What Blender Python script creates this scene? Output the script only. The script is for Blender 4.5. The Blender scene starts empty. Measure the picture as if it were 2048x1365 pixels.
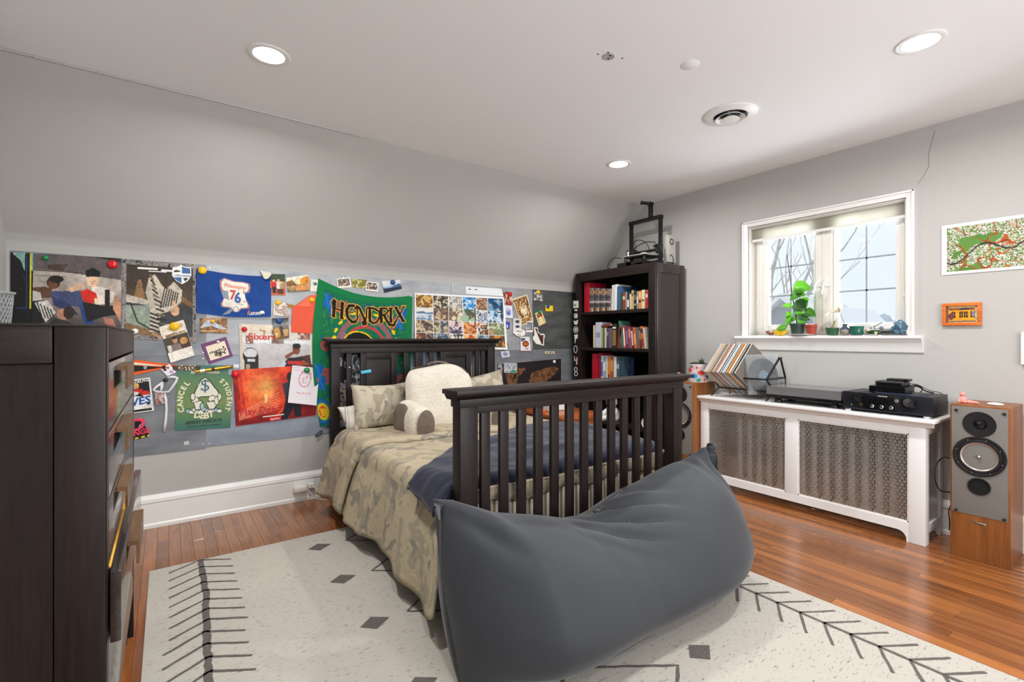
import bpy, bmesh, math, random
import numpy as np
from mathutils import Vector, Matrix, noise

random.seed(7)
SC = bpy.context.scene
COL = SC.collection

# ------------------------------------------------------------------ camera, sky, large lights, exposure
EYE = 1.30
ANG = math.radians(54.5)
FPX, PX0, PY0 = 967.0, 1024.0, 677.0
VIEW = (math.cos(ANG), math.sin(ANG)); RIGHT = (math.sin(ANG), -math.cos(ANG))
cam_d = bpy.data.cameras.new('camera'); cam = bpy.data.objects.new('camera', cam_d); COL.objects.link(cam)
cam.location = (0, 0, EYE)
cam.rotation_euler = (math.radians(90), 0, ANG - math.radians(90))
cam_d.sensor_width = 36.0; cam_d.lens = 36.0 * FPX / 2048.0
cam_d.shift_y = -(682.5 - PY0) / 2048.0
cam_d.clip_start = 0.05; cam_d.clip_end = 200
SC.camera = cam

SC.view_settings.view_transform = 'Standard'
SC.view_settings.look = 'None'
SC.view_settings.gamma = 1.0
SC.view_settings.use_curve_mapping = False
SC.view_settings.exposure = 0.12

world = bpy.data.worlds.new('overcast_sky'); SC.world = world; world.use_nodes = True
wn = world.node_tree; wn.nodes.clear()
w_out = wn.nodes.new('ShaderNodeOutputWorld'); w_bg = wn.nodes.new('ShaderNodeBackground')
w_geo = wn.nodes.new('ShaderNodeTexCoord'); w_n = wn.nodes.new('ShaderNodeTexNoise'); w_r = wn.nodes.new('ShaderNodeValToRGB')
w_n.inputs['Scale'].default_value = 2.2; w_n.inputs['Detail'].default_value = 5
w_r.color_ramp.elements[0].position = .3; w_r.color_ramp.elements[0].color = (.78, .85, .96, 1)
w_r.color_ramp.elements[1].position = .7; w_r.color_ramp.elements[1].color = (.95, .97, 1, 1)
wn.links.new(w_geo.outputs['Generated'], w_n.inputs['Vector']); wn.links.new(w_n.outputs['Fac'], w_r.inputs['Fac'])
wn.links.new(w_r.outputs['Color'], w_bg.inputs['Color']); w_bg.inputs['Strength'].default_value = 1.05
wn.links.new(w_bg.outputs['Background'], w_out.inputs['Surface'])


def area_light(name, loc, rot, sx, sy, power, color, parent=None, shape='RECTANGLE', spread=180):
    d = bpy.data.lights.new(name, 'AREA'); d.shape = shape; d.size = sx; d.size_y = sy
    d.energy = power; d.color = color; d.spread = math.radians(spread)
    o = bpy.data.objects.new(name, d); COL.objects.link(o); o.location = loc; o.rotation_euler = rot
    if parent is not None: o.parent = parent
    return o


# fill light added at the unseen opening behind the camera
area_light('rear_fill_light', (1.75, -1.88, 1.55), (math.radians(-90), 0, math.radians(180)), 2.6, 1.5, 84, (.975, .985, 1.0))
# daylight that enters through the window in view
area_light('window_daylight', (4.62, 1.72, 1.75), (0, math.radians(-90), math.radians(180)), 1.2, .85, 42, (.90, .95, 1.0))

# ------------------------------------------------------------------ numbers of the room
XL, XR, YB, YF, CZ = -0.79, 4.23, 4.147, -1.75, 2.75


def S(r, g, b):
    f = lambda c: (c / 255 / 12.92) if c / 255 <= .04045 else ((c / 255 + .055) / 1.055) ** 2.4
    return (f(r), f(g), f(b))


def ray(px): 
    l = (px - PX0) / FPX
    return VIEW[0] + l * RIGHT[0], VIEW[1] + l * RIGHT[1]


def onY(px, py, y=YB):                      # a point of a vertical plane parallel to the poster wall
    a = ray(px); t = y / a[1]; return Vector((t * a[0], y, EYE - (py - PY0) / FPX * t))


def onX(px, py, x):                         # a point of a vertical plane parallel to the window wall
    a = ray(px); t = x / a[0]; return Vector((x, t * a[1], EYE - (py - PY0) / FPX * t))


def onZ(px, py, z):                         # a point of a level plane
    a = ray(px); t = (EYE - z) * FPX / (py - PY0); return Vector((t * a[0], t * a[1], z))


# ------------------------------------------------------------------ materials
MATS = {}


def _new(name):
    m = bpy.data.materials.new(name); m.use_nodes = True
    nt = m.node_tree; nt.nodes.clear()
    out = nt.nodes.new('ShaderNodeOutputMaterial'); b = nt.nodes.new('ShaderNodeBsdfPrincipled')
    nt.links.new(b.outputs[0], out.inputs[0]); return m, nt, b


def mat(name, rgb, rough=.5, metal=0.0, emit=0, bump=0, bscale=60, spec=None, var=0.0, sheen=0, vscale=None, coat=0, glow=0):
    if name in MATS: return MATS[name]
    m, nt, b = _new(name); c = S(*rgb)
    b.inputs['Base Color'].default_value = (*c, 1); b.inputs['Roughness'].default_value = rough; b.inputs['Metallic'].default_value = metal
    if spec is not None: b.inputs['Specular IOR Level'].default_value = spec
    if sheen: b.inputs['Sheen Weight'].default_value = sheen; b.inputs['Sheen Roughness'].default_value = .4
    if coat: b.inputs['Coat Weight'].default_value = coat
    if emit: b.inputs['Emission Color'].default_value = (*c, 1); b.inputs['Emission Strength'].default_value = emit
    if glow:                                     # thin cloth that passes daylight
        t = nt.nodes.new('ShaderNodeBsdfTranslucent'); t.inputs[0].default_value = (*c, 1); mx = nt.nodes.new('ShaderNodeMixShader'); mx.inputs[0].default_value = glow
        out = [q for q in nt.nodes if q.type == 'OUTPUT_MATERIAL'][0]; nt.links.new(b.outputs[0], mx.inputs[1]); nt.links.new(t.outputs[0], mx.inputs[2]); nt.links.new(mx.outputs[0], out.inputs[0])
    if var or bump:
        tc = nt.nodes.new('ShaderNodeTexCoord'); n = nt.nodes.new('ShaderNodeTexNoise')
        n.inputs['Scale'].default_value = vscale or bscale; n.inputs['Detail'].default_value = 4
        nt.links.new(tc.outputs['Object'], n.inputs['Vector'])
        if var:
            r = nt.nodes.new('ShaderNodeValToRGB'); nt.links.new(n.outputs['Fac'], r.inputs['Fac'])
            r.color_ramp.elements[0].position = .3; r.color_ramp.elements[1].position = .7
            r.color_ramp.elements[0].color = (*[x * (1 - var) for x in c], 1); r.color_ramp.elements[1].color = (*[min(1, x * (1 + var)) for x in c], 1)
            nt.links.new(r.outputs[0], b.inputs['Base Color'])
        if bump:
            n2 = nt.nodes.new('ShaderNodeTexNoise'); n2.inputs['Scale'].default_value = bscale; n2.inputs['Detail'].default_value = 3
            nt.links.new(tc.outputs['Object'], n2.inputs['Vector'])
            bp = nt.nodes.new('ShaderNodeBump'); bp.inputs['Strength'].default_value = bump; bp.inputs['Distance'].default_value = .01
            nt.links.new(n2.outputs['Fac'], bp.inputs['Height']); nt.links.new(bp.outputs[0], b.inputs['Normal'])
    MATS[name] = m; return m


def wood(name, c1, c2, axis='Z', rough=.4, scale=14, stretch=14, rand=0.0, coat=0, bump=.08, spec=.5):
    """grain lines that run along one axis of the object"""
    if name in MATS: return MATS[name]
    m, nt, b = _new(name)
    tc = nt.nodes.new('ShaderNodeTexCoord'); mp = nt.nodes.new('ShaderNodeMapping')
    sc = [1, 1, 1]; sc['XYZ'.index(axis)] = 1.0 / stretch; mp.inputs['Scale'].default_value = sc
    n1 = nt.nodes.new('ShaderNodeTexNoise'); n1.inputs['Scale'].default_value = scale; n1.inputs['Detail'].default_value = 8; n1.inputs['Distortion'].default_value = .7
    n2 = nt.nodes.new('ShaderNodeTexNoise'); n2.inputs['Scale'].default_value = scale * 9; n2.inputs['Detail'].default_value = 3
    L = nt.links.new
    if rand:
        oi = nt.nodes.new('ShaderNodeObjectInfo'); ad = nt.nodes.new('ShaderNodeVectorMath'); ad.operation = 'ADD'
        ml = nt.nodes.new('ShaderNodeMath'); ml.operation = 'MULTIPLY'; ml.inputs[1].default_value = 37.0
        L(oi.outputs['Random'], ml.inputs[0]); L(tc.outputs['Object'], ad.inputs[0]); L(ml.outputs[0], ad.inputs[1]); L(ad.outputs[0], mp.inputs['Vector'])
    else:
        L(tc.outputs['Object'], mp.inputs['Vector'])
    L(mp.outputs[0], n1.inputs['Vector']); L(mp.outputs[0], n2.inputs['Vector'])
    mx = nt.nodes.new('ShaderNodeMath'); mx.operation = 'MULTIPLY_ADD'; mx.inputs[1].default_value = .35; L(n2.outputs['Fac'], mx.inputs[0])
    m2 = nt.nodes.new('ShaderNodeMath'); m2.operation = 'MULTIPLY'; m2.inputs[1].default_value = .65; L(n1.outputs['Fac'], m2.inputs[0]); L(m2.outputs[0], mx.inputs[2])
    r = nt.nodes.new('ShaderNodeValToRGB'); r.color_ramp.elements[0].position = .36; r.color_ramp.elements[1].position = .64
    r.color_ramp.elements[0].color = (*S(*c1), 1); r.color_ramp.elements[1].color = (*S(*c2), 1); L(mx.outputs[0], r.inputs['Fac'])
    if rand:
        hv = nt.nodes.new('ShaderNodeHueSaturation'); mr = nt.nodes.new('ShaderNodeMapRange')
        mr.inputs['To Min'].default_value = 1 - rand; mr.inputs['To Max'].default_value = 1 + rand
        L(oi.outputs['Random'], mr.inputs['Value']); L(mr.outputs[0], hv.inputs['Value']); L(r.outputs[0], hv.inputs['Color']); L(hv.outputs[0], b.inputs['Base Color'])
    else:
        L(r.outputs[0], b.inputs['Base Color'])
    b.inputs['Roughness'].default_value = rough; b.inputs['Specular IOR Level'].default_value = spec
    if coat: b.inputs['Coat Weight'].default_value = coat; b.inputs['Coat Roughness'].default_value = .12
    if bump:
        bp = nt.nodes.new('ShaderNodeBump'); bp.inputs['Strength'].default_value = bump; bp.inputs['Distance'].default_value = .004
        L(mx.outputs[0], bp.inputs['Height']); L(bp.outputs[0], b.inputs['Normal'])
    MATS[name] = m; return m


def print_mat(name='printed_sheet', rough=.35):
    if name in MATS: return MATS[name]
    m, nt, b = _new(name)
    a = nt.nodes.new('ShaderNodeVertexColor'); a.layer_name = 'ink'; nt.links.new(a.outputs[0], b.inputs['Base Color']); b.inputs['Specular IOR Level'].default_value = .3
    b.inputs['Roughness'].default_value = rough; MATS[name] = m; return m


def glass_mat(name, tint=(255, 255, 255), gloss=.08, rough=.02, alpha=.0, ior=1.35):
    """thin sheet: lets light straight through and mirrors a little"""
    if name in MATS: return MATS[name]
    m = bpy.data.materials.new(name); m.use_nodes = True; nt = m.node_tree; nt.nodes.clear()
    out = nt.nodes.new('ShaderNodeOutputMaterial'); t = nt.nodes.new('ShaderNodeBsdfTransparent'); g = nt.nodes.new('ShaderNodeBsdfGlossy')
    t.inputs[0].default_value = (*S(*tint), 1); g.inputs['Roughness'].default_value = rough
    mx = nt.nodes.new('ShaderNodeMixShader'); fr = nt.nodes.new('ShaderNodeFresnel'); fr.inputs[0].default_value = ior
    ml = nt.nodes.new('ShaderNodeMath'); ml.operation = 'ADD'; ml.inputs[1].default_value = gloss
    L = nt.links.new; L(fr.outputs[0], ml.inputs[0]); L(ml.outputs[0], mx.inputs[0]); L(t.outputs[0], mx.inputs[1]); L(g.outputs[0], mx.inputs[2])
    if alpha:
        df = nt.nodes.new('ShaderNodeBsdfDiffuse'); df.inputs[0].default_value = (*S(*tint), 1); m3 = nt.nodes.new('ShaderNodeMixShader'); m3.inputs[0].default_value = alpha
        L(mx.outputs[0], m3.inputs[1]); L(df.outputs[0], m3.inputs[2]); L(m3.outputs[0], out.inputs[0])
    else:
        L(mx.outputs[0], out.inputs[0])
    MATS[name] = m; return m


def camo_mat(name, base, mid, dark, scale=9.0, rough=.85):
    if name in MATS: return MATS[name]
    m, nt, b = _new(name); L = nt.links.new
    tc = nt.nodes.new('ShaderNodeTexCoord')
    def blob(sc, seed, thr):
        mp = nt.nodes.new('ShaderNodeMapping'); mp.inputs['Location'].default_value = (seed, seed * 1.7, -seed); L(tc.outputs['Object'], mp.inputs[0])
        n = nt.nodes.new('ShaderNodeTexNoise'); n.inputs['Scale'].default_value = sc; n.inputs['Detail'].default_value = 1.2; n.inputs['Distortion'].default_value = .9
        L(mp.outputs[0], n.inputs['Vector'])
        r = nt.nodes.new('ShaderNodeValToRGB'); r.color_ramp.elements[0].position = thr; r.color_ramp.elements[1].position = thr + .025; L(n.outputs['Fac'], r.inputs['Fac'])
        return r.outputs[0]
    m1 = nt.nodes.new('ShaderNodeMix'); m1.data_type = 'RGBA'; m2 = nt.nodes.new('ShaderNodeMix'); m2.data_type = 'RGBA'
    m1.inputs[6].default_value = (*S(*base), 1); m1.inputs[7].default_value = (*S(*mid), 1); L(blob(scale, 3.1, .52), m1.inputs[0])
    L(m1.outputs[2], m2.inputs[6]); m2.inputs[7].default_value = (*S(*dark), 1); L(blob(scale * .9, 11.3, .59), m2.inputs[0])
    L(m2.outputs[2], b.inputs['Base Color']); b.inputs['Roughness'].default_value = rough
    n = nt.nodes.new('ShaderNodeTexNoise'); n.inputs['Scale'].default_value = 22; L(tc.outputs['Object'], n.inputs['Vector'])
    bp = nt.nodes.new('ShaderNodeBump'); bp.inputs['Strength'].default_value = .35; bp.inputs['Distance'].default_value = .02; L(n.outputs['Fac'], bp.inputs['Height']); L(bp.outputs[0], b.inputs['Normal'])
    MATS[name] = m; return m


def stripe_mat(name, ground, lines, axis='X', period=.085, widths=(.06, .03), rough=.85):
    if name in MATS: return MATS[name]
    m, nt, b = _new(name); L = nt.links.new
    tc = nt.nodes.new('ShaderNodeTexCoord'); sp = nt.nodes.new('ShaderNodeSeparateXYZ'); L(tc.outputs['Object'], sp.inputs[0])
    dv = nt.nodes.new('ShaderNodeMath'); dv.operation = 'DIVIDE'; dv.inputs[1].default_value = period; L(sp.outputs['XYZ'.index(axis)], dv.inputs[0])
    fr = nt.nodes.new('ShaderNodeMath'); fr.operation = 'FRACT'; L(dv.outputs[0], fr.inputs[0])
    r = nt.nodes.new('ShaderNodeValToRGB'); r.color_ramp.interpolation = 'CONSTANT'; L(fr.outputs[0], r.inputs['Fac'])
    e = r.color_ramp.elements; e[0].position = 0; e[0].color = (*S(*ground), 1); e[1].position = .5; e[1].color = (*S(*lines[0]), 1)
    for p, c in ((.5 + widths[0], ground), (.72, lines[1 % len(lines)]), (.72 + widths[1], ground)):
        q = e.new(p); q.color = (*S(*c), 1)
    L(r.outputs[0], b.inputs['Base Color']); b.inputs['Roughness'].default_value = rough; MATS[name] = m; return m


def rug_mat():
    m, nt, b = _new('rug_wool'); L = nt.links.new
    tc = nt.nodes.new('ShaderNodeTexCoord'); mp = nt.nodes.new('ShaderNodeMapping'); mp.inputs['Scale'].default_value = (.45, 1.6, 1); L(tc.outputs['Object'], mp.inputs[0])
    n = nt.nodes.new('ShaderNodeTexNoise'); n.inputs['Scale'].default_value = 80; n.inputs['Detail'].default_value = 4; L(mp.outputs[0], n.inputs['Vector'])
    r = nt.nodes.new('ShaderNodeValToRGB'); L(n.outputs['Fac'], r.inputs['Fac'])
    e = r.color_ramp.elements; e[0].position = .27; e[0].color = (*S(128, 123, 116), 1); e[1].position = .41; e[1].color = (*S(184, 178, 168), 1)
    L(r.outputs[0], b.inputs['Base Color']); b.inputs['Roughness'].default_value = .95
    n2 = nt.nodes.new('ShaderNodeTexNoise'); n2.inputs['Scale'].default_value = 240; L(tc.outputs['Object'], n2.inputs['Vector'])
    bp = nt.nodes.new('ShaderNodeBump'); bp.inputs['Strength'].default_value = .5; bp.inputs['Distance'].default_value = .006; L(n2.outputs['Fac'], bp.inputs['Height']); L(bp.outputs[0], b.inputs['Normal'])
    MATS['rug_wool'] = m; return m


def sheet_metal(name, c1, c2, rough=.33):
    m, nt, b = _new(name); L = nt.links.new
    tc = nt.nodes.new('ShaderNodeTexCoord'); mp = nt.nodes.new('ShaderNodeMapping'); mp.inputs['Scale'].default_value = (1, 1, 3); L(tc.outputs['Object'], mp.inputs[0])
    n = nt.nodes.new('ShaderNodeTexNoise'); n.inputs['Scale'].default_value = 3.5; n.inputs['Detail'].default_value = 7; L(mp.outputs[0], n.inputs['Vector'])
    r = nt.nodes.new('ShaderNodeValToRGB'); r.color_ramp.elements[0].position = .3; r.color_ramp.elements[1].position = .7
    r.color_ramp.elements[0].color = (*S(*c1), 1); r.color_ramp.elements[1].color = (*S(*c2), 1); L(n.outputs['Fac'], r.inputs['Fac']); L(r.outputs[0], b.inputs['Base Color'])
    b.inputs['Metallic'].default_value = .35; b.inputs['Roughness'].default_value = .46
    MATS[name] = m; return m


# ------------------------------------------------------------------ mesh building
class MB:
    def __init__(s): s.v = []; s.f = []; s.mi = []; s.k = 0
    def add(s, vs, fs):
        n = len(s.v); s.v.extend(tuple(p) for p in vs)
        for f in fs: s.f.append(tuple(i + n for i in f)); s.mi.append(s.k)
        return s
    def box(s, x0, x1, y0, y1, z0, z1):
        vs = [(x, y, z) for x in (x0, x1) for y in (y0, y1) for z in (z0, z1)]
        return s.add(vs, [(0, 1, 3, 2), (4, 6, 7, 5), (0, 4, 5, 1), (2, 3, 7, 6), (0, 2, 6, 4), (1, 5, 7, 3)])
    def obox(s, c, ax, ay, az):              # centre and three half-axis vectors
        c, ax, ay, az = Vector(c), Vector(ax), Vector(ay), Vector(az)
        vs = [c + i * ax + j * ay + k * az for i in (-1, 1) for j in (-1, 1) for k in (-1, 1)]
        return s.add(vs, [(0, 1, 3, 2), (4, 6, 7, 5), (0, 4, 5, 1), (2, 3, 7, 6), (0, 2, 6, 4), (1, 5, 7, 3)])
    def bar(s, a, b, w, h, up=(0, 0, 1)):    # a straight bar from a to b
        a, b = Vector(a), Vector(b); d = (b - a).normalized(); up = Vector(up)
        if abs(d.dot(up)) > .98: up = Vector((1, 0, 0))
        sd = d.cross(up).normalized(); u2 = sd.cross(d).normalized()
        return s.obox((a + b) / 2, (b - a) / 2, sd * w / 2, u2 * h / 2)
    def tube(s, pts, r, n=8, cap=True):
        pts = [Vector(p) for p in pts]; rs = r if isinstance(r, (list, tuple)) else [r] * len(pts)
        vs = []; fs = []; prev = None
        for i, p in enumerate(pts):
            d = (pts[min(i + 1, len(pts) - 1)] - pts[max(i - 1, 0)]).normalized()
            if prev is None:
                prev = d.orthogonal().normalized()
            u = (prev - d * prev.dot(d)); u = u.normalized() if u.length > 1e-6 else d.orthogonal().normalized(); prev = u; w = d.cross(u)
            for k in range(n):
                a = 2 * math.pi * k / n; vs.append(p + (u * math.cos(a) + w * math.sin(a)) * rs[i])
        for i in range(len(pts) - 1):
            for k in range(n):
                a, b = i * n + k, i * n + (k + 1) % n; fs.append((a, b, b + n, a + n))
        if cap: fs.append(tuple(range(n - 1, -1, -1))); fs.append(tuple(range((len(pts) - 1) * n, len(pts) * n)))
        return s.add(vs, fs)
    def lathe(s, prof, c, axis='Z', n=24, sx=1.0, sy=1.0, cap=True):
        """profile of (radius, height); axis letter or a direction vector"""
        if isinstance(axis, str): ax = {'X': Vector((1, 0, 0)), 'Y': Vector((0, 1, 0)), 'Z': Vector((0, 0, 1)), '-X': Vector((-1, 0, 0)), '-Y': Vector((0, -1, 0)), '-Z': Vector((0, 0, -1))}[axis]
        else: ax = Vector(axis).normalized()
        u = Vector((0, 0, 1)) if abs(ax.z) < .9 else Vector((1, 0, 0)); u = (u - ax * u.dot(ax)).normalized(); w = ax.cross(u); c = Vector(c)
        vs = []; fs = []
        for r, h in prof:
            for k in range(n):
                a = 2 * math.pi * k / n; vs.append(c + ax * h + (u * math.cos(a) * sx + w * math.sin(a) * sy) * r)
        for i in range(len(prof) - 1):
            for k in range(n):
                a, b = i * n + k, i * n + (k + 1) % n; fs.append((a, b, b + n, a + n))
        if cap:
            if prof[0][0] > 1e-5: fs.append(tuple(range(n - 1, -1, -1)))
            if prof[-1][0] > 1e-5: fs.append(tuple(range((len(prof) - 1) * n, len(prof) * n)))
        return s.add(vs, fs)
    def grid(s, fn, nu, nv, cu=False, cv=False):
        vs = [fn(i / (nu if cu else nu - 1), j / (nv if cv else nv - 1)) for i in range(nu) for j in range(nv)]
        fs = []
        for i in range(nu if cu else nu - 1):
            for j in range(nv if cv else nv - 1):
                i2, j2 = (i + 1) % nu, (j + 1) % nv; fs.append((i * nv + j, i2 * nv + j, i2 * nv + j2, i * nv + j2))
        return s.add(vs, fs)
    def prism(s, poly, d0, d1, axis='X'):    # polygon of 2-D points swept along an axis: X:(y,z) Y:(x,z) Z:(x,y)
        n = len(poly); P = {'X': lambda p, d: (d, p[0], p[1]), 'Y': lambda p, d: (p[0], d, p[1]), 'Z': lambda p, d: (p[0], p[1], d)}[axis]
        vs = [P(p, d0) for p in poly] + [P(p, d1) for p in poly]
        return s.add(vs, [tuple(range(n - 1, -1, -1)), tuple(range(n, 2 * n))] + [(i, (i + 1) % n, n + (i + 1) % n, n + i) for i in range(n)])
    def quad(s, a, b, c, d): return s.add([a, b, c, d], [(0, 1, 2, 3)])


FRAMES = {}


def build(mb, name, mats, parent=None, smooth=None, bevel=0, seg=2, origin=None, sub=0, solid=0, weld=False):
    """links one mesh object; vertices are given in room coordinates"""
    if not isinstance(mats, (list, tuple)): mats = [mats]
    me = bpy.data.meshes.new(name); vs = [Vector(p) for p in mb.v]
    if parent is not None: inv = FRAMES[parent.name].inverted(); vs = [inv @ p for p in vs]; fr = FRAMES[parent.name]
    else:
        if origin is None:
            xs = [p.x for p in vs]; ys = [p.y for p in vs]; zs = [p.z for p in vs]; origin = ((min(xs) + max(xs)) / 2, (min(ys) + max(ys)) / 2, min(zs))
        o = Vector(origin); vs = [p - o for p in vs]; fr = Matrix.Translation(o)
    me.from_pydata(vs, [], mb.f)
    for m in mats: me.materials.append(m)
    me.polygons.foreach_set('material_index', mb.mi)
    bm = bmesh.new(); bm.from_mesh(me)
    if weld: bmesh.ops.remove_doubles(bm, verts=bm.verts, dist=1e-5)
    bmesh.ops.recalc_face_normals(bm, faces=bm.faces)
    if bevel:
        es = [e for e in bm.edges if len(e.link_faces) == 2 and e.calc_face_angle(0) > .6]
        bmesh.ops.bevel(bm, geom=es, offset=bevel, segments=seg, affect='EDGES', clamp_overlap=True, profile=.6)
    bm.to_mesh(me); bm.free()
    if smooth is not None or bevel:
        me.polygons.foreach_set('use_smooth', [True] * len(me.polygons)); me.set_sharp_from_angle(angle=math.radians(smooth if smooth else 40))
    ob = bpy.data.objects.new(name, me); COL.objects.link(ob)
    if parent is not None: ob.parent = parent
    else: ob.location = origin
    FRAMES[ob.name] = fr
    if sub: md = ob.modifiers.new('soft', 'SUBSURF'); md.levels = sub; md.render_levels = sub
    if solid: md = ob.modifiers.new('thick', 'SOLIDIFY'); md.thickness = solid; md.offset = -1
    return ob


def tag(o, label, cat, group=None, kind=None):
    o['label'] = label; o['category'] = cat
    if group: o['group'] = group
    if kind: o['kind'] = kind
    return o


def struct(o): o['kind'] = 'structure'; return o


def thing(name, label, cat, loc=(0, 0, 0), group=None, rotz=0):
    o = bpy.data.objects.new(name, None); COL.objects.link(o); o.location = loc; o.rotation_euler = (0, 0, rotz); o.empty_display_size = .1
    FRAMES[o.name] = Matrix.Translation(Vector(loc)) @ Matrix.Rotation(rotz, 4, 'Z')
    return tag(o, label, cat, group)


def fuzz(p, sc, amp, seed=0):
    return noise.noise(Vector((p[0] * sc + seed, p[1] * sc - seed, p[2] * sc + 2 * seed))) * amp


# ------------------------------------------------------------------ lettering
_TX = {}


def text_geo(s, bold=0.0):
    k = (s, bold)
    if k in _TX: return _TX[k]
    cu = bpy.data.curves.new('lettering_curve', 'FONT'); cu.body = s; cu.resolution_u = 2; cu.offset = bold; cu.fill_mode = 'FRONT'
    ob = bpy.data.objects.new('lettering_curve', cu); COL.objects.link(ob)
    dg = bpy.context.evaluated_depsgraph_get(); ev = ob.evaluated_get(dg); me = ev.to_mesh()
    vs = [(v.co.x / .72, v.co.y / .72) for v in me.vertices]; fs = [tuple(p.vertices) for p in me.polygons]
    ev.to_mesh_clear(); bpy.data.objects.remove(ob); bpy.data.curves.remove(cu)
    x0 = min([v[0] for v in vs], default=0); x1 = max([v[0] for v in vs], default=1)
    vs = [(v[0] - x0, v[1]) for v in vs]
    _TX[k] = (vs, fs, x1 - x0); return _TX[k]


def letters(parent, frame, items, m, name='lettering', lift=.0012):
    """items: (text, u, v, cap height, [angle, bold, align, width factor]); u, v and heights in metres from the frame's upper corner"""
    O, U, D = frame; N = U.cross(D).normalized(); N = -N if N.dot(Vector((0, 0, EYE)) - O) < 0 else N
    mb = MB()
    for it in items:
        s, u, v, h = it[:4]; ang = it[4] if len(it) > 4 else 0; bold = it[5] if len(it) > 5 else 0; al = it[6] if len(it) > 6 else 'c'; wf = it[7] if len(it) > 7 else 1
        vs, fs, w = text_geo(s, bold); off = {'c': -w / 2, 'l': 0, 'r': -w}[al]; ca, sa = math.cos(ang), math.sin(ang)
        pts = []
        for x, y in vs:
            x, y = (x + off) * h * wf, y * h
            pts.append(O + U * (u + x * ca + y * sa) + D * (v + x * sa - y * ca) + N * lift)
        mb.add(pts, fs)
    return build(mb, name, m, parent)


def frame_of(c):
    """corner points TL, TR, BR, BL -> (origin, unit right, unit down), width, height"""
    U = (c[1] - c[0]); D = (c[3] - c[0]); return (c[0], U.normalized(), D.normalized()), U.length, D.length


def bars(parent, frame, rows, m, lift=.0012):
    """lines of print too small to read: (u, v, width, height)"""
    O, U, D = frame; N = U.cross(D).normalized(); N = -N if N.dot(Vector((0, 0, EYE)) - O) < 0 else N; mb = MB()
    for u, v, w, h in rows:
        p = O + U * u + D * v + N * lift; mb.quad(p, p + U * w, p + U * w + D * h, p + D * h)
    return build(mb, 'small_print', m, parent)


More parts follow.
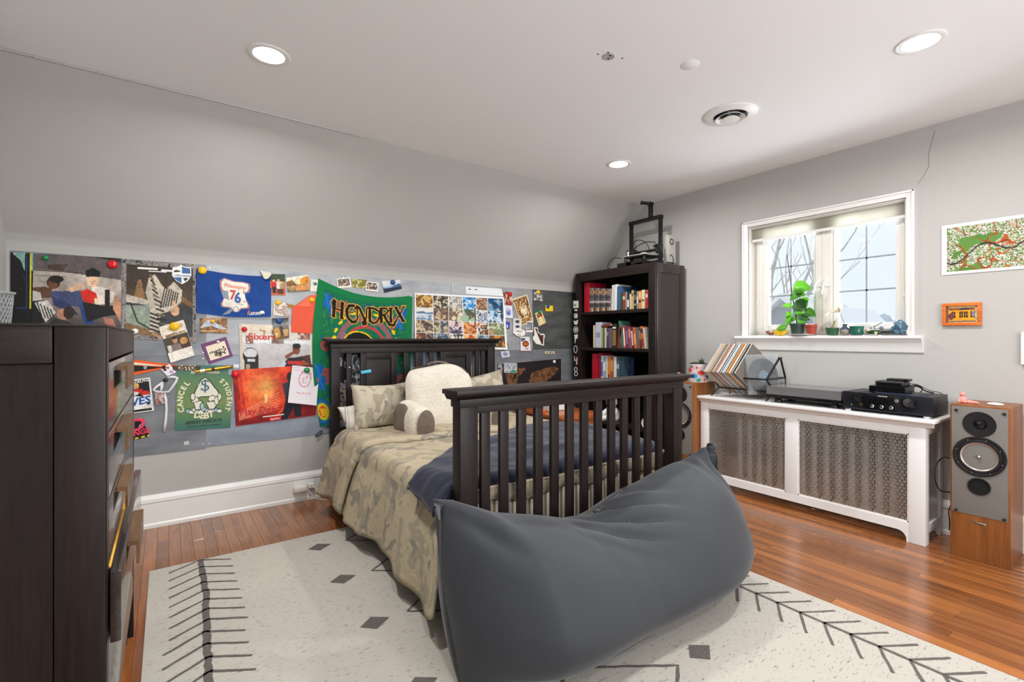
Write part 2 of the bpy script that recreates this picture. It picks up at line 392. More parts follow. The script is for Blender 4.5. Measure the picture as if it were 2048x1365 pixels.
# ------------------------------------------------------------------ painted sheets: colours laid on a fine grid of points
class Cv:
    def __init__(s, w, h, bg=(255, 255, 255)):
        s.w, s.h = w, h; s.a = np.empty((h, w, 3)); s.a[:] = bg
        s.U, s.V = np.meshgrid((np.arange(w)) / (w - 1), (np.arange(h)) / (h - 1))
    def put(s, mask, c, k=1.0):
        s.a[mask] = s.a[mask] * (1 - k) + np.array(c) * k; return s
    def rect(s, u0, v0, u1, v1, c, k=1): return s.put((s.U >= u0) & (s.U <= u1) & (s.V >= v0) & (s.V <= v1), c, k)
    def ell(s, u, v, ru, rv, c, ang=0, k=1):
        du, dv = s.U - u, (s.V - v); asp = s.h / s.w
        x = du * math.cos(ang) + dv * asp * math.sin(ang); y = -du * math.sin(ang) / asp + dv * math.cos(ang)
        return s.put((x / ru) ** 2 + (y / rv) ** 2 <= 1, c, k)
    def ring(s, u, v, ru, rv, t, c):
        q = np.sqrt(((s.U - u) / ru) ** 2 + ((s.V - v) / rv) ** 2); return s.put(np.abs(q - 1) < t, c)
    def poly(s, pts, c, k=1):
        m = np.zeros((s.h, s.w), bool); n = len(pts)
        for i in range(n):
            (x0, y0), (x1, y1) = pts[i], pts[(i + 1) % n]
            if y0 == y1: continue
            cr = ((y0 > s.V) != (y1 > s.V)) & (s.U < (x1 - x0) * (s.V - y0) / (y1 - y0) + x0); m ^= cr
        return s.put(m, c, k)
    def line(s, pts, t, c, k=1):                 # t: half width in u units
        asp = s.h / s.w; m = np.zeros((s.h, s.w), bool)
        for (x0, y0), (x1, y1) in zip(pts, pts[1:]):
            dx, dy = x1 - x0, (y1 - y0) * asp; L = dx * dx + dy * dy + 1e-9
            px, py = s.U - x0, (s.V - y0) * asp; q = np.clip((px * dx + py * dy) / L, 0, 1)
            m |= (px - q * dx) ** 2 + (py - q * dy) ** 2 <= t * t
        return s.put(m, c, k)
    def noise(s, sc, seed=0, aspect=1.0):
        r = np.random.RandomState(seed); out = np.zeros((s.h, s.w)); amp = 1; tot = 0
        for o in range(4):
            n = max(2, int(sc * 2 ** o)); nv = max(2, int(n * aspect * s.h / s.w)); g = r.rand(nv + 2, n + 2)
            x = s.U * n; y = s.V * nv; xi = x.astype(int); yi = y.astype(int); fx = x - xi; fy = y - yi; fx = fx * fx * (3 - 2 * fx); fy = fy * fy * (3 - 2 * fy)
            out += amp * (g[yi, xi] * (1 - fx) * (1 - fy) + g[yi, xi + 1] * fx * (1 - fy) + g[yi + 1, xi] * (1 - fx) * fy + g[yi + 1, xi + 1] * fx * fy); tot += amp; amp *= .5
        return out / tot
    def face(s, u, v, r, c=(70, 44, 36)):        # eyes, nose shadow and mouth
        q = r * s.w / s.h
        for k in (-.35, .35): s.ell(u + k * r, v - .05 * q, r * .16, q * .09, c)
        s.ell(u + .05 * r, v + .2 * q, r * .1, q * .14, c, 0, .35); return s.ell(u, v + .5 * q, r * .26, q * .08, (150, 60, 56))
    def shade(s, amt, sc=6, seed=0):             # mottled ink
        s.a = np.clip(s.a * (1 + (s.noise(sc, seed)[..., None] - .5) * 2.4 * amt + (s.noise(sc * 3.5, seed + 3)[..., None] - .5) * 2.2 * amt + (np.random.RandomState(seed).rand(s.h, s.w, 1) - .5) * amt * .5), 0, 255); return s
    def ramp(s, stops, axis='v', mask=None):
        t = s.V if axis == 'v' else s.U; p = [q[0] for q in stops]; a = np.stack([np.interp(t, p, [q[1][i] for q in stops]) for i in range(3)], -1)
        if mask is None: s.a = a
        else: s.a[mask] = a[mask]
        return s
    def scene(s, u0, v0, u1, v1, cols, seed, sc=5):   # a small mottled picture made from a palette
        m = (s.U >= u0) & (s.U <= u1) & (s.V >= v0) & (s.V <= v1); k = sc * 1.4 / max(.05, u1 - u0); n = s.noise(k, seed, .8) * .7 + s.noise(k * .4, seed + 50) * .3 + (s.noise(s.w / 2.2, seed + 9) - .5) * .22
        t = np.clip((n - .28) / .44, 0, .999) * (len(cols) - 1); c = np.array(cols, float); i = t.astype(int); f = np.clip((t - i) * 2.2 - .6, 0, 1)[..., None]
        s.a[m] = (c[i] * (1 - f) + c[np.minimum(i + 1, len(cols) - 1)] * f)[m]; return s


def lin(a):
    a = (np.clip(a, 0, 255) / 255) ** 1.12; return np.where(a <= .04045, a / 12.92, ((a + .055) / 1.055) ** 2.4)


def sheet(name, label, cat, fn, cv, group=None, parent=None, rough=.35, thing_parent=None, origin=None):
    """fn(u, v) -> room point; colours from the canvas"""
    vs = [fn(i / (cv.w - 1), j / (cv.h - 1)) for j in range(cv.h) for i in range(cv.w)]
    me = bpy.data.meshes.new(name); W = cv.w
    fs = [(j * W + i, j * W + i + 1, (j + 1) * W + i + 1, (j + 1) * W + i) for j in range(cv.h - 1) for i in range(W - 1)]
    if parent is not None: inv = FRAMES[parent.name].inverted(); vs = [inv @ p for p in vs]; fr = FRAMES[parent.name]
    else:
        o = Vector(origin) if origin else vs[(cv.h - 1) * W + W // 2].copy(); vs = [p - o for p in vs]; fr = Matrix.Translation(o)
    me.from_pydata(vs, [], fs); me.materials.append(print_mat('printed_sheet_%d' % int(rough * 100), rough))
    at = me.color_attributes.new('ink', 'FLOAT_COLOR', 'POINT'); c = np.ones((cv.h * W, 4), np.float32); c[:, :3] = lin(cv.a).reshape(-1, 3); at.data.foreach_set('color', c.ravel())
    me.polygons.foreach_set('use_smooth', [True] * len(me.polygons))
    ob = bpy.data.objects.new(name, me); COL.objects.link(ob)
    if parent is not None: ob.parent = parent
    else: ob.location = o
    FRAMES[ob.name] = fr
    if label: tag(ob, label, cat, group)
    return ob


def wall_sheet(name, label, cat, px, cv, off=.012, group=None, curl=0.0, rough=.5, parent=None):
    """px: picture corners TL TR BR BL of a sheet that hangs flat on the poster wall, off metres in front of it"""
    y = YB - off; c = [onY(p[0], p[1], y) for p in px]
    def fn(u, v):
        p = (c[0] * (1 - u) + c[1] * u) * (1 - v) + (c[3] * (1 - u) + c[2] * u) * v
        if curl: p = p + Vector((0, -curl * (v ** 3) - curl * .6 * (abs(2 * u - 1) ** 4) * v, 0))
        return p
    o = sheet(name, label, cat, fn, cv, group, parent, rough)
    return o, frame_of(c), c

# ================================================================== the room
M_WALL = mat('wall_paint', (182, 180, 176), .75, bump=.05, bscale=90, var=.015, vscale=3)
M_CEIL = mat('ceiling_paint', (244, 244, 245), .85, bump=.04, bscale=70)
M_TRIM = mat('white_trim_paint', (236, 235, 232), .35)
M_SASH = mat('cream_vinyl', (226, 222, 214), .4)
M_DARKGAP = mat('dark_gap', (16, 12, 10), .9)
M_PLANK = wood('oak_plank', (112, 62, 28), (164, 100, 48), 'Y', .26, 7, 16, rand=.2, coat=.5)
M_SUB = mat('subfloor', (40, 22, 12), .9)
M_ESP = wood('espresso_wood', (20, 14, 13), (40, 30, 28), 'Z', .42, 16, 12, bump=.05, spec=.3)
M_ESPX = wood('espresso_wood_x', (20, 14, 13), (40, 30, 28), 'X', .42, 16, 12, bump=.05, spec=.3)
M_ESPY = wood('espresso_wood_y', (20, 14, 13), (40, 30, 28), 'Y', .42, 16, 12, bump=.05, spec=.3)
M_BLACK = mat('black_plastic', (22, 22, 24), .4)
M_BLACKG = mat('black_gloss', (14, 15, 18), .12)
M_BLACKM = mat('black_metal', (30, 30, 32), .35, .3)
M_WHITE = mat('white_plastic', (236, 235, 232), .4)
M_STEEL = mat('brushed_steel', (170, 172, 176), .35, .8)
M_CHROME = mat('chrome', (215, 216, 220), .15, 1.0)

floor = struct(build(MB().box(XL - .1, XR + .1, YF - .1, YB + .1, -.06, -.012), 'floor', M_SUB))
FRAMES[floor.name] = Matrix.Translation(floor.location)


def make_planks():
    pw = .0615; rnd = random.Random(11); hid = MB(); x = XL; n = 0
    while x < XR:
        y = YF - rnd.random() * 1.2
        while y < YB:
            L = .75 + rnd.random() * 1.3; y1 = min(YB, y + L); y0 = max(YF, y)
            if y1 - y0 > .02:
                seen = (x > 2.55 and y1 > .05) or (-.2 < x < 1.25 and y1 > 3.2) or (-.2 < x < -.02 and y1 > 1.9)
                a, b = x + .0004, min(XR, x + pw) - .0004; c, d = y0 + .0004, y1 - .0004; e = .0008
                m = MB() if seen else hid
                m.add([(a, c, -.012), (b, c, -.012), (b, d, -.012), (a, d, -.012), (a, c, -e), (b, c, -e), (b, d, -e), (a, d, -e), (a + e, c + e, 0), (b - e, c + e, 0), (b - e, d - e, 0), (a + e, d - e, 0)],
                      [(0, 1, 5, 4), (1, 2, 6, 5), (2, 3, 7, 6), (3, 0, 4, 7), (4, 5, 9, 8), (5, 6, 10, 9), (6, 7, 11, 10), (7, 4, 8, 11), (8, 9, 10, 11)])
                if seen: build(m, 'plank', M_PLANK, floor); n += 1
            y = y1
        x += pw
    o = build(hid, 'covered_planks', M_PLANK, floor); o['kind'] = 'stuff'


make_planks()

# ceiling: flat part and the sloped, coved part above the poster wall
ceiling = struct(build(MB().box(XL - .1, XR + .1, YF - .1, 3.46, CZ, CZ + .1), 'ceiling', M_CEIL))
FRAMES[ceiling.name] = Matrix.Translation(ceiling.location)
prof = [(YB, 1.79), (YB - .002, 1.84), (4.133, 1.892), (4.108, 1.935), (4.075, 1.972), (4.02, 2.036), (3.82, 2.285), (3.62, 2.535), (3.45, 2.752)]
mb = MB()
def slope_fn(u, v):
    k = v * (len(prof) - 1); i = min(int(k), len(prof) - 2); f = k - i; p, q = prof[i], prof[i + 1]
    y, z = p[0] + (q[0] - p[0]) * f, p[1] + (q[1] - p[1]) * f; x = XL - .05 + u * (XR - XL + .1)
    w = (noise.noise(Vector((x * .9, z * 1.2, 3))) * .012) * max(0, min(1, (z - 1.95) * 4))
    return (x, y + w * .8, z + w * .6)
mb.grid(slope_fn, 60, 33)
struct(build(mb, 'wall_slope', M_WALL, smooth=60))
# thin plaster bead between slope and ceiling, with the gaps of its tape
mb = MB(); rnd = random.Random(3); x = XL
while x < 1.1:
    L = .08 + rnd.random() * .09; mb.box(x, x + L - .004, 3.438, 3.4445, CZ - .010, CZ - .004); x += L
struct(build(mb, 'trim_1', mat('bead_grey', (196, 195, 192), .7)))

struct(build(MB().box(XL - .1, XR + .1, YB, YB + .12, -.06, 1.9), 'wall_back', M_WALL))
mb = MB(); mb.box(XL - .12, XL, YF - .1, YB + .1, -.06, CZ + .05)
struct(build(mb, 'wall_left', M_WALL))
# window wall with its opening
WY0, WY1, WZ0, WZ1 = 1.155, 2.292, 1.325, 2.288
mb = MB(); T = .16
mb.box(XR, XR + T, YF - .1, WY0, -.06, CZ + .05); mb.box(XR, XR + T, WY1, YB + .1, -.06, CZ + .05)
mb.box(XR, XR + T, WY0, WY1, -.06, WZ0); mb.box(XR, XR + T, WY0, WY1, WZ1, CZ + .05)
struct(build(mb, 'wall_right', M_WALL))
# wall behind the camera, with a wide unseen opening added for fill light
mb = MB(); mb.box(XL - .1, .3, YF - .12, YF, -.06, CZ + .05); mb.box(3.2, XR + .1, YF - .12, YF, -.06, CZ + .05)
mb.box(.3, 3.2, YF - .12, YF, -.06, .7); mb.box(.3, 3.2, YF - .12, YF, 2.4, CZ + .05)
struct(build(mb, 'wall_front', M_WALL))
# hairline crack in the window wall's plaster
c0 = [onX(*p, XR - .0008) for p in [(1870, 262), (1862, 290), (1857, 312), (1858, 332), (1848, 352), (1836, 368)]]
struct(build(MB().tube(c0, .0012, 4), 'wall_right_crack', mat('crack_line', (120, 116, 110), .9)))

# baseboards
def baseboard(name, axis, a, b, wall):
    p = [(0, 0), (.028, 0), (.028, .022), (.02, .032), (.02, .16), (.018, .165), (.018, .171), (.026, .174), (.024, .196), (.014, .212), (.008, .222), (0, .222)]
    m = MB()
    if axis == 'X': m.prism([(wall - q[0], q[1]) for q in p], a, b, 'X')
    else: m.prism([(wall - q[0], q[1]) for q in p], a, b, 'Y')
    return struct(build(m, name, M_TRIM))
baseboard('baseboard_back', 'X', XL, XR, YB)
baseboard('baseboard_right', 'Y', YF, YB, XR)

# window in view -------------------------------------------------------------
win = bpy.data.objects.new('window_1', None); COL.objects.link(win); win.location = (XR + .1, 1.72, WZ0); win['kind'] = 'structure'; FRAMES['window_1'] = Matrix.Translation(win.location)
cas = MB(); cw = .046
for (y0, y1, z0, z1) in ((WY0 - cw, WY0, 1.318, WZ1 + cw), (WY1, WY1 + cw, 1.318, WZ1 + cw), (WY0, WY1, WZ1, WZ1 + cw)):
    cas.box(XR - .018, XR, y0, y1, z0, z1)
for (y0, y1, z0, z1) in ((WY0 - cw, WY0 - cw + .014, 1.318, WZ1 + cw), (WY1 + cw - .014, WY1 + cw, 1.318, WZ1 + cw), (WY0 - cw, WY1 + cw, WZ1 + cw - .014, WZ1 + cw)):
    cas.box(XR - .027, XR - .017, y0, y1, z0, z1)
build(cas, 'casing', M_TRIM, win, bevel=.003)
fx = XR + .085
fr = MB()
fr.box(XR + .004, XR + .15, WY0, WY0 + .012, WZ0, WZ1); fr.box(XR + .004, XR + .15, WY1 - .012, WY1, WZ0, WZ1); fr.box(XR + .004, XR + .15, WY0 + .012, WY1 - .012, WZ1 - .012, WZ1)
fr.box(fx, fx + .06, WY0 + .012, 1.216, WZ0, WZ1 - .012); fr.box(fx, fx + .06, 2.205, WY1 - .012, WZ0, WZ1 - .012)
fr.box(fx - .012, fx + .06, 1.655, 1.772, WZ0, WZ1 - .012)
for a, b in ((1.216, 1.655), (1.772, 2.205)): fr.box(fx + .002, fx + .06, a, b, WZ0 + .0, WZ0 + .05); fr.box(fx + .002, fx + .06, a, b, WZ1 - .02, WZ1 - .012)
fr.box(fx - .004, fx, 1.66, 1.70, WZ0 + .05, WZ1 - .1); fr.box(fx - .016, fx - .012, 1.708, 1.72, WZ0 + .05, WZ1 - .1)
fr.box(fx - .006, fx, 1.168, 1.19, WZ0 + .02, WZ1 - .1); fr.box(fx - .006, fx, 2.24, 2.262, WZ0 + .02, WZ1 - .1)
build(fr, 'window_frame', M_SASH, win, bevel=.002)
M_PANE = glass_mat('window_glass', (250, 252, 253), .0, ior=1.12)
M_GRID = mat('grey_muntin', (150, 156, 166), .5)
for (g0, g1, ym) in ((1.248, 1.616, 1.431), (1.798, 2.16, 1.978)):
    sa = MB(); b0, b1, zb, zt = g0 - .032, g1 + .036, WZ0 + .05, WZ1 - .018; sx = fx + .012
    sa.box(sx, sx + .04, b0, g0, zb, zt); sa.box(sx, sx + .04, g1, b1, zb, zt); sa.box(sx, sx + .04, g0, g1, zb, 1.418); sa.box(sx, sx + .04, g0, g1, zt - .022, zt)
    s_o = build(sa, 'sash', M_TRIM, win, bevel=.003)
    build(MB().box(sx + .02, sx + .024, g0 - .003, g1 + .003, 1.415, zt - .02), 'pane', M_PANE, s_o)
    for (a, b, c, d) in ((ym - .006, ym + .006, 1.418, zt - .022), (g0, g1, 1.907, 1.921), (g0, g1, 1.660, 1.674)):
        build(MB().box(sx + .014, sx + .019, a, b, c, d), 'muntin', M_GRID, s_o)
for yy, dy in ((1.742, .03), (1.685, .028)):   # two latch levers on the mullion
    h = MB(); h.box(fx - .022, fx - .012, yy - .012, yy + .012, 1.715, 1.77); h.tube([(fx - .03, yy, 1.762), (fx - .045, yy + dy * .4, 1.74), (fx - .05, yy + dy, 1.652)], [.007, .007, .005], 8)
    build(h, 'latch_handle', M_TRIM, win, smooth=40)
h = MB(); h.box(fx - .035, fx, 1.20, 1.42, 1.352, 1.366); h.lathe([(.016, 0), (.016, .02), (.011, .03)], (fx - .02, 1.38, 1.366), 'Z', 14); h.tube([(fx - .025, 1.39, 1.385), (fx - .03, 1.35, 1.398), (fx - .035, 1.315, 1.42)], .008, 8); h.lathe([(.012, 0), (.014, .015), (.006, .026)], (fx - .03, 1.32, 1.366), 'Z', 12)
build(h, 'crank_handle', M_STEEL, win, smooth=40)
h = MB(); h.lathe([(.014, 0), (.014, .02), (.007, .03)], (fx - .02, 2.11, 1.375), 'Z', 14); h.tube([(fx - .02, 2.11, 1.40), (fx - .03, 2.09, 1.41)], .006, 8)
build(h, 'crank_stub', M_TRIM, win, smooth=40)
for yy in (1.19, 2.25):
    build(MB().box(fx - .012, fx - .004, yy - .006, yy + .006, 1.60, 1.63), 'latch_plate', M_TRIM, win, bevel=.002)

sill = MB()
sp = [(0, 1.2), (.012, 1.2), (.016, 1.212), (.02, 1.225), (.026, 1.246), (.036, 1.262), (.038, 1.272), (.046, 1.278), (.05, 1.288), (.058, 1.292), (.066, 1.299), (.068, 1.308), (.066, 1.316), (.06, 1.32), (0, 1.32)]
sill.prism([(XR - q[0], q[1]) for q in sp], 1.06, 2.385, 'Y'); sill.box(XR - .002, XR + .15, WY0 + .001, WY1 - .001, 1.29, 1.325)
o = struct(build(sill, 'trim_2', M_TRIM, smooth=25))

# raised pleated shade at the top of the opening
sh = thing('pleated_shade', 'white pleated shade drawn up at the top of the window', 'shade', (XR + .045, 1.72, 2.285))
pl = MB(); z0, z1, n = 2.178, 2.27, 14; pts = []
for k in range(n * 2 + 1): pts.append((XR + (.032 if k % 2 else .062), z1 + (z0 - z1) * k / (2 * n)))
poly = pts + [(q[0] + .016, q[1]) for q in reversed(pts)]
for k in range(2 * n):
    a, b = pts[k], pts[k + 1]; pl.quad((a[0], WY0 + .016, a[1]), (a[0], WY1 - .016, a[1]), (b[0], WY1 - .016, b[1]), (b[0], WY0 + .016, b[1]))
m_sh = mat('shade_fabric', (242, 240, 234), .85, glow=.6)
build(pl, 'pleats', m_sh, sh)
build(MB().box(XR + .022, XR + .07, WY0 + .014, WY1 - .014, 2.268, 2.286), 'head_rail', M_TRIM, sh, bevel=.003)
build(MB().box(XR + .03, XR + .064, WY0 + .016, WY1 - .016, 2.156, 2.178), 'bottom_rail', M_TRIM, sh, bevel=.004)

# unseen window added behind the camera: plain frame around the fill light
wb = bpy.data.objects.new('window_added', None); COL.objects.link(wb); wb.location = (1.75, YF, .7); wb['kind'] = 'structure'; FRAMES['window_added'] = Matrix.Translation(wb.location)
m = MB(); yy = YF - .07
for a, b, c, d in ((.3, 3.2, .7, .76), (.3, 3.2, 2.34, 2.4), (.3, .36, .7, 2.4), (3.14, 3.2, .7, 2.4), (1.72, 1.78, .7, 2.4)): m.box(a, b, yy, yy + .05, c, d)
build(m, 'window_frame', M_TRIM, wb, bevel=.003)

# downlights -----------------------------------------------------------------
M_LENS = mat('lamp_lens', (255, 252, 244), .5, emit=14)
LIGHTS = [(.424, 2.735, 'round recessed downlight above the poster wall, by the slope'), (3.0, .766, 'round recessed downlight nearest the window wall'), (3.06, 2.76, 'round recessed downlight in the far corner, over the bookcase'),
          (.424, .766, 'round recessed downlight above the chest of drawers, out of the picture'), (1.75, -.9, 'round recessed downlight by the rear window, out of the picture')]  # last two downlights are unseen additions that brighten the room
POW = [26, 25, 22, 15, 13]
for (x, y, lab), pw in zip(LIGHTS, POW):
    t = thing('recessed_downlight', lab, 'ceiling light', (x, y, CZ), 'recessed downlights in the ceiling')
    build(MB().lathe([(.074, -.004), (.088, -.007), (.1, -.004), (.102, 0), (.074, .0)], (x, y, CZ), 'Z', 40, cap=False), 'trim_ring', M_TRIM, t, smooth=50)
    build(MB().lathe([(.0, -.0035), (.074, -.0035)], (x, y, CZ), 'Z', 40, cap=False), 'lens', M_LENS, t)
    area_light('downlight_glow', (0, 0, -.012), (0, 0, 0), .13, .13, pw, (.985, .985, .97), t, 'DISK', 170)

# round supply vent
v = thing('ceiling_vent', 'round white air diffuser with nested cones in the ceiling', 'vent', (2.97, 1.73, CZ)); vc = (2.97, 1.73, CZ)
build(MB().lathe([(.165, 0), (.165, -.006), (.15, -.012), (.105, -.016), (.1, -.008), (.1, 0)], vc, 'Z', 48, cap=False), 'flange', M_TRIM, v, smooth=40)
build(MB().lathe([(0, -.001), (.1, -.001)], vc, 'Z', 40, cap=False), 'dark_throat', M_DARKGAP, v)
build(MB().lathe([(.064, -.006), (.088, -.026), (.09, -.028), (.086, -.028), (.06, -.008)], vc, 'Z', 40, cap=False), 'middle_cone', M_TRIM, v, smooth=40)
build(MB().lathe([(.03, -.012), (.056, -.034), (.054, -.038), (.03, -.04), (0, -.041)], vc, 'Z', 40, cap=False), 'inner_cone', M_TRIM, v, smooth=40)
for k in range(4):
    a = k * math.pi / 2 + .4; build(MB().bar((vc[0] + .03 * math.cos(a), vc[1] + .03 * math.sin(a), CZ - .012), (vc[0] + .098 * math.cos(a), vc[1] + .098 * math.sin(a), CZ - .012), .006, .008), 'spoke', M_STEEL, v)

# patch of an old fixture: filled hole with four screw holes
p = thing('filled_fixture_hole', 'rough plugged hole with small screw holes in the ceiling', 'ceiling patch', (1.848, 1.736, CZ)); pc = (1.848, 1.736, CZ)
build(MB().lathe([(.03, 0), (.031, -.003), (.024, -.004), (.018, -.002), (0, -.003)], pc, 'Z', 20, cap=False), 'plug', mat('raw_plaster', (176, 175, 172), .9), p, smooth=50)
for dx, dy in ((-.075, .02), (.085, -.04), (-.035, -.03), (.01, .01), (-.005, -.018)): build(MB().lathe([(0, -.0012), (.0055, -.0012)], (pc[0] + dx * .8, pc[1] + dy * .8, CZ - .0028 if abs(dx) < .02 else CZ), 'Z', 8, cap=False), 'screw_hole', M_DARKGAP, p)
o = build(MB().lathe([(.05, 0), (.049, -.0008), (0, -.0008)], (2.257, 1.539, CZ), 'Z', 32, cap=False), 'cover_disc', M_CEIL, smooth=40)
tag(o, 'flat painted-over round cover plate in the ceiling between lights', 'cover plate')

# ------------------------------------------------------------------ outside the window, overexposure mimicked in pale colours
M_BARK = mat('overexposed_bark', (196, 192, 184), .9, var=.2, vscale=6)  # bark colour paled to look overexposed
M_FARTREE = mat('haze_tinted_foliage', (196, 206, 212), 1.0, var=.08, vscale=2)  # distance haze put into the foliage colour
def bare_tree(x, y, h, lab, seed, lean=0.0, r0=.14, z0=-3.0):
    rnd = random.Random(seed); t = thing('bare_tree', lab, 'tree', (x, y, z0), 'bare winter trees outside the window')
    tr = MB(); br = MB()
    def limb(p, d, L, r, depth, m):
        pts = [p]; q = p.copy(); dd = d.copy(); n = 5
        for i in range(n):
            dd = (dd + Vector((rnd.uniform(-.13, .13), rnd.uniform(-.13, .13), rnd.uniform(-.02, .1)))).normalized(); q = q + dd * L / n; pts.append(q.copy())
        m.tube(pts, [r * (1 - .6 * i / n) for i in range(n + 1)], 6 if depth < 2 else 4, cap=False)
        if depth < 3:
            for k in range(3 if depth else 6):
                i = rnd.randint(2 if depth else 1, n); a = rnd.uniform(0, 6.28); sd = Vector((math.cos(a), math.sin(a), rnd.uniform(.5, 1.3))).normalized()
                limb(pts[i], (sd * .8 + dd * .5).normalized(), L * rnd.uniform(.4, .62), r * .42, depth + 1, br)
    limb(Vector((x, y, z0)), Vector((lean, lean * .6, 1)).normalized(), h, r0, 0, tr)
    build(tr, 'trunk', M_BARK, t, smooth=80); o = build(br, 'branches', M_BARK, t, smooth=80)
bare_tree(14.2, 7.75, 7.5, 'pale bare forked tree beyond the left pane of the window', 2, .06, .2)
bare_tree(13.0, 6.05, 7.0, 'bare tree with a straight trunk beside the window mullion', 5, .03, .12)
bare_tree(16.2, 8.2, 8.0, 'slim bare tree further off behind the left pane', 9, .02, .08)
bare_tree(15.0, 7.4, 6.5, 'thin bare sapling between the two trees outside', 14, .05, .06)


def gable_house(name, lab, x, y, w, d, ze, zr, wallc, roofc):
    t = thing(name, lab, 'house', (x, y, -3)); mw = mat(name + '_siding', wallc, .8); mr = mat(name + '_shingle', roofc, .9)
    m = MB(); m.prism([(y - w / 2, -3), (y + w / 2, -3), (y + w / 2, ze), (y, zr), (y - w / 2, ze)], x, x + d, 'X'); build(m, 'walls', mw, t)
    m = MB()
    for k in range(16):
        z = ze - .2 + (zr - ze) * k / 17; hw = w / 2 * (1 - max(0, (z - ze) / (zr - ze))) - .03; m.box(x - .02, x, y - hw, y + hw, z, z + .012)
    build(m, 'clapboards', mat(name + '_board', tuple(c - 25 for c in wallc), .8), t)
    for sg in (-1, 1):
        m = MB(); a = Vector((x - .25, y, zr + .06)); b = Vector((x - .25, y + sg * (w / 2 + .3), ze - .3 * (zr - ze) / (w / 2) + .06))
        m.add([a, b, b + Vector((d + .5, 0, 0)), a + Vector((d + .5, 0, 0)), a - Vector((0, 0, .12)), b - Vector((0, 0, .12)), b + Vector((d + .5, 0, -.12)), a + Vector((d + .5, 0, -.12))], [(0, 1, 2, 3), (4, 7, 6, 5), (0, 4, 5, 1), (3, 2, 6, 7), (1, 5, 6, 2), (0, 3, 7, 4)])
        build(m, 'roof_slope', mr, t)
gable_house('outside_house', 'neighbouring house gable with pale siding seen past the plant', 12.5, 5.85, 1.9, 3, 1.45, 2.35, (196, 198, 200), (236, 236, 234))  # siding and roof colours paled to look overexposed
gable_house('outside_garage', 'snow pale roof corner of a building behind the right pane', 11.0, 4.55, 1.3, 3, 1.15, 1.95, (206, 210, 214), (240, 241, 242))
mb = MB(); rnd = random.Random(4)
for k in range(240):
    yy = rnd.uniform(2, 18); zt = 2.2 + 1.6 * noise.noise(Vector((yy * .35, 2, 0))) + rnd.random(); zz = rnd.uniform(-3, zt); r = rnd.uniform(.3, .7)
    mb.lathe([(0, -r), (r * .75, -r * .6), (r, 0), (r * .7, r * .65), (0, r)], (30 + rnd.uniform(-1.5, 1.5), yy * 1.15, zz), 'Z', 7, cap=False)
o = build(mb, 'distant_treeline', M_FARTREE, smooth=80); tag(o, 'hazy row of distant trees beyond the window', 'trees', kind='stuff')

# ================================================================== rug
rug_mat()
M_RUGD = mat('rug_charcoal', (98, 92, 88), .95, bump=.6, bscale=220, var=.2, vscale=160)
rug = thing('area_rug', 'large cream wool rug with charcoal arrow columns, lozenges and zigzags', 'rug', (1.275, 1.52, 0))
RX0, RX1, RY0, RY1 = -.08, 2.63, -.31, 3.345
mb = MB()
mb.grid(lambda u, v: (RX0 + u * (RX1 - RX0), RY0 + v * (RY1 - RY0), .009 + .0012 * noise.noise(Vector((u * 9, v * 12, 0)))), 40, 54)
mb.box(RX0, RX1, RY0, RY1, .0, .006)
build(mb, 'pile', MATS['rug_wool'], rug, smooth=50)
def rug_strip(pts, w, seed, m):
    """a narrow inlaid band that wavers like hand-knotted wool"""
    rnd = random.Random(seed); P = [Vector((p[0], p[1], .0105)) for p in pts]; L = []; 
    for a, b in zip(P, P[1:]):
        n = max(2, int((b - a).length / .03))
        for k in range(n): L.append(a.lerp(b, k / n))
    L.append(P[-1]); vs = []; fs = []
    for i, p in enumerate(L):
        d = (L[min(i + 1, len(L) - 1)] - L[max(i - 1, 0)]).normalized(); s = Vector((-d.y, d.x, 0)); ww = w * (.85 + .3 * rnd.random()); j = s * (rnd.random() - .5) * w * .25
        vs += [p - s * ww / 2 + j, p + s * ww / 2 + j]
    for i in range(len(L) - 1): fs.append((2 * i, 2 * i + 1, 2 * i + 3, 2 * i + 2))
    m.add(vs, fs)
for sx, nm in ((.148, 'arrow_column'), (2.424, 'arrow_column')):
    wsp = .028 if sx < 1 else .017
    ms = MB(); rug_strip([(sx + .01, RY1 - .005), (sx + .012, 2.9), (sx - .008, 2.5), (sx - .02, 2.1), (sx, 1.6), (sx, .8), (sx, RY0 + .01)], wsp, 3, ms)
    build(ms, 'arrow_spine', M_RUGD, rug)
    y = 3.345 - .002; k = 0
    while y > .15:
        for sg in (-1, 1):
            ms = MB(); x0 = sx + (.008 if y > 2.6 else (-.014 if y > 1.9 else 0)) * (1 if sx < 1 else 0)
            rug_strip([(x0, y), (x0 + sg * .148, y - .092)], .0125, k * 2 + sg, ms); build(ms, 'arrow_barb', M_RUGD, rug)
        y -= .1035; k += 1
for cx in (.768, 1.785):
    for i in range(7):
        cy = 3.125 - .4885 * i
        if cy < .2: continue
        ms = MB(); ms.add([(cx - .068, cy, .0108), (cx - .01, cy - .054, .0108), (cx + .068, cy, .0108), (cx + .0, cy + .052, .0108)], [(0, 1, 2, 3)]); build(ms, 'lozenge', M_RUGD, rug)
for i in range(6):
    cy = 3.125 - .4885 * i
    for sx in (.925, 1.64):
        xm = 1.275
        ms = MB(); rug_strip([(xm, cy + .244), (sx, cy), (xm, cy - .244)], .013, i, ms); build(ms, 'zigzag', M_RUGD, rug)

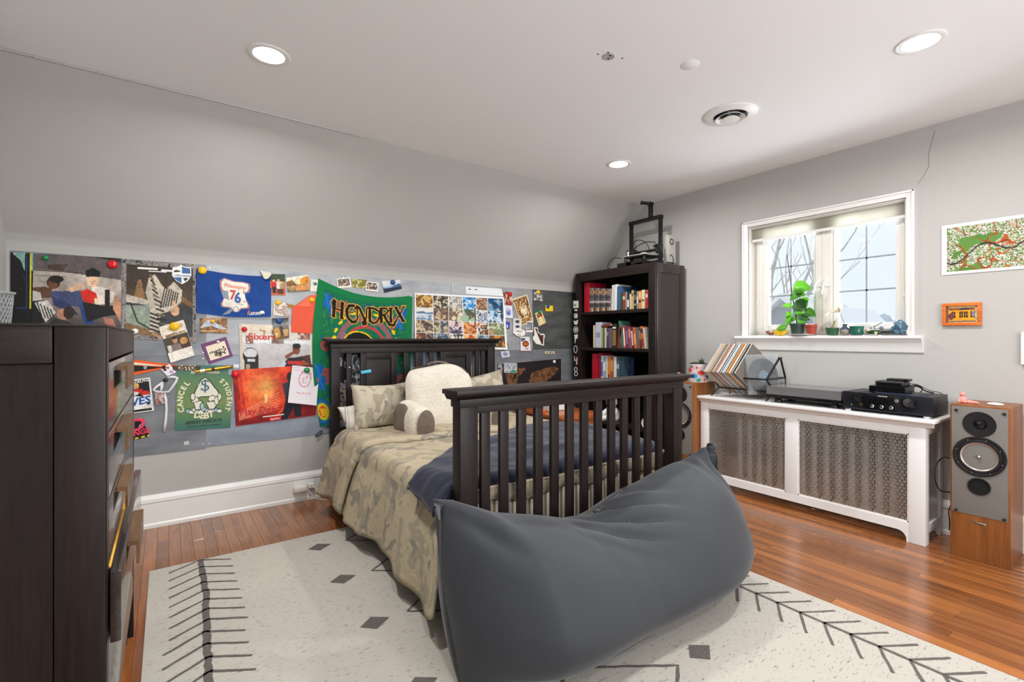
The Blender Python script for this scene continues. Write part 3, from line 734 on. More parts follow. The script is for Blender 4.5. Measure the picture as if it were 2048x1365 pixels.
# ================================================================== bed
BX0, BX1 = 1.055, 2.663
M_CREV = M_ESPX
bed = thing('bed_frame', 'dark espresso wooden bed with slatted footboard and panelled headboard', 'bed', (1.86, 2.95, 0))
def crown(mbx, y0, y1, x0, x1, z0, face):
    """moulded cap: stepped boxes from the frieze up to the shelf-like top; face -1 overhangs towards the camera side"""
    steps = [(0, z0, z0 + .032), (.006, z0 + .032, z0 + .040), (.016, z0 + .040, z0 + .047), (.026, z0 + .047, z0 + .054)]
    for o, a, b in steps: mbx.box(x0 - o, x1 + o, y0 - o, y1 + o, a, b)
# footboard: front face y 1.87
f = MB(); fy0, fy1 = 1.872, 1.945
f.box(BX0, 1.147, fy0, fy1, .0105, .995); build(f, 'footboard_post', M_ESP, bed, bevel=.004)
f = MB(); f.box(2.577, BX1, fy0, fy1, .0105, .995); build(f, 'footboard_post', M_ESP, bed, bevel=.004)
f = MB(); f.box(1.147, 2.577, fy0 + .004, fy1 - .01, .958, 1.005); build(f, 'footboard_top_rail', M_ESPX, bed, bevel=.003)
f = MB(); f.box(1.147, 2.577, fy0 + .004, fy1 - .01, .17, .25); build(f, 'footboard_bottom_rail', M_ESPX, bed, bevel=.003)
f = MB(); f.box(BX0 - .006, BX1 + .006, fy0 - .006, fy1 + .006, .99, 1.028); build(f, 'frieze', M_ESPX, bed, bevel=.003)
f = MB()
pr = [(fy0 - .006, 1.026), (fy0 - .012, 1.030), (fy0 - .024, 1.040), (fy0 - .030, 1.050), (fy1 + .030, 1.050), (fy1 + .024, 1.040), (fy1 + .012, 1.030), (fy1 + .006, 1.026)]
f.prism(pr, BX0 - .026, BX1 + .026, 'X'); build(f, 'crown_moulding', M_ESPX, bed)
f = MB(); f.box(BX0 - .036, BX1 + .075, fy0 - .036, fy1 + .036, 1.048, 1.07); build(f, 'footboard_cap', M_ESPX, bed, bevel=.005)
for i in range(13):
    x = 1.172 + .1053 * i; f = MB(); f.box(x, x + .0485, fy0 + .012, fy0 + .036, .24, .965); build(f, 'footboard_slat', M_ESP, bed, bevel=.003)
# headboard: front face y 4.02
hy0, hy1 = 4.02, 4.085
for a, b in ((1.077, 1.147), (2.577, 2.66)):
    f = MB(); f.box(a, b, hy0, hy1, 0, 1.222); build(f, 'headboard_post', M_ESP, bed, bevel=.003)
f = MB(); f.box(1.147, 2.577, hy0 + .003, hy1 - .01, 1.176, 1.222); build(f, 'headboard_top_rail', M_ESPX, bed, bevel=.002)
f = MB(); f.box(1.07, 2.667, hy0 - .006, hy1 + .004, 1.22, 1.254); build(f, 'frieze', M_ESPX, bed, bevel=.003)
f = MB(); f.prism([(hy0 - .008, 1.253), (hy0 - .014, 1.256), (hy0 - .028, 1.268), (hy0 - .032, 1.278), (hy1 + .004, 1.278), (hy1 + .004, 1.253)], 1.05, 2.69, 'X'); build(f, 'crown_moulding', M_ESPX, bed)
f = MB(); f.box(1.026, 2.712, hy0 - .042, hy1 + .006, 1.277, 1.297); build(f, 'headboard_cap', M_ESPX, bed, bevel=.004)
for a, b, pn in ((1.203, 1.248, 0), (1.318, 1.639, 1), (1.703, 1.746, 0), (1.813, 1.89, 0), (1.95, 2.0, 0), (2.061, 2.388, 1), (2.44, 2.456 + .03, 0), (2.505, 2.55, 0)):
    f = MB()
    if not pn: f.box(a, b, hy0 + .012, hy0 + .034, .4, 1.18); build(f, 'headboard_slat', M_ESP, bed, bevel=.002)
    else:
        w = .052
        f.box(a, a + w, hy0 + .008, hy0 + .036, .4, 1.18); f.box(b - w, b, hy0 + .008, hy0 + .036, .4, 1.18); f.box(a + w, b - w, hy0 + .008, hy0 + .036, 1.123, 1.18); f.box(a + w, b - w, hy0 + .008, hy0 + .036, .4, .47)
        f.box(a + w, b - w, hy0 + .02, hy0 + .03, .46, 1.13); build(f, 'headboard_panel', M_ESP, bed, bevel=.002)
f = MB(); f.box(1.147, 2.577, hy0 + .004, hy1 - .01, .3, .42); build(f, 'headboard_bottom_rail', M_ESPX, bed, bevel=.003)
for a, b in ((1.085, 1.115), (2.61, 2.64)):
    f = MB(); f.box(a, b, fy1 - .002, hy0 + .002, .2, .36); build(f, 'side_rail', M_ESPY, bed, bevel=.003)
f = MB(); f.box(1.11, 2.61, 1.95, 4.015, .2, .225); build(f, 'slat_base', M_ESPX, bed)
# bright screw head and clip light on the headboard
o = build(MB().lathe([(.0, .006), (.006, .005), (.009, 0)], (1.226, hy0 + .012, 1.056), '-Y', 14), 'push_pin', M_CHROME, smooth=60); tag(o, 'shiny round push pin stuck in the first headboard slat', 'pin')
cl = thing('clip_light', 'small bright blue clip-on reading lamp on the headboard', 'clip lamp', (1.30, 4.0, 1.02))
build(MB().obox((1.345, 3.975, 1.022), (.04, -.012, .006), (.003, .012, 0), (-.002, 0, .0125)), 'lamp_head', mat('sky_blue_plastic', (92, 196, 232), .3), cl, bevel=.005)
build(MB().tube([(1.31, 3.985, 1.02), (1.29, 3.99, 1.035), (1.275, 4.0, 1.03), (1.27, 4.02, 1.02)], .006, 8).box(1.25, 1.29, 3.995, 4.01, 1.01, 1.045), 'clamp', M_BLACK, cl, bevel=.001)

M_STRIPE = stripe_mat('striped_sheet', (228, 222, 212), ((92, 96, 120), (196, 168, 112)), 'X', .108, (.07, .10))
mb = MB()
def mat_fn(u, v):                                           # rounded block
    a = 2 * math.pi * v; n = 5; c, s = math.cos(a), math.sin(a); q = lambda t, p: math.copysign(abs(t) ** (2 / p), t)
    k = 1 - max(0, (abs(2 * u - 1) - .93) / .07) ** 2 * .08
    return (1.862 + .755 * k * q(c, 9), 1.965 + u * 2.03, .385 + .165 * k * q(s, 6))
mb.grid(mat_fn, 24, 48, cv=True)
n = len(mb.v); mb.f.append(tuple(range(47, -1, -1))); mb.mi.append(0); mb.f.append(tuple(range(n - 48, n))); mb.mi.append(0)
o = build(mb, 'mattress', M_STRIPE, smooth=50); tag(o, 'thick mattress in a white sheet with thin blue and tan stripes on the bed', 'mattress')

# ---- duvet: profile across the bed (left drop, top, right drop) carried along the bed
M_CAMO = camo_mat('camo_duvet', (176, 162, 136), (156, 146, 126), (136, 129, 116), 8)
M_CAMO2 = camo_mat('camo_pillowcase', (186, 176, 156), (158, 148, 130), (132, 122, 110), 9)
def duvet_pt(s, y, lift=0.0, hem=.115):
    """s in metres across from the left hem; y along the bed"""
    top = .578 + lift + .012 * noise.noise(Vector((s * 2.2, y * 1.9, 1))) + .010 * noise.noise(Vector((s * 7, y * 5, 4)))
    foot = max(0, min(1, (2.45 - y) / .5)); drop = .46 + .06 * foot
    r = .11                                                # rounding radius of the edge
    xl = 1.105; L0 = drop - r
    flare = .10 + .02 * foot + .02 * math.sin(y * 7)
    if s < L0:                                             # hanging side
        k = 1 - s / L0; z = top - r - (L0 - s) * .97; x = xl - r * .55 - flare * (k ** .8) * 1.0
        fold = math.sin(y * 9.5 + 1.1 * math.sin(y * 3.1)) * .026 * k + math.sin(y * 23 + 2) * .009 * k
        z = max(z, .03 + .012 * math.sin(y * 11)); x += fold - lift * .9; z += .06 * math.exp(-(y - 1.957) / .05) * k; y -= .12 * max(0, min(1, (2.25 - y) / .28)) * k
        return Vector((x, y + .03 * math.sin(y * 5) * k, z))
    s2 = s - L0
    if s2 < r * 1.57:
        a = s2 / r; return Vector((xl - r * .55 * math.cos(a) * 1.0 + .0 + r * .55 * (1 - 1) , y, top - r + r * math.sin(a))) + Vector((r * .55 * (1 - math.cos(a)) * .2 - lift * .9 * math.cos(a), 0, 0))
    x = xl + r * .1 + (s2 - r * 1.57)
    if x < 2.62: return Vector((x, y, top))
    k = x - 2.62; a = min(1.57, k / .08); return Vector((2.62 + .08 * math.sin(a), y, top - .08 * (1 - math.cos(a)) - max(0, k - .126)))
mb = MB(); SMAX = .46 + 1.55 + .42
Y0, Y1 = 1.957, 3.76
mb.grid(lambda u, v: duvet_pt(u * SMAX, Y0 + v * (Y1 - Y0)), 110, 90)
# tuck that turns down at the footboard
def tuck(u, v):
    p = duvet_pt(.36 + u * 1.62, Y0); q = v * .085
    return Vector((p.x, Y0 - .002 - .008 * math.sin(v * 3) - .006 * math.sin(p.x * 30), p.z - q - .016 * math.sin(p.x * 13 + 1) * v))
mb.grid(tuck, 70, 10)
dv = build(mb, 'duvet', M_CAMO, smooth=180, weld=True, solid=.016); tag(dv, 'tan and olive camouflage duvet draped over the bed to the rug', 'duvet')
# turned-back end of the duvet: a second layer near the pillows
mb = MB()
def fold_fn(u, v):
    s = u * 2.02; yb = 3.28 - .11 * min(1, s / .5) - .08 * max(0, s - .6) + .02 * math.sin(s * 6)
    y = yb + (3.72 - yb) * v; e = min(1, v / .06); p = duvet_pt(s, y, .004 + .03 * math.sqrt(e))
    if s < .35: p.x -= .012
    return p
mb.grid(fold_fn, 90, 36)
fo = build(mb, 'turned_back_fold', M_CAMO, None, smooth=180)
fo.modifiers.new('thick', 'SOLIDIFY').thickness = .014
fo.parent = dv; fo.location = fo.location - dv.location

# ---- navy blanket folded across the foot of the bed
M_NAVY = mat('navy_fleece', (23, 26, 50), .9, sheen=.3, bump=.3, bscale=26, var=.16, vscale=5)
bl = thing('folded_blanket', 'navy blue blanket folded in layers across the foot of the bed', 'blanket', (1.8, 2.3, .6))
def interp(t, pts):
    for (a, p), (b, q) in zip(pts, pts[1:]):
        if t <= b: return p + (q - p) * (t - a) / (b - a)
    return pts[-1][1]
for L in range(3):
    mb = MB(); z_up = .012 + .021 * (2 - L) ; front = 1.957 + .010 * L; 
    back = [(0, 2.30 - .05 * L), (.18, 2.36 - .04 * L), (.52, 2.66 - .06 * L), (1.0, 2.86 - .09 * L), (1.5, 3.06 - .12 * L), (1.72, 2.98 - .12 * L), (2.1, 2.72)]
    S0 = .39 + (.0 if L == 0 else .02 * L)
    def b_fn(u, v, z_up=z_up, back=back, front=front, S0=S0, L=L):
        s = S0 + u * (1.96 - S0 + .06); yb = interp((s - S0) * 1.12, back); fr2 = front + (.03 - .1 * L if s < .42 else 0) * (1 - (s - S0) / .15 if s < S0 + .15 else 0)
        y = fr2 + (yb - fr2) * v
        p = duvet_pt(s, y, z_up); p.z += .012 * noise.noise(Vector((p.x * 5, y * 9, L * 3))) + .012 * abs(noise.noise(Vector((p.x * 2.4, y * 14 + p.x * 4, 7 + L))))
        if s < .42: p.x -= .012
        e = min(v, 1 - v); p.z -= .014 * max(0, 1 - e / .035) ** 2 + (.045 * max(0, 1 - v / .07) ** 2 if s > .55 else 0)
        return p
    mb.grid(b_fn, 80, 34)
    build(mb, 'blanket_layer', M_NAVY, bl, smooth=180, solid=.02)

# ---- pillows
def pillow_mb(c, ux, uz, w, h, t, seed=0, p=2.6, flat=.0):
    """cushion: ux along its width, uz along its height, bulging along their normal"""
    c, ux, uz = Vector(c), Vector(ux).normalized(), Vector(uz).normalized(); nn = ux.cross(uz).normalized(); m = MB()
    for sg in (1, -1):
        def fn(u, v, sg=sg):
            a, b = 2 * u - 1, 2 * v - 1
            ea = math.copysign(abs(a) ** .85, a); eb = math.copysign(abs(b) ** .85, b)
            d = max(0, (1 - abs(ea) ** p)) ** .5 * max(0, (1 - abs(eb) ** p)) ** .5
            pin = 1 - .10 * (1 - abs(b) ** 2) * abs(a) ** 3; pin2 = 1 - .12 * (1 - abs(a) ** 2) * abs(b) ** 3
            q = c + ux * (ea * w / 2 * pin) + uz * (eb * h / 2 * pin2) + nn * sg * d * t / 2
            q += nn * (noise.noise(q * 7 + Vector((seed, 0, 0))) * .030 + noise.noise(q * 16 + Vector((seed, 3, 0))) * .006) * (d ** .4)
            return q
        m.grid(fn, 30, 24)
    return m
o = build(pillow_mb((1.39, 3.74, .765), (1, .16, -.03), (0.02, .36, 1), .50, .37, .17, 1), 'pillow', M_CAMO2, smooth=180, weld=True); tag(o, 'camouflage pillow leaning on the headboard left of the armrest cushion', 'pillow', 'camouflage pillows at the headboard')
o = build(pillow_mb((2.36, 3.80, .80), (1, -.06, .16), (.0, .3, 1), .54, .36, .16, 4), 'pillow', M_CAMO2, smooth=180, weld=True); tag(o, 'camouflage pillow half hidden behind the armrest cushion, one corner raised', 'pillow', 'camouflage pillows at the headboard')
M_STRP = stripe_mat('striped_pillowcase', (230, 224, 214), ((150, 144, 150), (170, 160, 160)), 'X', .075, (.07, .05))
o = build(pillow_mb((1.235, 3.80, .67), (.55, -.12, .1), (-.28, .25, 1), .26, .25, .13, 7), 'pillow', M_STRP, smooth=180, weld=True); tag(o, 'white striped pillow squashed beside the headboard post', 'pillow')

# ---- armrest cushion (sherpa front, brown corduroy sides)
M_SHERPA = mat('sherpa_fleece', (226, 217, 202), .95, bump=1.0, bscale=90, var=.06, vscale=40)
M_CORD = mat('brown_corduroy', (112, 98, 88), .85, bump=.5, bscale=50, var=.22, vscale=14)
ar = thing('armrest_cushion', 'cream sherpa backrest cushion with two arms and brown end caps', 'backrest cushion', (1.85, 3.55, .57))
bc = Vector((1.845, 3.60, .80)); bu = Vector((1, -.02, 0)); bz = Vector((0, .22, 1)).normalized(); bn = bu.cross(bz).normalized()
def back_fn(u, v, front):
    a, b = 2 * u - 1, 2 * v - 1
    wide = .30 + .03 * (1 - v) ** 2; q = max(abs(a), abs(b), 1e-6) / max(1e-6, (abs(a) ** 4 + abs(b) ** 4) ** .25)
    ea, eb = a * q, b * q
    d = (max(0, 1 - abs(a) ** 4) * max(0, 1 - abs(b) ** 4)) ** .45
    q = bc + bu * ea * wide + bz * eb * .285
    q += bn * (d * (.085 if front else -.07)) 
    if v > .9 and front: q += bz * (.012 * math.sin(a * 4 + .5) - .006)
    q += bn * noise.noise(q * 9) * .008
    return q
mb = MB(); mb.grid(lambda u, v: back_fn(u, v, True), 34, 34); build(mb, 'back_front', M_SHERPA, ar, smooth=180)
mb = MB(); mb.grid(lambda u, v: back_fn(u, v, False), 34, 34); build(mb, 'back_cover', M_CORD, ar, smooth=180)
hp = [bc + bz * .282 + bu * x + bn * .0 + Vector((0, 0, z)) for x, z in ((-.09, 0), (-.07, .018), (0, .028), (.07, .018), (.1, .002))]
build(MB().tube(hp, .009, 8), 'carry_handle', M_CORD, ar, smooth=60)
def arm_mb(base, tip, hz, wx):
    base, tip = Vector(base), Vector(tip); d = (tip - base).normalized(); sd = Vector((-d.y, d.x, 0)).normalized(); m = MB(); rows = 14; nn = 26; vs = []
    for i in range(rows):
        t = i / (rows - 1); k = 1 if t < .8 else math.sqrt(max(0, 1 - ((t - .8) / .26) ** 2)); c = base.lerp(tip, t); c.z -= .02 * t
        hk = 1.0 - .12 * t
        for j in range(nn):
            a = 2 * math.pi * j / nn; e = lambda q: math.copysign(abs(q) ** .8, q)
            vs.append(c + sd * e(math.cos(a)) * wx * k + Vector((0, 0, 1)) * (e(math.sin(a)) * hz * k * hk))
    fs = [(i * nn + j, i * nn + (j + 1) % nn, (i + 1) * nn + (j + 1) % nn, (i + 1) * nn + j) for i in range(rows - 1) for j in range(nn)] + [tuple(range(nn)), tuple(range((rows - 1) * nn, rows * nn))]
    m.add(vs, fs); ec = tip + d * .0; capm = MB()
    vs = []; fs = []
    for r in range(6):
        q = r / 5
        for j in range(nn):
            a = 2 * math.pi * j / nn; vs.append(tip + d * (.016 + .022 * math.cos(q * 1.45)) + sd * math.cos(a) * wx * .78 * q + Vector((0, 0, 1)) * (math.sin(a) * hz * .82 * q - .02))
    fs = [(r * nn + j, r * nn + (j + 1) % nn, (r + 1) * nn + (j + 1) % nn, (r + 1) * nn + j) for r in range(5) for j in range(nn)]
    capm.add(vs, fs); return m, capm
for base, tip in (((1.50, 3.50, .685), (1.525, 3.23, .685)), ((2.19, 3.50, .685), (2.17, 3.23, .685))):
    m, c = arm_mb(base, tip, .14, .095); a = build(m, 'arm', M_SHERPA, ar, smooth=70); build(c, 'end_cap', M_CORD, a, smooth=80)
    sgn = -1 if base[0] < 1.8 else 1
    mb = MB(); b0 = Vector(base) + Vector((sgn * .085, .02, 0)); t0 = Vector(tip) + Vector((sgn * .075, .10, 0))
    def side(u, v, b0=b0, t0=t0, sgn=sgn):
        p = b0.lerp(t0, u); z = (v - .5) * 2; k = math.sqrt(max(0, 1 - (2 * u - 1) ** 4)); return Vector((p.x + sgn * .034 * math.sqrt(max(0, 1 - z * z)) * k, p.y, p.z + z * .125 * k))
    mb.grid(side, 14, 16); build(mb, 'arm_outer_cover', M_CORD, ar, smooth=180)

# ================================================================== bean bag
M_BAG = mat('slate_velvet', (44, 47, 53), .72, sheen=.22, bump=.12, bscale=150, var=.07, vscale=5)
bag = thing('bean_bag_sofa', 'huge slate grey velvet bean bag slumped against the footboard on the rug', 'bean bag', (1.7, 1.5, .0))
BGX0, BGX1 = .835, 2.555
top_c = [(0, .612), (.05, .622), (.12, .60), (.25, .54), (.36, .487), (.45, .474), (.52, .489), (.62, .535), (.75, .575), (.87, .60), (.95, .60), (1, .575)]
def bag_pt(u, a):
    """u along the bag, a angle round the section (0 front, 90 top, 180 back)"""
    e = abs(2 * u - 1); end = max(0.0, 1 - e ** 3.8) ** .55
    h = interp(u, top_c); 
    wid = .03 + .64 * end * (1 - .10 * math.exp(-((u - .45) / .16) ** 2))
    c, s = math.cos(a), math.sin(a); ec = math.copysign(abs(c) ** .92, c); es = math.copysign(abs(s) ** .9, s)
    zc = h * .48; z = zc + es * (h - zc if s > 0 else zc)
    z = max(z, 0.0); zn = z / .6
    yc = 1.535 + .02 * e ** 3
    y = yc - ec * wid / 2 + (.20 * (1 - u / .16) ** 1.4 * zn if u < .16 else 0)
    y += .10 * zn * zn * (1 if c > -.2 else .3)                  # leans back on the footboard
    y += -.042 * math.exp(-((z - .2) / .14) ** 2) * max(0, c)     # belly towards the room
    x = BGX0 + (BGX1 - BGX0) * u
    x += (u - .5) * .10 * math.sin(min(1, z / h) * math.pi) * (1 if u > .5 else .7) * e ** 3
    if u < .16: x += .085 * (1 - u / .16) * zn
    if u < .25: x += (.25 - u) / .25 * (.62 - z) * .10 * (1 - .3)
    if u > .75: x -= (u - .75) / .25 * max(0, .16 - z) * .55
    y = min(y, 1.862)
    p = Vector((x, y, z))
    # creases where the seat dips
    w = math.exp(-((x - 1.74) / .21) ** 2) * math.exp(-((a - 1.25) / .40) ** 2)
    q = (x - 1.7) * .62 + (a - 1.3) * .30
    amp = .056 * (math.sqrt(math.sin(q * 27 + .3) ** 2 + .03) - .6) + .006 * math.sin(q * 118 + 1 + x * 3)
    w2 = math.exp(-((u - .1) / .07) ** 2) * math.exp(-((a - 1.05) / .32) ** 2); amp2 = .018 * math.sin((x * .75 + z * .9) * 34 + .3)
    w3 = math.exp(-((u - .955) / .045) ** 2) * math.exp(-((a - 1.1) / .5) ** 2); amp3 = .014 * math.sin((x - z * .35) * 66)
    n = Vector((0, -c, s)); d = w * amp + w2 * amp2 + w3 * amp3 + noise.noise(p * 3.2) * .010 + noise.noise(p * 1.6) * .012
    if s < -.6: d *= .2
    p += n * d
    # pulled-up corners
    t1 = math.exp(-((u - 1.0) / .055) ** 2) * math.exp(-((a - 1.6) / .33) ** 2); p += Vector((.045, 0, .085)) * t1
    t0 = math.exp(-((u - 0.0) / .05) ** 2) * math.exp(-((a - 1.5) / .35) ** 2); p += Vector((-.012, .0, .012)) * t0
    p.z = max(p.z, .012); return p
mb = MB(); NU, NA = 220, 150
mb.grid(lambda u, v: bag_pt(u, v * 2 * math.pi), NU, NA, cv=True)
n = len(mb.v); mb.f.append(tuple(range(NA - 1, -1, -1))); mb.mi.append(0); mb.f.append(tuple(range(n - NA, n))); mb.mi.append(0)
build(mb, 'filled_body', M_BAG, bag, smooth=180)
# puckered closing flap at the corner by the radiator cover
mb = MB()
def flap(u, v):
    w = .055 * (1 - .55 * v); a = (u - .5) * 2
    return Vector((2.585 + a * w * .8 + .012 * v, 1.66 + .03 * math.sin(a * 3.2) - .03 * v, .60 + .085 * v - .028 * a * a * (1 - v) - .015 * abs(a)))
mb.grid(flap, 16, 8); build(mb, 'corner_flap', M_BAG, bag, smooth=180, solid=.012)

# ================================================================== chest of drawers
CXF, CY0, CY1, CH = -.119, 1.5, 2.7, 1.333
ch = thing('chest_of_drawers', 'tall espresso wood chest of drawers with one drawer ajar', 'chest of drawers', (-.38, 2.1, 0))
M_PULL = wood('walnut_pull', (70, 48, 30), (116, 84, 52), 'Y', .35, 20, 10, bump=.02)
f = MB()
f.box(-.21, CXF, CY0, CY0 + .022, .02, CH - .004); build(f, 'side_stile', M_ESP, ch, bevel=.004)
f = MB(); f.box(-.62, -.53, CY0, CY0 + .022, .02, CH - .004); build(f, 'side_stile', M_ESP, ch, bevel=.004)
for a, b in ((1.243, CH - .004), (.02, .12)): build(MB().box(-.53, -.2125, CY0 + .001, CY0 + .022, a, b), 'side_panel_rail', M_ESPX, ch, bevel=.003)
f = MB(); f.box(-.53, -.2125, CY0 + .008, CY0 + .02, .12, 1.2405); build(f, 'side_panel', M_ESP, ch)
f = MB(); f.box(-.625, CXF + .002, CY0 - .003, CY1 + .003, CH - .006, CH); build(f, 'top_board', M_ESPY, ch, bevel=.002)
f = MB(); f.box(-.625, CXF - .03, CY0 + .02, CY1, .06, CH - .006); build(f, 'carcass', mat('carcass_dark', (24, 19, 17), .8), ch)  # carcass in one flat dark brown
for a, b in ((CY0 + .001, CY0 + .075), (CY1 - .03, CY1)):
    f = MB(); f.box(CXF - .03, CXF, a, b, .02 if a < 2 else .0, CH - .006); build(f, 'front_stile', M_ESP, ch, bevel=.002)
f = MB(); f.box(CXF - .03, CXF - .0005, CY0 + .075, CY1 - .03, 1.245, CH - .006); build(f, 'front_top_rail', M_ESPY, ch, bevel=.002)
M_DRAWER = wood('espresso_drawer', (36, 30, 29), (58, 50, 48), 'Y', .2, 12, 10, coat=.6, bump=.03)
zs = [(1.064, 1.238), (.892, 1.058), (.713, .886), (.545, .722), (.20, .53)]
for i, (a, b) in enumerate(zs):
    op = .026 if i == 3 else 0
    f = MB(); f.box(CXF - .022 + op, CXF + op - (0 if i == 3 else .001), CY0 + .079 - (.03 if i == 3 else 0), CY1 - .034 + (.02 if i == 3 else 0), a, b)
    d = build(f, 'drawer', M_DRAWER, ch, bevel=.003)
    if i == 3:
        g = MB(); g.box(-.5, CXF + .02, CY0 + .085, CY0 + .1, a + .02, b - .004); g.box(-.5, CXF + .02, CY1 - .055, CY1 - .04, a + .02, b - .004); g.box(CXF + .004, CXF + .019, CY0 + .1, CY1 - .055, a + .02, b - .002)
        build(g, 'drawer_box', mat('drawer_inside', (44, 40, 42), .6), d); build(MB().box(CXF - .02, CXF + op - .023, CY0 + .09, CY1 - .05, b - .006, b + .0), 'birch_edge', mat('raw_birch', (240, 176, 60), .6), d)
    if i < 4:
        zc = b - .03; g = MB(); x = CXF + op
        g.prism([(x, zc + .012), (x + .026, zc + .012), (x + .026, zc - .055), (x + .019, zc - .055), (x + .019, zc - .0), (x, zc - .0)], 1.80, 2.12, 'Y')
        build(g, 'drawer_pull', M_PULL, d)
f = MB(); f.box(CXF - .06, CXF - .02, CY1 - .09, CY1 - .03, 0, .07); build(f, 'foot', M_ESP, ch)
f = MB(); f.box(CXF - .06, CXF - .02, CY0 + .01, CY0 + .07, 0, .07); build(f, 'foot', M_ESP, ch)
# wire pencil cup on the chest
cup = thing('wire_mesh_cup', 'grey wire mesh pencil cup standing on the chest of drawers', 'pencil cup', (-.448, 2.2, CH))
M_GREYW = mat('grey_wire', (172, 172, 172), .45, .3)
mb = MB(); R0, R1, hh, n = .038, .046, .112, 26
for k in range(n):
    for sg in (1, -1):
        mb.tube([(-.448 + (R0 + (R1 - R0) * t) * math.cos(2 * math.pi * k / n + sg * t * 1.0), 2.2 + (R0 + (R1 - R0) * t) * math.sin(2 * math.pi * k / n + sg * t * 1.0), CH + .003 + hh * t) for t in (0, .33, .66, 1)], .0016, 4, cap=False)
o = build(mb, 'wire_lattice', M_GREYW, cup); o['kind'] = 'stuff'
build(MB().lathe([(R1 + .003, hh - .004), (R1 + .005, hh + .003), (R1 - .002, hh + .004), (R1 - .001, hh - .004)], (-.448, 2.2, CH), 'Z', 32, cap=False), 'rolled_rim', M_GREYW, cup, smooth=50)
build(MB().lathe([(0, .001), (R0 + .002, .001), (R0 + .002, .006), (0, .006)], (-.448, 2.2, CH), 'Z', 28), 'cup_base', M_GREYW, cup)
build(MB().lathe([(R0 - .003, .006), (R1 - .004, hh - .004)], (-.448, 2.2, CH), 'Z', 28, cap=False), 'inner_sleeve', mat('cup_lining', (140, 140, 140), .6), cup, smooth=60)

# ================================================================== bookcase
BKX, BKB, BKY0, BKY1, BKZ = 3.735, 4.195, 2.92, 4.008, 2.022
bk = thing('bookcase', 'tall espresso bookcase in the corner beside the poster wall', 'bookcase', (3.96, 3.46, 0))
f = MB(); f.box(BKX, BKX + .03, BKY0, BKY0 + .078, 0, BKZ); build(f, 'front_stile', M_ESP, bk, bevel=.003)
f = MB(); f.box(BKX, BKX + .03, BKY1 - .073, BKY1, 0, BKZ); build(f, 'front_stile', M_ESP, bk, bevel=.003)
f = MB(); f.box(BKX + .001, BKX + .03, BKY0 + .078, BKY1 - .073, 1.928, BKZ); build(f, 'front_top_rail', M_ESPY, bk, bevel=.003)
f = MB(); f.box(BKX + .001, BKX + .03, BKY0 + .078, BKY1 - .073, .0, .09); build(f, 'front_plinth', M_ESPY, bk, bevel=.003)
M_ESPS = wood('espresso_side', (32, 26, 25), (54, 45, 42), 'Z', .3, 14, 12, coat=.2, bump=.03)
for yy, sg in ((BKY0, 1), (BKY1, -1)):
    y0, y1 = (yy, yy + .02) if sg > 0 else (yy - .02, yy)
    f = MB(); f.box(BKX + .03, BKX + .085, y0, y1, 0, BKZ - .002); f.box(BKB - .07, BKB, y0, y1, 0, BKZ - .002); f.box(BKX + .085, BKB - .07, y0, y1, 1.93, BKZ - .002); f.box(BKX + .085, BKB - .07, y0, y1, 0, .12)
    build(f, 'side_frame', M_ESPS, bk, bevel=.003)
    f = MB(); f.box(BKX + .085, BKB - .07, yy + sg * .006, yy + sg * .017, .12, 1.928); build(f, 'side_panel', M_ESPS, bk)
f = MB(); f.box(BKX + .002, BKB, BKY0 + .02, BKY1 - .02, BKZ - .024, BKZ - .001); build(f, 'top_board', M_ESPY, bk)
f = MB(); f.box(BKB - .012, BKB - .002, BKY0 + .02, BKY1 - .02, .08, BKZ - .02); build(f, 'back_board', mat('bookcase_back', (20, 15, 14), .7), bk)
SHZ = [1.588, 1.198, .80, .425, .09]
for z in SHZ: f = MB(); f.box(BKX + .012, BKB - .012, BKY0 + .02, BKY1 - .02, z - .032, z); build(f, 'shelf', M_ESPY, bk, bevel=.002)

# nightstand between bed and bookcase
M_CHERRY = wood('cherry_wood', (128, 62, 26), (186, 102, 48), 'X', .3, 10, 10, coat=.3, bump=.02)
ns = thing('nightstand', 'small cherry wood table squeezed between bed and bookcase', 'nightstand', (3.0, 3.5, 0))
f = MB(); f.prism([(2.74, 3.12), (2.8, 3.06), (2.98, 3.04), (3.16, 3.06), (3.24, 3.12), (3.26, 3.3), (3.26, 3.86), (2.74, 3.86)], .597, .62, 'Z'); build(f, 'table_top', M_CHERRY, ns, bevel=.005)
f = MB(); f.box(2.78, 3.22, 3.12, 3.84, .46, .597); build(f, 'apron', M_CHERRY, ns, bevel=.003)
f = MB(); f.box(2.82, 3.18, 3.112, 3.122, .475, .585); build(f, 'drawer', M_CHERRY, ns, bevel=.003)
for x in (2.79, 3.21):
    for y in (3.13, 3.83): f = MB(); f.tube([(x, y, .47), (x, y, .25), (x, y, 0)], [.022, .019, .013], 10); build(f, 'leg', M_CHERRY, ns, smooth=50)
rd = thing('clock_radio', 'white clock radio with a round blue speaker on the nightstand', 'clock radio', (3.0, 3.5, .62))
build(MB().box(2.86, 3.12, 3.42, 3.52, .621, .735), 'case', mat('ivory_plastic', (224, 222, 216), .4), rd, bevel=.012, seg=3)
build(MB().lathe([(.0, .006), (.034, .006), (.04, 0)], (3.085, 3.42, .665), '-Y', 28), 'speaker_disc', mat('blue_disc', (110, 160, 210), .4), rd, smooth=50)
build(MB().lathe([(.02, .009), (.028, .009), (.028, .005), (.02, .005)], (3.085, 3.42, .665), '-Y', 24), 'speaker_ring', M_WHITE, rd)
o = build(MB().lathe([(.0, 0), (.022, .0), (.03, .012), (.026, .03), (.012, .034), (0, .03)], (2.78, 3.42, .62), 'Z', 18), 'orange_lid', mat('orange_plastic', (238, 92, 34), .4), smooth=50); tag(o, 'small bright orange cap at the edge of the nightstand', 'cap')

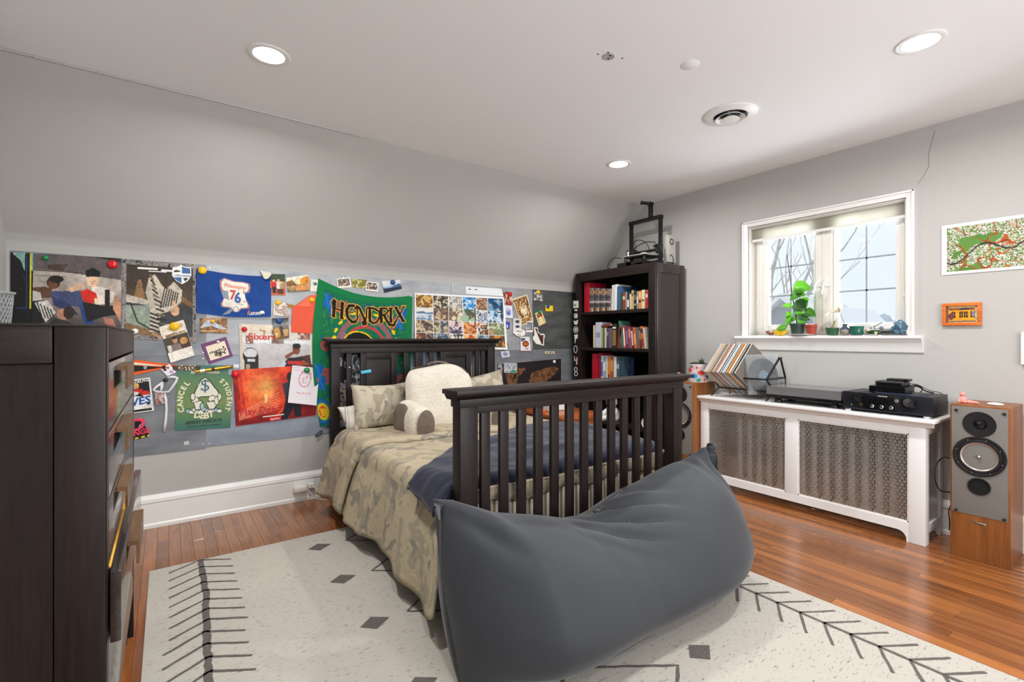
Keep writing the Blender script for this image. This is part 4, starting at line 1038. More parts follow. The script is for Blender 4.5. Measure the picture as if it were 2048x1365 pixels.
# white bear-like figure and round dish on the low shelf
fg = thing('white_figurine', 'seated white toy figure on the low bookcase shelf', 'figurine', (3.86, 3.56, .425)); fc = Vector((3.86, 3.565, .425)); M_FIG = mat('white_vinyl', (226, 226, 222), .4)
build(MB().lathe([(0, 0), (.06, .003), (.078, .04), (.07, .09), (.045, .135), (.02, .15), (0, .152)], fc, 'Z', 24), 'body', M_FIG, fg, smooth=80)
build(MB().lathe([(0, 0), (.04, .012), (.062, .045), (.06, .08), (.035, .115), (0, .122)], fc + Vector((-.015, 0, .14)), 'Z', 24), 'head', M_FIG, fg, smooth=80)
for s in (-1, 1):
    build(MB().tube([fc + Vector((-.04, s * .045, .03)), fc + Vector((-.09, s * .06, .022)), fc + Vector((-.13, s * .062, .03))], [.034, .032, .028], 12), 'leg', M_FIG, fg, smooth=60)
    build(MB().tube([fc + Vector((-.01, s * .055, .12)), fc + Vector((-.06, s * .075, .08)), fc + Vector((-.09, s * .05, .06))], [.022, .022, .02], 10), 'arm', M_FIG, fg, smooth=60)
    build(MB().lathe([(0, 0), (.022, .004), (.024, .02), (0, .03)], fc + Vector((-.02, s * .045, .24)), 'Z', 12), 'ear', M_FIG, fg, smooth=70)
    build(MB().lathe([(0, .004), (.006, .002), (.008, 0)], fc + Vector((-.075, s * .02, .205)), '-X', 10), 'eye', M_BLACK, fg)
ds = thing('round_shell_dish', 'round pearly dish standing on edge on the low shelf', 'dish', (3.775, 3.05, .425)); dc = Vector((3.78, 3.05, .425 + .054))
build(MB().lathe([(0, .0), (.03, .003), (.05, .014), (.053, .02), (.048, .018), (.028, .01), (0, .008)], dc, '-X', 32), 'bowl', mat('pearl_glaze', (206, 196, 186), .25, var=.2, vscale=30), ds, smooth=60)
build(MB().lathe([(.0, .016), (.02, .014), (.024, .01), (0, .008)], dc, '-X', 24), 'centre_medallion', mat('bronze_glaze', (128, 92, 56), .35), ds, smooth=60)

# ================================================================== radiator cover and the cast radiator inside
RX, RYA, RYB, RTOP = 3.845, .955, 2.515, .795
rc = thing('radiator_cover', 'long white radiator cover with two perforated metal grilles under the window', 'radiator cover', (4.03, 1.73, 0))
M_RC = mat('radiator_white', (232, 231, 230), .35)
f = MB(); f.box(RX - .045, XR - .002, RYA - .055, RYB + .035, RTOP - .022, RTOP); build(f, 'top_board', M_RC, rc, bevel=.006, seg=3)
f = MB(); f.prism([(RX - .032, RTOP - .022), (RX - .028, RTOP - .030), (RX - .016, RTOP - .040), (RX - .010, RTOP - .050), (RX + .01, RTOP - .050), (RX + .01, RTOP - .022)], RYA - .04, RYB + .02, 'Y')
# the profile lists (x, z): swap into place
f.v = [(p[0], p[1], p[2]) for p in f.v]; build(f, 'top_moulding', M_RC, rc)
g1, g2 = (1.793, 2.448), (1.04, 1.707); gz0, gz1 = .125, .692
f = MB(); f.box(RX, RX + .02, RYA, g2[0], .0, RTOP - .04); build(f, 'front_stile', M_RC, rc, bevel=.002)
f = MB(); f.box(RX, RX + .02, g1[1], RYB, 0, RTOP - .04); build(f, 'front_stile', M_RC, rc, bevel=.002)
f = MB(); f.box(RX, RX + .02, g2[1], g1[0], gz0, gz1); build(f, 'front_mullion', M_RC, rc, bevel=.002)
f = MB(); f.box(RX, RX + .02, g2[0], g1[1], gz1, RTOP - .04); build(f, 'front_top_rail', M_RC, rc)
n = 10; arc = lambda cy, s: [(cy + s * .05 * math.sin(k * math.pi / 2 / n), .0 + .066 - .05 + .05 * math.cos(k * math.pi / 2 / n)) for k in range(n + 1)]
f = MB(); poly = [(g2[0], gz0), (g2[0], .0), (g2[0] + .012, .0), (g2[0] + .012, .016)] + [(g2[0] + .062 - .05 * math.cos(k * math.pi / 2 / n), .016 + .05 * math.sin(k * math.pi / 2 / n)) for k in range(n + 1)] + [(g1[1] - .062 + .05 * math.sin(k * math.pi / 2 / n), .016 + .05 * math.cos(k * math.pi / 2 / n)) for k in range(n + 1)] + [(g1[1] - .012, 0), (g1[1], 0), (g1[1], gz0)]
f.prism(poly, RX, RX + .02, 'X'); build(f, 'front_bottom_rail', M_RC, rc)
# end panel by the speaker
f = MB(); ex0, ex1 = RX + .02, XR - .03; py = RYA
f.box(ex0, ex0 + .05, py, py + .02, 0, RTOP - .04); f.box(ex1 - .055, ex1, py, py + .02, 0, RTOP - .04); f.box(ex0 + .05, ex1 - .055, py, py + .02, gz1, RTOP - .04); f.box(ex0 + .05, ex1 - .055, py, py + .02, .07, gz0); build(f, 'end_frame', M_RC, rc, bevel=.002)
f = MB(); f.box(ex0, ex1, RYB - .02, RYB, 0, RTOP - .04); build(f, 'end_panel', M_RC, rc, bevel=.002)
M_GR = mat('pewter_grille', (196, 193, 188), .34, .85, var=.1, vscale=9)
def grille(mbx, P, w, h, t=.024, web=.26):
    """star-pierced sheet: a triangular lattice whose triangles each have a hole"""
    hh = t * .866; rows = int(h / hh); cols = int(w / t)
    sx, sz = w / cols, h / rows
    pt = lambda i, j: ((i + (.5 if j % 2 else 0)) * sx, j * sz)
    for j in range(rows):
        for i in range(-1, cols):
            a, b = (pt(i, j), pt(i + 1, j)); c = pt(i if j % 2 == 0 else i + 1, j + 1); d = pt(i + 1 if j % 2 == 0 else i + 2, j + 1)
            for tri in ((a, b, c), (b, d, c)):
                tri = [(min(max(q[0], 0), w), q[1]) for q in tri]
                area = abs((tri[1][0] - tri[0][0]) * (tri[2][1] - tri[0][1]) - (tri[2][0] - tri[0][0]) * (tri[1][1] - tri[0][1]))
                if area < sx * sz * .3: continue
                g = (sum(q[0] for q in tri) / 3, sum(q[1] for q in tri) / 3); k = 1 - web
                inn = [(g[0] + (q[0] - g[0]) * k * .86, g[1] + (q[1] - g[1]) * k * .86) for q in tri]
                vs = [P(*q) for q in tri] + [P(*q) for q in inn]; mbx.add(vs, [(0, 1, 4, 3), (1, 2, 5, 4), (2, 0, 3, 5)])
for a, b in (g1, g2):
    f = MB(); grille(f, lambda u, z, a=a: Vector((RX + .012, a + u, gz0 + z)), b - a, gz1 - gz0); o = build(f, 'pierced_grille', M_GR, rc); o['kind'] = 'stuff'
    f = MB()
    for y0, y1, z0, z1 in ((a, a + .008, gz0, gz1), (b - .008, b, gz0, gz1), (a, b, gz0, gz0 + .008), (a, b, gz1 - .008, gz1)): f.box(RX + .004, RX + .012, y0, y1, z0, z1)
    build(f, 'grille_bead', M_RC, rc)
f = MB(); grille(f, lambda u, z: Vector((ex0 + .05 + u, py + .01, gz0 + z)), ex1 - ex0 - .105, gz1 - gz0); o = build(f, 'pierced_grille', M_GR, rc); o['kind'] = 'stuff'
ra = thing('cast_iron_radiator', 'silver column radiator behind the pierced grilles', 'radiator', (4.05, 1.73, 0)); M_RAD = mat('radiator_silver', (226, 224, 220), .45, .3)
y = 1.16
while y < 2.3:
    f = MB()
    for x in (4.0, 4.1): f.tube([(x, y, .08), (x, y, .64)], .024, 10)
    f.tube([(3.98, y, .64), (4.12, y, .64)], .032, 10); f.tube([(3.98, y, .10), (4.12, y, .10)], .032, 10); build(f, 'radiator_section', M_RAD, ra, smooth=50); y += .083

# ================================================================== loudspeakers
M_TEAK = wood('speaker_veneer', (112, 64, 28), (152, 94, 46), 'Z', .4, 12, 14, bump=.02)
M_BAF = mat('grey_baffle', (118, 115, 110), .7, bump=.04, bscale=120)
M_CONE = mat('silver_cone', (196, 186, 178), .28, .7); M_RUB = mat('black_rubber', (18, 18, 20), .45); M_HOLE = mat('port_dark', (6, 6, 6), .9)
def speaker(lab, xf, yc, depth=.34, rotz=0, cone=M_CONE):
    w = .258; t = thing('floor_speaker', lab, 'speaker', (xf + depth / 2, yc, 0), 'pair of wooden tower speakers'); y0, y1 = yc - w / 2, yc + w / 2
    m = MB(); m.box(xf, xf + depth, y0, y1, 0, .906); build(m, 'cabinet', M_TEAK, t, bevel=.002)
    m = MB(); m.box(xf - .003, xf + .001, y0 + .01, y1 - .008, .264, .896); build(m, 'baffle', M_BAF, t, bevel=.001)
    X = xf - .003
    m = MB()
    m.lathe([(.034, .0), (.034, .004), (.07, .006), (.073, .0)], (X, yc, .799), '-X', 40, cap=False); build(m, 'tweeter_plate', M_RUB, t, smooth=40)
    tp = [q for q in t.children if q.name.startswith('tweeter_plate')][-1]
    m = MB(); m.lathe([(0, .008), (.008, .007), (.014, .003), (.03, .002), (.036, .004)], (X, yc, .799), '-X', 24, cap=False); build(m, 'tweeter_dome', M_BLACKG, tp, smooth=60)
    m = MB(); m.lathe([(.116, 0), (.116, .006), (.106, .008), (.098, .004), (.094, .009), (.086, .009), (.082, .003)], (X, yc, .611), '-X', 48, cap=False); ws = build(m, 'woofer_surround', M_RUB, t, smooth=40)
    m = MB(); m.lathe([(.084, .004), (.05, -.012), (.022, -.022)], (X, yc, .611), '-X', 48, cap=False); build(m, 'woofer_cone', cone, ws, smooth=60)
    m = MB(); m.lathe([(.024, -.022), (.016, -.012), (.011, .006), (.004, .016), (0, .017)], (X, yc, .611), '-X', 24, cap=False); build(m, 'phase_plug', M_CHROME, ws, smooth=60)
    m = MB(); m.lathe([(.05, 0), (.05, .006), (.043, .006), (.040, -.002)], (X, yc, .437), '-X', 36, cap=False); m.k = 1; m.lathe([(0, .001), (.042, .001)], (X, yc, .437), '-X', 32, cap=False); build(m, 'bass_port', [M_RUB, M_HOLE], t, smooth=40)
    for (dy, z) in ((-.105, .872), (.1, .872), (-.105, .276), (.1, .276)):
        m = MB(); m.lathe([(.008, 0), (.008, .006), (.005, .008), (0, .008)], (X, yc + dy, z), '-X', 12); build(m, 'grille_socket', M_RUB, t, smooth=50)
    for k in range(8):
        a = k * math.pi / 4 + .3; m = MB(); m.lathe([(.0035, .008), (.0025, .0105), (0, .011)], (X, yc + .101 * math.cos(a), .611 + .101 * math.sin(a)), '-X', 8); build(m, 'screw', M_STEEL, ws)
    m = MB(); m.box(X + .001, X + .006, yc - .03, yc + .032, .212, .228); b = build(m, 'nameplate', M_CHROME, t, bevel=.0015)
    letters(t, (Vector((X + .0008, yc + .03, .226)), Vector((0, -1, 0)), Vector((0, 0, -1))), [('Paradigm', .03, .0105, .0085, 0, .01)], M_BLACK)
    return t
s1 = speaker('tall teak tower speaker at the near end of the radiator cover', 3.845, .711)
s2 = speaker('tall teak tower speaker half hidden behind the footboard post', 3.745, 2.652, cone=mat('beige_cone', (196, 178, 160), .4, .2))
# pink cat figure and pale shell on the near speaker
pk = thing('pink_figurine', 'small pink sitting animal figurine on the near speaker', 'figurine', (3.93, .80, .906)); pc = Vector((3.93, .80, .906)); M_PINK = mat('pink_resin', (236, 150, 140), .5, var=.12, vscale=60)
build(MB().lathe([(0, 0), (.018, .002), (.021, .012), (.017, .03), (.012, .042), (0, .046)], pc, 'Z', 16), 'body', M_PINK, pk, smooth=70)
build(MB().lathe([(0, 0), (.01, .003), (.014, .012), (.011, .022), (0, .027)], pc + Vector((-.004, .0, .042)), 'Z', 16), 'head', M_PINK, pk, smooth=70)
for s in (-1, 1):
    build(MB().lathe([(.005, 0), (.003, .006), (0, .011)], pc + Vector((-.003, s * .009, .062)), 'Z', 8), 'ear', M_PINK, pk, smooth=60)
    build(MB().tube([pc + Vector((-.008, s * .012, .024)), pc + Vector((-.018, s * .014, .01)), pc + Vector((-.024, s * .014, .006))], [.007, .006, .006], 8), 'paw', M_PINK, pk, smooth=60)
build(MB().tube([pc + Vector((.012, -.008, .012)), pc + Vector((.018, -.03, .008)), pc + Vector((.014, -.055, .008)), pc + Vector((.006, -.07, .007))], [.012, .011, .008, .004], 10), 'tail', M_PINK, pk, smooth=60)
o = build(MB().lathe([(0, .0), (.03, .0), (.038, .005), (.032, .011), (.012, .015), (0, .015)], (3.97, .665, .906), 'Z', 24, sx=.8, sy=1), 'pale_soap_disc', mat('pale_stone', (238, 224, 212), .5), smooth=60); tag(o, 'flat pale oval stone lying on the near speaker', 'stone')
# flowered tin planter and toys on the far speaker
pt = thing('flowered_planter', 'clear planter printed with red and blue flowers on the far speaker', 'planter', (3.92, 2.585, .906)); pcn = Vector((3.92, 2.585, .906)); PR = .083
cv = Cv(170, 70, (214, 204, 202)); cv.shade(.10, 5, 3)
for k, (u, v, r, c) in enumerate([(.40, .66, .035, (52, 150, 214)), (.52, .48, .033, (222, 74, 62)), (.30, .35, .035, (232, 92, 100)), (.66, .70, .03, (70, 160, 150)), (.58, .86, .03, (230, 160, 150)), (.45, .2, .03, (216, 170, 170)), (.62, .2, .03, (190, 180, 200)), (.76, .4, .035, (222, 74, 62)), (.88, .65, .035, (52, 150, 214)), (.12, .6, .035, (222, 74, 62)), (.22, .8, .03, (240, 190, 90)), (.35, .15, .02, (60, 150, 120)), (.48, .88, .025, (60, 170, 150)), (.04, .3, .03, (232, 150, 170))]):
    r *= 1.55
    for q in range(8):
        a = q * math.pi / 4; cv.ell(u + r * .75 * math.cos(a), v + r * 2.4 * .75 * math.sin(a), r * .42, r * 1.0, tuple(min(255, x + 14 * (q % 2)) for x in c))
    cv.ell(u, v, r * .35, r * .85, (30, 60, 130) if c[2] > 180 else (140, 40, 40))
sheet('printed_wall', None, None, lambda u, v: pcn + Vector((PR * math.cos(2 * math.pi * (u + .02) + math.pi * .0 + .6), PR * math.sin(2 * math.pi * (u + .02) + .6), .162 * (1 - v) + .001)), cv, parent=pt, rough=.2)
build(MB().lathe([(0, .002), (PR - .001, .002), (PR - .002, .005), (0, .005)], pcn, 'Z', 32), 'base', M_WHITE, pt)
build(MB().lathe([(PR - .002, .158), (PR - .01, .168), (.04, .176), (0, .17)], pcn, 'Z', 28), 'soil_bag', mat('black_liner', (16, 16, 18), .35, bump=.8, bscale=30), pt, smooth=60)
rnd = random.Random(8)
mb = MB()
for k in range(34):
    a = rnd.uniform(0, 6.28); b = pcn + Vector((rnd.uniform(-.02, .02), -.03 + rnd.uniform(-.02, .02), .17)); L = rnd.uniform(.03, .065); d = Vector((math.cos(a) * .5, math.sin(a) * .5, 1)).normalized(); s = Vector((-math.sin(a), math.cos(a), 0)) * .003
    mb.add([b - s, b + s, b + d * L * .6 + s, b + d * L, b + d * L * .6 - s], [(0, 1, 2, 3, 4)])
o = build(mb, 'sprouts', mat('grey_green_sprout', (96, 116, 76), .7), pt); o['kind'] = 'stuff'
ty = thing('toy_car', 'tiny red and white toy beside the flowered planter', 'toy', (3.79, 2.70, .906))
build(MB().box(3.775, 3.80, 2.665, 2.72, .911, .925), 'body', mat('toy_red', (214, 44, 50), .35), ty, bevel=.004); build(MB().box(3.779, 3.797, 2.68, 2.708, .924, .936), 'cabin', M_WHITE, ty, bevel=.003)
for y in (2.677, 2.708):
    build(MB().lathe([(.006, -.002), (.006, .002)], (3.775, y, .912), '-X', 12), 'wheel', M_BLACK, ty)
o = build(MB().lathe([(0, 0), (.014, 0), (.017, .03), (.013, .06), (.016, .075), (0, .08)], (3.84, 2.735, .906), 'Z', 14), 'yellow_trinket', mat('yellow_pink_glaze', (232, 170, 110), .4, var=.2, vscale=40), smooth=50); tag(o, 'little yellow and pink trinket behind the flowered planter', 'trinket')

# ================================================================== on the radiator cover
ZT = RTOP
# record rack: zigzag wire ends and four rails; records lean inside it
rk = thing('record_rack', 'black zigzag wire record rack on the radiator cover', 'record rack', (4.03, 2.19, ZT)); M_WIRE = mat('black_wire', (34, 32, 31), .4, .4)
XA, XB = 3.90, 4.17
def rack_end(y, peak=True):
    pts = [(XA, y + .0, ZT + .002)]
    return pts
for y0, nm in ((2.42, 0), (1.945, 1)):
    m = MB(); w = .011
    # V-shaped end seen from the side: legs cross up to the cradle corners
    zc, zt, zm = ZT + .075, ZT + .175, ZT + .1
    xm = (XA + XB) / 2
    m.bar((XA - .01, y0 + .02, ZT + .003), (XA + .045, y0 - .02, zc), w, w); m.bar((XB + .01, y0 + .02, ZT + .003), (XB - .045, y0 - .02, zc), w, w)
    m.bar((XA + .045, y0 - .02, zc), (XA - .02, y0 + .01, zt), w, w); m.bar((XB - .045, y0 - .02, zc), (XB + .02, y0 + .01, zt), w, w)
    m.bar((XA - .02, y0 + .01, zt), (XB + .02, y0 + .01, zt), w, w)
    build(m, 'end_frame', M_WIRE, rk)
for (x, z) in ((XA - .02, ZT + .175), (XA + .045, ZT + .075), (XB + .02, ZT + .175), (XB - .045, ZT + .075)):
    m = MB(); m.bar((x, 1.945 + (-.02 if z < ZT + .1 else .01), z), (x, 2.42 + (-.02 if z < ZT + .1 else .01), z), .012, .012); build(m, 'rail', M_WIRE, rk)
m = MB(); yb = 1.955; m.bar((XA - .02, yb, ZT + .175), (XA + .125, yb - .03, ZT + .345), .012, .012); m.bar((XB + .02, yb, ZT + .175), (XA + .145, yb - .03, ZT + .345), .012, .012); m.box(XA + .112, XA + .158, yb - .037, yb - .024, ZT + .338, ZT + .351); build(m, 'peaked_stop', M_WIRE, rk)
m = MB(); n = 14; pts = [(XA + .02 + .24 * (k / n), 2.13, ZT + .17 + .09 * math.sin(math.pi * k / n) ** .7) for k in range(n + 1)]; m.tube(pts, .0065, 8); build(m, 'arched_divider', M_WIRE, rk, smooth=60)
# records: squares standing on edge like a diamond is not what is shown; they lean on their corner in the V of the rack
rec_cols = [(120, 150, 190), (226, 214, 196), (206, 190, 170), (226, 206, 180), (196, 150, 70), (232, 226, 214), (118, 110, 120), (206, 200, 190), (92, 88, 98), (150, 140, 150), (210, 160, 60), (226, 218, 200), (70, 74, 92), (186, 180, 176), (196, 60, 52), (228, 220, 210), (224, 214, 200), (206, 200, 196), (40, 44, 52), (230, 226, 216), (62, 92, 96), (214, 216, 220), (196, 204, 216), (206, 212, 222), (70, 110, 96), (214, 164, 84), (206, 140, 60), (186, 82, 46), (232, 226, 214), (226, 220, 206), (70, 78, 72), (206, 196, 180), (34, 34, 38), (60, 58, 62), (226, 222, 214), (120, 112, 104)]
wood_names = ['pale blue', 'cream', 'tan', 'buff', 'mustard', 'ivory', 'mauve grey', 'pale grey', 'slate', 'lilac grey', 'gold', 'cream white', 'navy', 'silver grey', 'red', 'off-white', 'bone', 'light grey', 'charcoal', 'white', 'teal', 'ice grey', 'ice blue', 'pale lavender', 'green', 'ochre', 'amber', 'rust', 'ivory white', 'parchment', 'dark olive', 'beige', 'black', 'graphite', 'chalk white', 'taupe']
NREC = len(rec_cols); M_INNER = mat('record_sleeve_paper', (222, 214, 200), .8)
E1 = Vector((.50, -.14, .84)).normalized(); rdir = Vector((0, -1, 0))
xm = (XA + XB) / 2
for i in range(NREC):
    yy = 2.395 - i * .0083; th = .0052; sz = .305
    # square standing in the cradle: bottom corner low, sides rise to both rails; leaning along the rack
    lean = .30; up = Vector((0, -lean * .0 - .0, 1)).normalized()
    a = Vector((-.69, .16, .72)).normalized(); 
    ca = Vector((xm - .01, yy, ZT + .028)); ux = Vector((.60, -.15, .78)).normalized(); uz = Vector((-.77, .2, .62)).normalized(); uz = (uz - ux * uz.dot(ux)).normalized(); nn = ux.cross(uz).normalized()
    if nn.y > 0: nn = -nn
    col = mat('record_' + wood_names[i].replace(' ', '_'), rec_cols[i], .55)
    m = MB(); cen = ca + ux * sz / 2 + uz * sz / 2; m.obox(cen, ux * sz / 2, uz * sz / 2, nn * th / 2); m.k = 1
    m.obox(cen + ux * .0008, ux * (sz / 2), uz * (sz / 2 - .003), nn * th * .2)
    where = 'at the far end' if i < 9 else 'in the far half' if i < 18 else 'in the near half' if i < 27 else 'at the near end'
    o = build(m, 'record_sleeve', [col, M_INNER]); tag(o, 'record in a thin %s sleeve %s of the wire rack' % (wood_names[i], where), 'record', 'records leaning in the wire rack')
# a record in a clear bag, leaning by itself
lr = thing('bagged_record', 'record in a clear plastic bag leaning in the empty half of the rack', 'record', (4.04, 2.07, ZT + .03)); lc = Vector((4.03, 2.055, ZT + .19))
ux = Vector((.78, -.28, .02)).normalized(); uz = Vector((.02, .10, .99)).normalized(); uz = (uz - ux * uz.dot(ux)).normalized(); nn = ux.cross(uz).normalized()
build(MB().lathe([(0, -.001), (.148, -.001), (.148, .001), (0, .001)], lc, nn, 48), 'vinyl_disc', mat('vinyl', (52, 58, 66), .22), lr)
build(MB().lathe([(0, .0015), (.05, .0015)], lc, -nn, 32, cap=False), 'disc_label', mat('disc_label_blue', (110, 150, 172), .5), lr); build(MB().lathe([(0, .0015), (.05, .0015)], lc, nn, 32, cap=False), 'disc_label', mat('disc_label_blue', (110, 150, 172), .5), lr)
M_BAGC = glass_mat('clear_bag', (244, 247, 250), .06, .2, alpha=.14)
mb = MB(); mb.grid(lambda u, v: lc + ux * (u - .5) * .33 + uz * ((v - .5) * .33 + .018) + nn * (.008 + .010 * abs(noise.noise(Vector((u * 4, v * 4, 2))))), 16, 16); mb.grid(lambda u, v: lc + ux * (u - .5) * .33 + uz * ((v - .5) * .33 + .018) - nn * (.008 + .010 * abs(noise.noise(Vector((u * 4, v * 4, 9))))), 16, 16); build(mb, 'clear_sleeve', M_BAGC, lr, smooth=180)

# turntable
tt = thing('turntable', 'black turntable under a smoked clear dust cover', 'turntable', (4.02, 1.69, ZT)); ty0, ty1, tx0, tx1 = 1.43, 1.955, 3.875, 4.19; tz = ZT + .038
build(MB().box(tx0, tx1, ty0, ty1, tz, tz + .025), 'plinth', M_BLACKG, tt, bevel=.004)
for x in (tx0 + .05, tx1 - .05):
    for y in (ty0 + .06, ty1 - .07): build(MB().lathe([(.022, 0), (.028, .006), (.028, .022), (.02, .03), (.02, .038)], (x, y, ZT), 'Z', 20), 'foot', M_BLACK, tt, smooth=40)
pcx = Vector((4.03, 1.735, tz + .025))
build(MB().lathe([(.135, .006), (.135, .018), (.13, .02), (0, .02)], pcx, 'Z', 48), 'platter', M_STEEL, tt, smooth=40); build(MB().lathe([(0, .0205), (.132, .0205), (.132, .0235), (0, .0235)], pcx, 'Z', 48), 'record_on_platter', mat('vinyl', (52, 58, 66), .22), tt, smooth=40)
build(MB().lathe([(0, .0238), (.045, .0238)], pcx, 'Z', 32, cap=False), 'record_label', mat('pinkish_label', (222, 196, 176), .5), tt); build(MB().lathe([(.003, .02), (.003, .032), (0, .034)], pcx, 'Z', 10), 'spindle', M_CHROME, tt)
m = MB(); m.lathe([(.026, 0), (.026, .02), (.018, .03), (.018, .04), (0, .042)], (4.13, 1.49, tz + .025), 'Z', 20); m.tube([(4.15, 1.48, tz + .06), (4.12, 1.492, tz + .06), (4.0, 1.545, tz + .056), (3.97, 1.57, tz + .052)], .0055, 8); m.obox((3.965, 1.574, tz + .048), (.013, -.007, 0), (.004, .007, 0), (0, 0, .006)); m.lathe([(.014, 0), (.014, .022), (0, .022)], (4.165, 1.474, tz + .05), 'Z', 14); build(m, 'tonearm', M_BLACK, tt, smooth=40)
m = MB(); cvz0, cvz1 = tz + .026, ZT + .125; e = .003
m.box(tx0 + .002, tx0 + .002 + e, ty0 + .002, ty1 - .002, cvz0, cvz1); m.box(tx1 - .005, tx1 - .002, ty0 + .002, ty1 - .002, cvz0, cvz1); m.box(tx0 + .005, tx1 - .005, ty0 + .002, ty0 + .005, cvz0, cvz1); m.box(tx0 + .005, tx1 - .005, ty1 - .005, ty1 - .002, cvz0, cvz1); m.box(tx0 + .002, tx1 - .002, ty0 + .002, ty1 - .002, cvz1, cvz1 + e)
build(m, 'dust_cover', glass_mat('smoked_acrylic', (176, 174, 176), .06, .05, alpha=.30), tt)
# amplifier
am = thing('amplifier', 'wide black stereo amplifier with chromed knobs beside the turntable', 'amplifier', (4.02, 1.17, ZT)); ay0, ay1, ax0, ax1 = .925, 1.418, 3.865, 4.2; az = ZT + .016
build(MB().box(ax0 + .012, ax1, ay0 + .004, ay1 - .004, az, az + .118), 'chassis', mat('graphite_case', (50, 49, 50), .45, .3), am, bevel=.002)
M_FACE = mat('black_brushed_face', (24, 27, 36), .3, .3)
prof_f = [(ax0 + .006, ay0), (ax0 + .0, ay0 + .1), (ax0, ay1 - .1), (ax0 + .006, ay1), (ax0 + .014, ay1), (ax0 + .014, ay0)]
build(MB().prism(prof_f, az, az + .119, 'Z'), 'faceplate', M_FACE, am, bevel=.001)
build(MB().box(ax0 - .002, ax0 + .002, 1.09, 1.335, az + .004, az + .112), 'centre_panel', M_BLACKG, am, bevel=.001)
for y in (1.39, .96): build(MB().lathe([(.019, 0), (.022, .004), (.022, .013), (.016, .016)], (ax0 + .03, y, ZT), 'Z', 20), 'foot', M_CHROME, am, smooth=40)
for y, r, z in ((1.325, .03, az + .082), (1.042, .036, az + .077)):
    m = MB(); m.lathe([(r, 0), (r, .012), (r - .004, .018), (r - .008, .018)], (ax0 - .001, y, z), '-X', 32, cap=False); m.k = 1; m.lathe([(r - .008, .0175), (0, .0165)], (ax0 - .001, y, z), '-X', 32, cap=False); build(m, 'large_knob', [M_BLACKG, M_CHROME if r > .033 else M_BLACKM], am, smooth=30)
for y in (1.239, 1.186, 1.134): build(MB().lathe([(.011, 0), (.011, .014), (.008, .017), (0, .017)], (ax0 - .002, y, az + .034), '-X', 20), 'small_knob', M_CHROME, am, smooth=30)
build(MB().lathe([(.008, 0), (.008, .003), (.004, .003), (.004, .0)], (ax0 - .002, 1.305, az + .038), '-X', 16, cap=False), 'headphone_jack', mat('brass', (212, 180, 100), .3, 1), am, smooth=30)
build(MB().lathe([(.012, 0), (.012, .003), (0, .004)], (ax0 - .002, 1.107, az + .08), '-X', 20), 'round_emblem', M_STEEL, am, smooth=30)
build(MB().lathe([(.005, 0), (.005, .004), (0, .005)], (ax0 - .001, 1.362, az + .03), '-X', 12), 'power_button', M_STEEL, am, smooth=30)
letters(am, (Vector((ax0 - .003, 1.26, az + .112)), Vector((0, -1, 0)), Vector((0, 0, -1))), [('marantz', .077, .012, .0085, 0, .012, 'c', 1.35)], M_WHITE)
# two small black boxes and a thin one, stacked
b1 = thing('streamer_box', 'black box with two lit buttons lying on the amplifier', 'audio box', (3.99, 1.17, az + .119)); z = az + .1195
build(MB().box(3.90, 4.08, 1.072, 1.272, z + .006, z + .048), 'case', M_BLACKM, b1, bevel=.002); build(MB().box(3.897, 3.9, 1.074, 1.27, z + .007, z + .047), 'glass_front', M_BLACKG, b1)
for y in (1.222, 1.20): build(MB().box(3.8955, 3.898, y - .005, y + .005, z + .017, z + .023), 'button', M_CHROME, b1)
for x in (3.92, 4.06):
    for y in (1.09, 1.255): build(MB().box(x - .008, x + .008, y - .008, y + .008, z, z + .0065), 'foot', M_RUB, b1)
b2 = thing('small_hub', 'rounded black hub on top of the streamer box', 'network hub', (3.99, 1.165, z + .048)); build(MB().box(3.92, 4.05, 1.085, 1.245, z + .0485, z + .083), 'case', M_BLACK, b2, bevel=.012, seg=3); build(MB().box(3.918, 3.922, 1.10, 1.23, z + .06, z + .072), 'front_strip', M_BLACKG, b2)
b3 = thing('media_stick', 'thin black media player topmost of the stack on the amplifier', 'media player', (3.99, 1.13, z + .083)); build(MB().box(3.955, 4.03, 1.07, 1.19, z + .0835, z + .099), 'case', M_BLACK, b3, bevel=.003); build(MB().box(3.952, 3.956, 1.072, 1.095, z + .085, z + .097), 'end_button', M_BLACKG, b3, bevel=.001)
def cord(lab, pts, r=.003, name='cable', m=None, cat='cable'):
    P = [Vector(p) for p in pts]; out = []
    for i in range(len(P) - 1):
        p0, p1, p2, p3 = P[max(i - 1, 0)], P[i], P[i + 1], P[min(i + 2, len(P) - 1)]
        for k in range(6):
            t = k / 6; out.append(.5 * ((2 * p1) + (p2 - p0) * t + (2 * p0 - 5 * p1 + 4 * p2 - p3) * t * t + (3 * p1 - p0 - 3 * p2 + p3) * t ** 3))
    out.append(P[-1]); o = build(MB().tube(out, r, 8), name, m or M_BLACK, smooth=60); tag(o, lab, cat); return o
cord('thin black cable arching from the small hub to the wall side', [(4.05, 1.12, z + .066), (4.08, 1.06, z + .06), (4.13, 1.0, z + .02), (4.18, .955, z + .003), (4.215, .93, z - .06)], .0022)
cord('thick black cable looping from the back of the stacked boxes', [(4.08, 1.11, z + .03), (4.12, 1.07, z + .045), (4.15, 1.03, z + .015), (4.16, .99, z + .004)], .0045)
cord('short black cable curling beside the stacked boxes', [(4.05, 1.10, z + .05), (4.09, 1.06, z + .055), (4.12, 1.04, z + .03), (4.11, 1.05, z + .006)], .004)
cord('blue-grey ribbon cable draped across the top of the amplifier', [(3.90, 1.33, z + .0035), (3.92, 1.28, z + .0045), (3.895, 1.22, z + .004), (3.888, 1.12, z + .0035), (3.90, 1.0, z + .004), (4.0, .97, z + .0035)], .0032, m=mat('slate_cable', (48, 60, 88), .4))
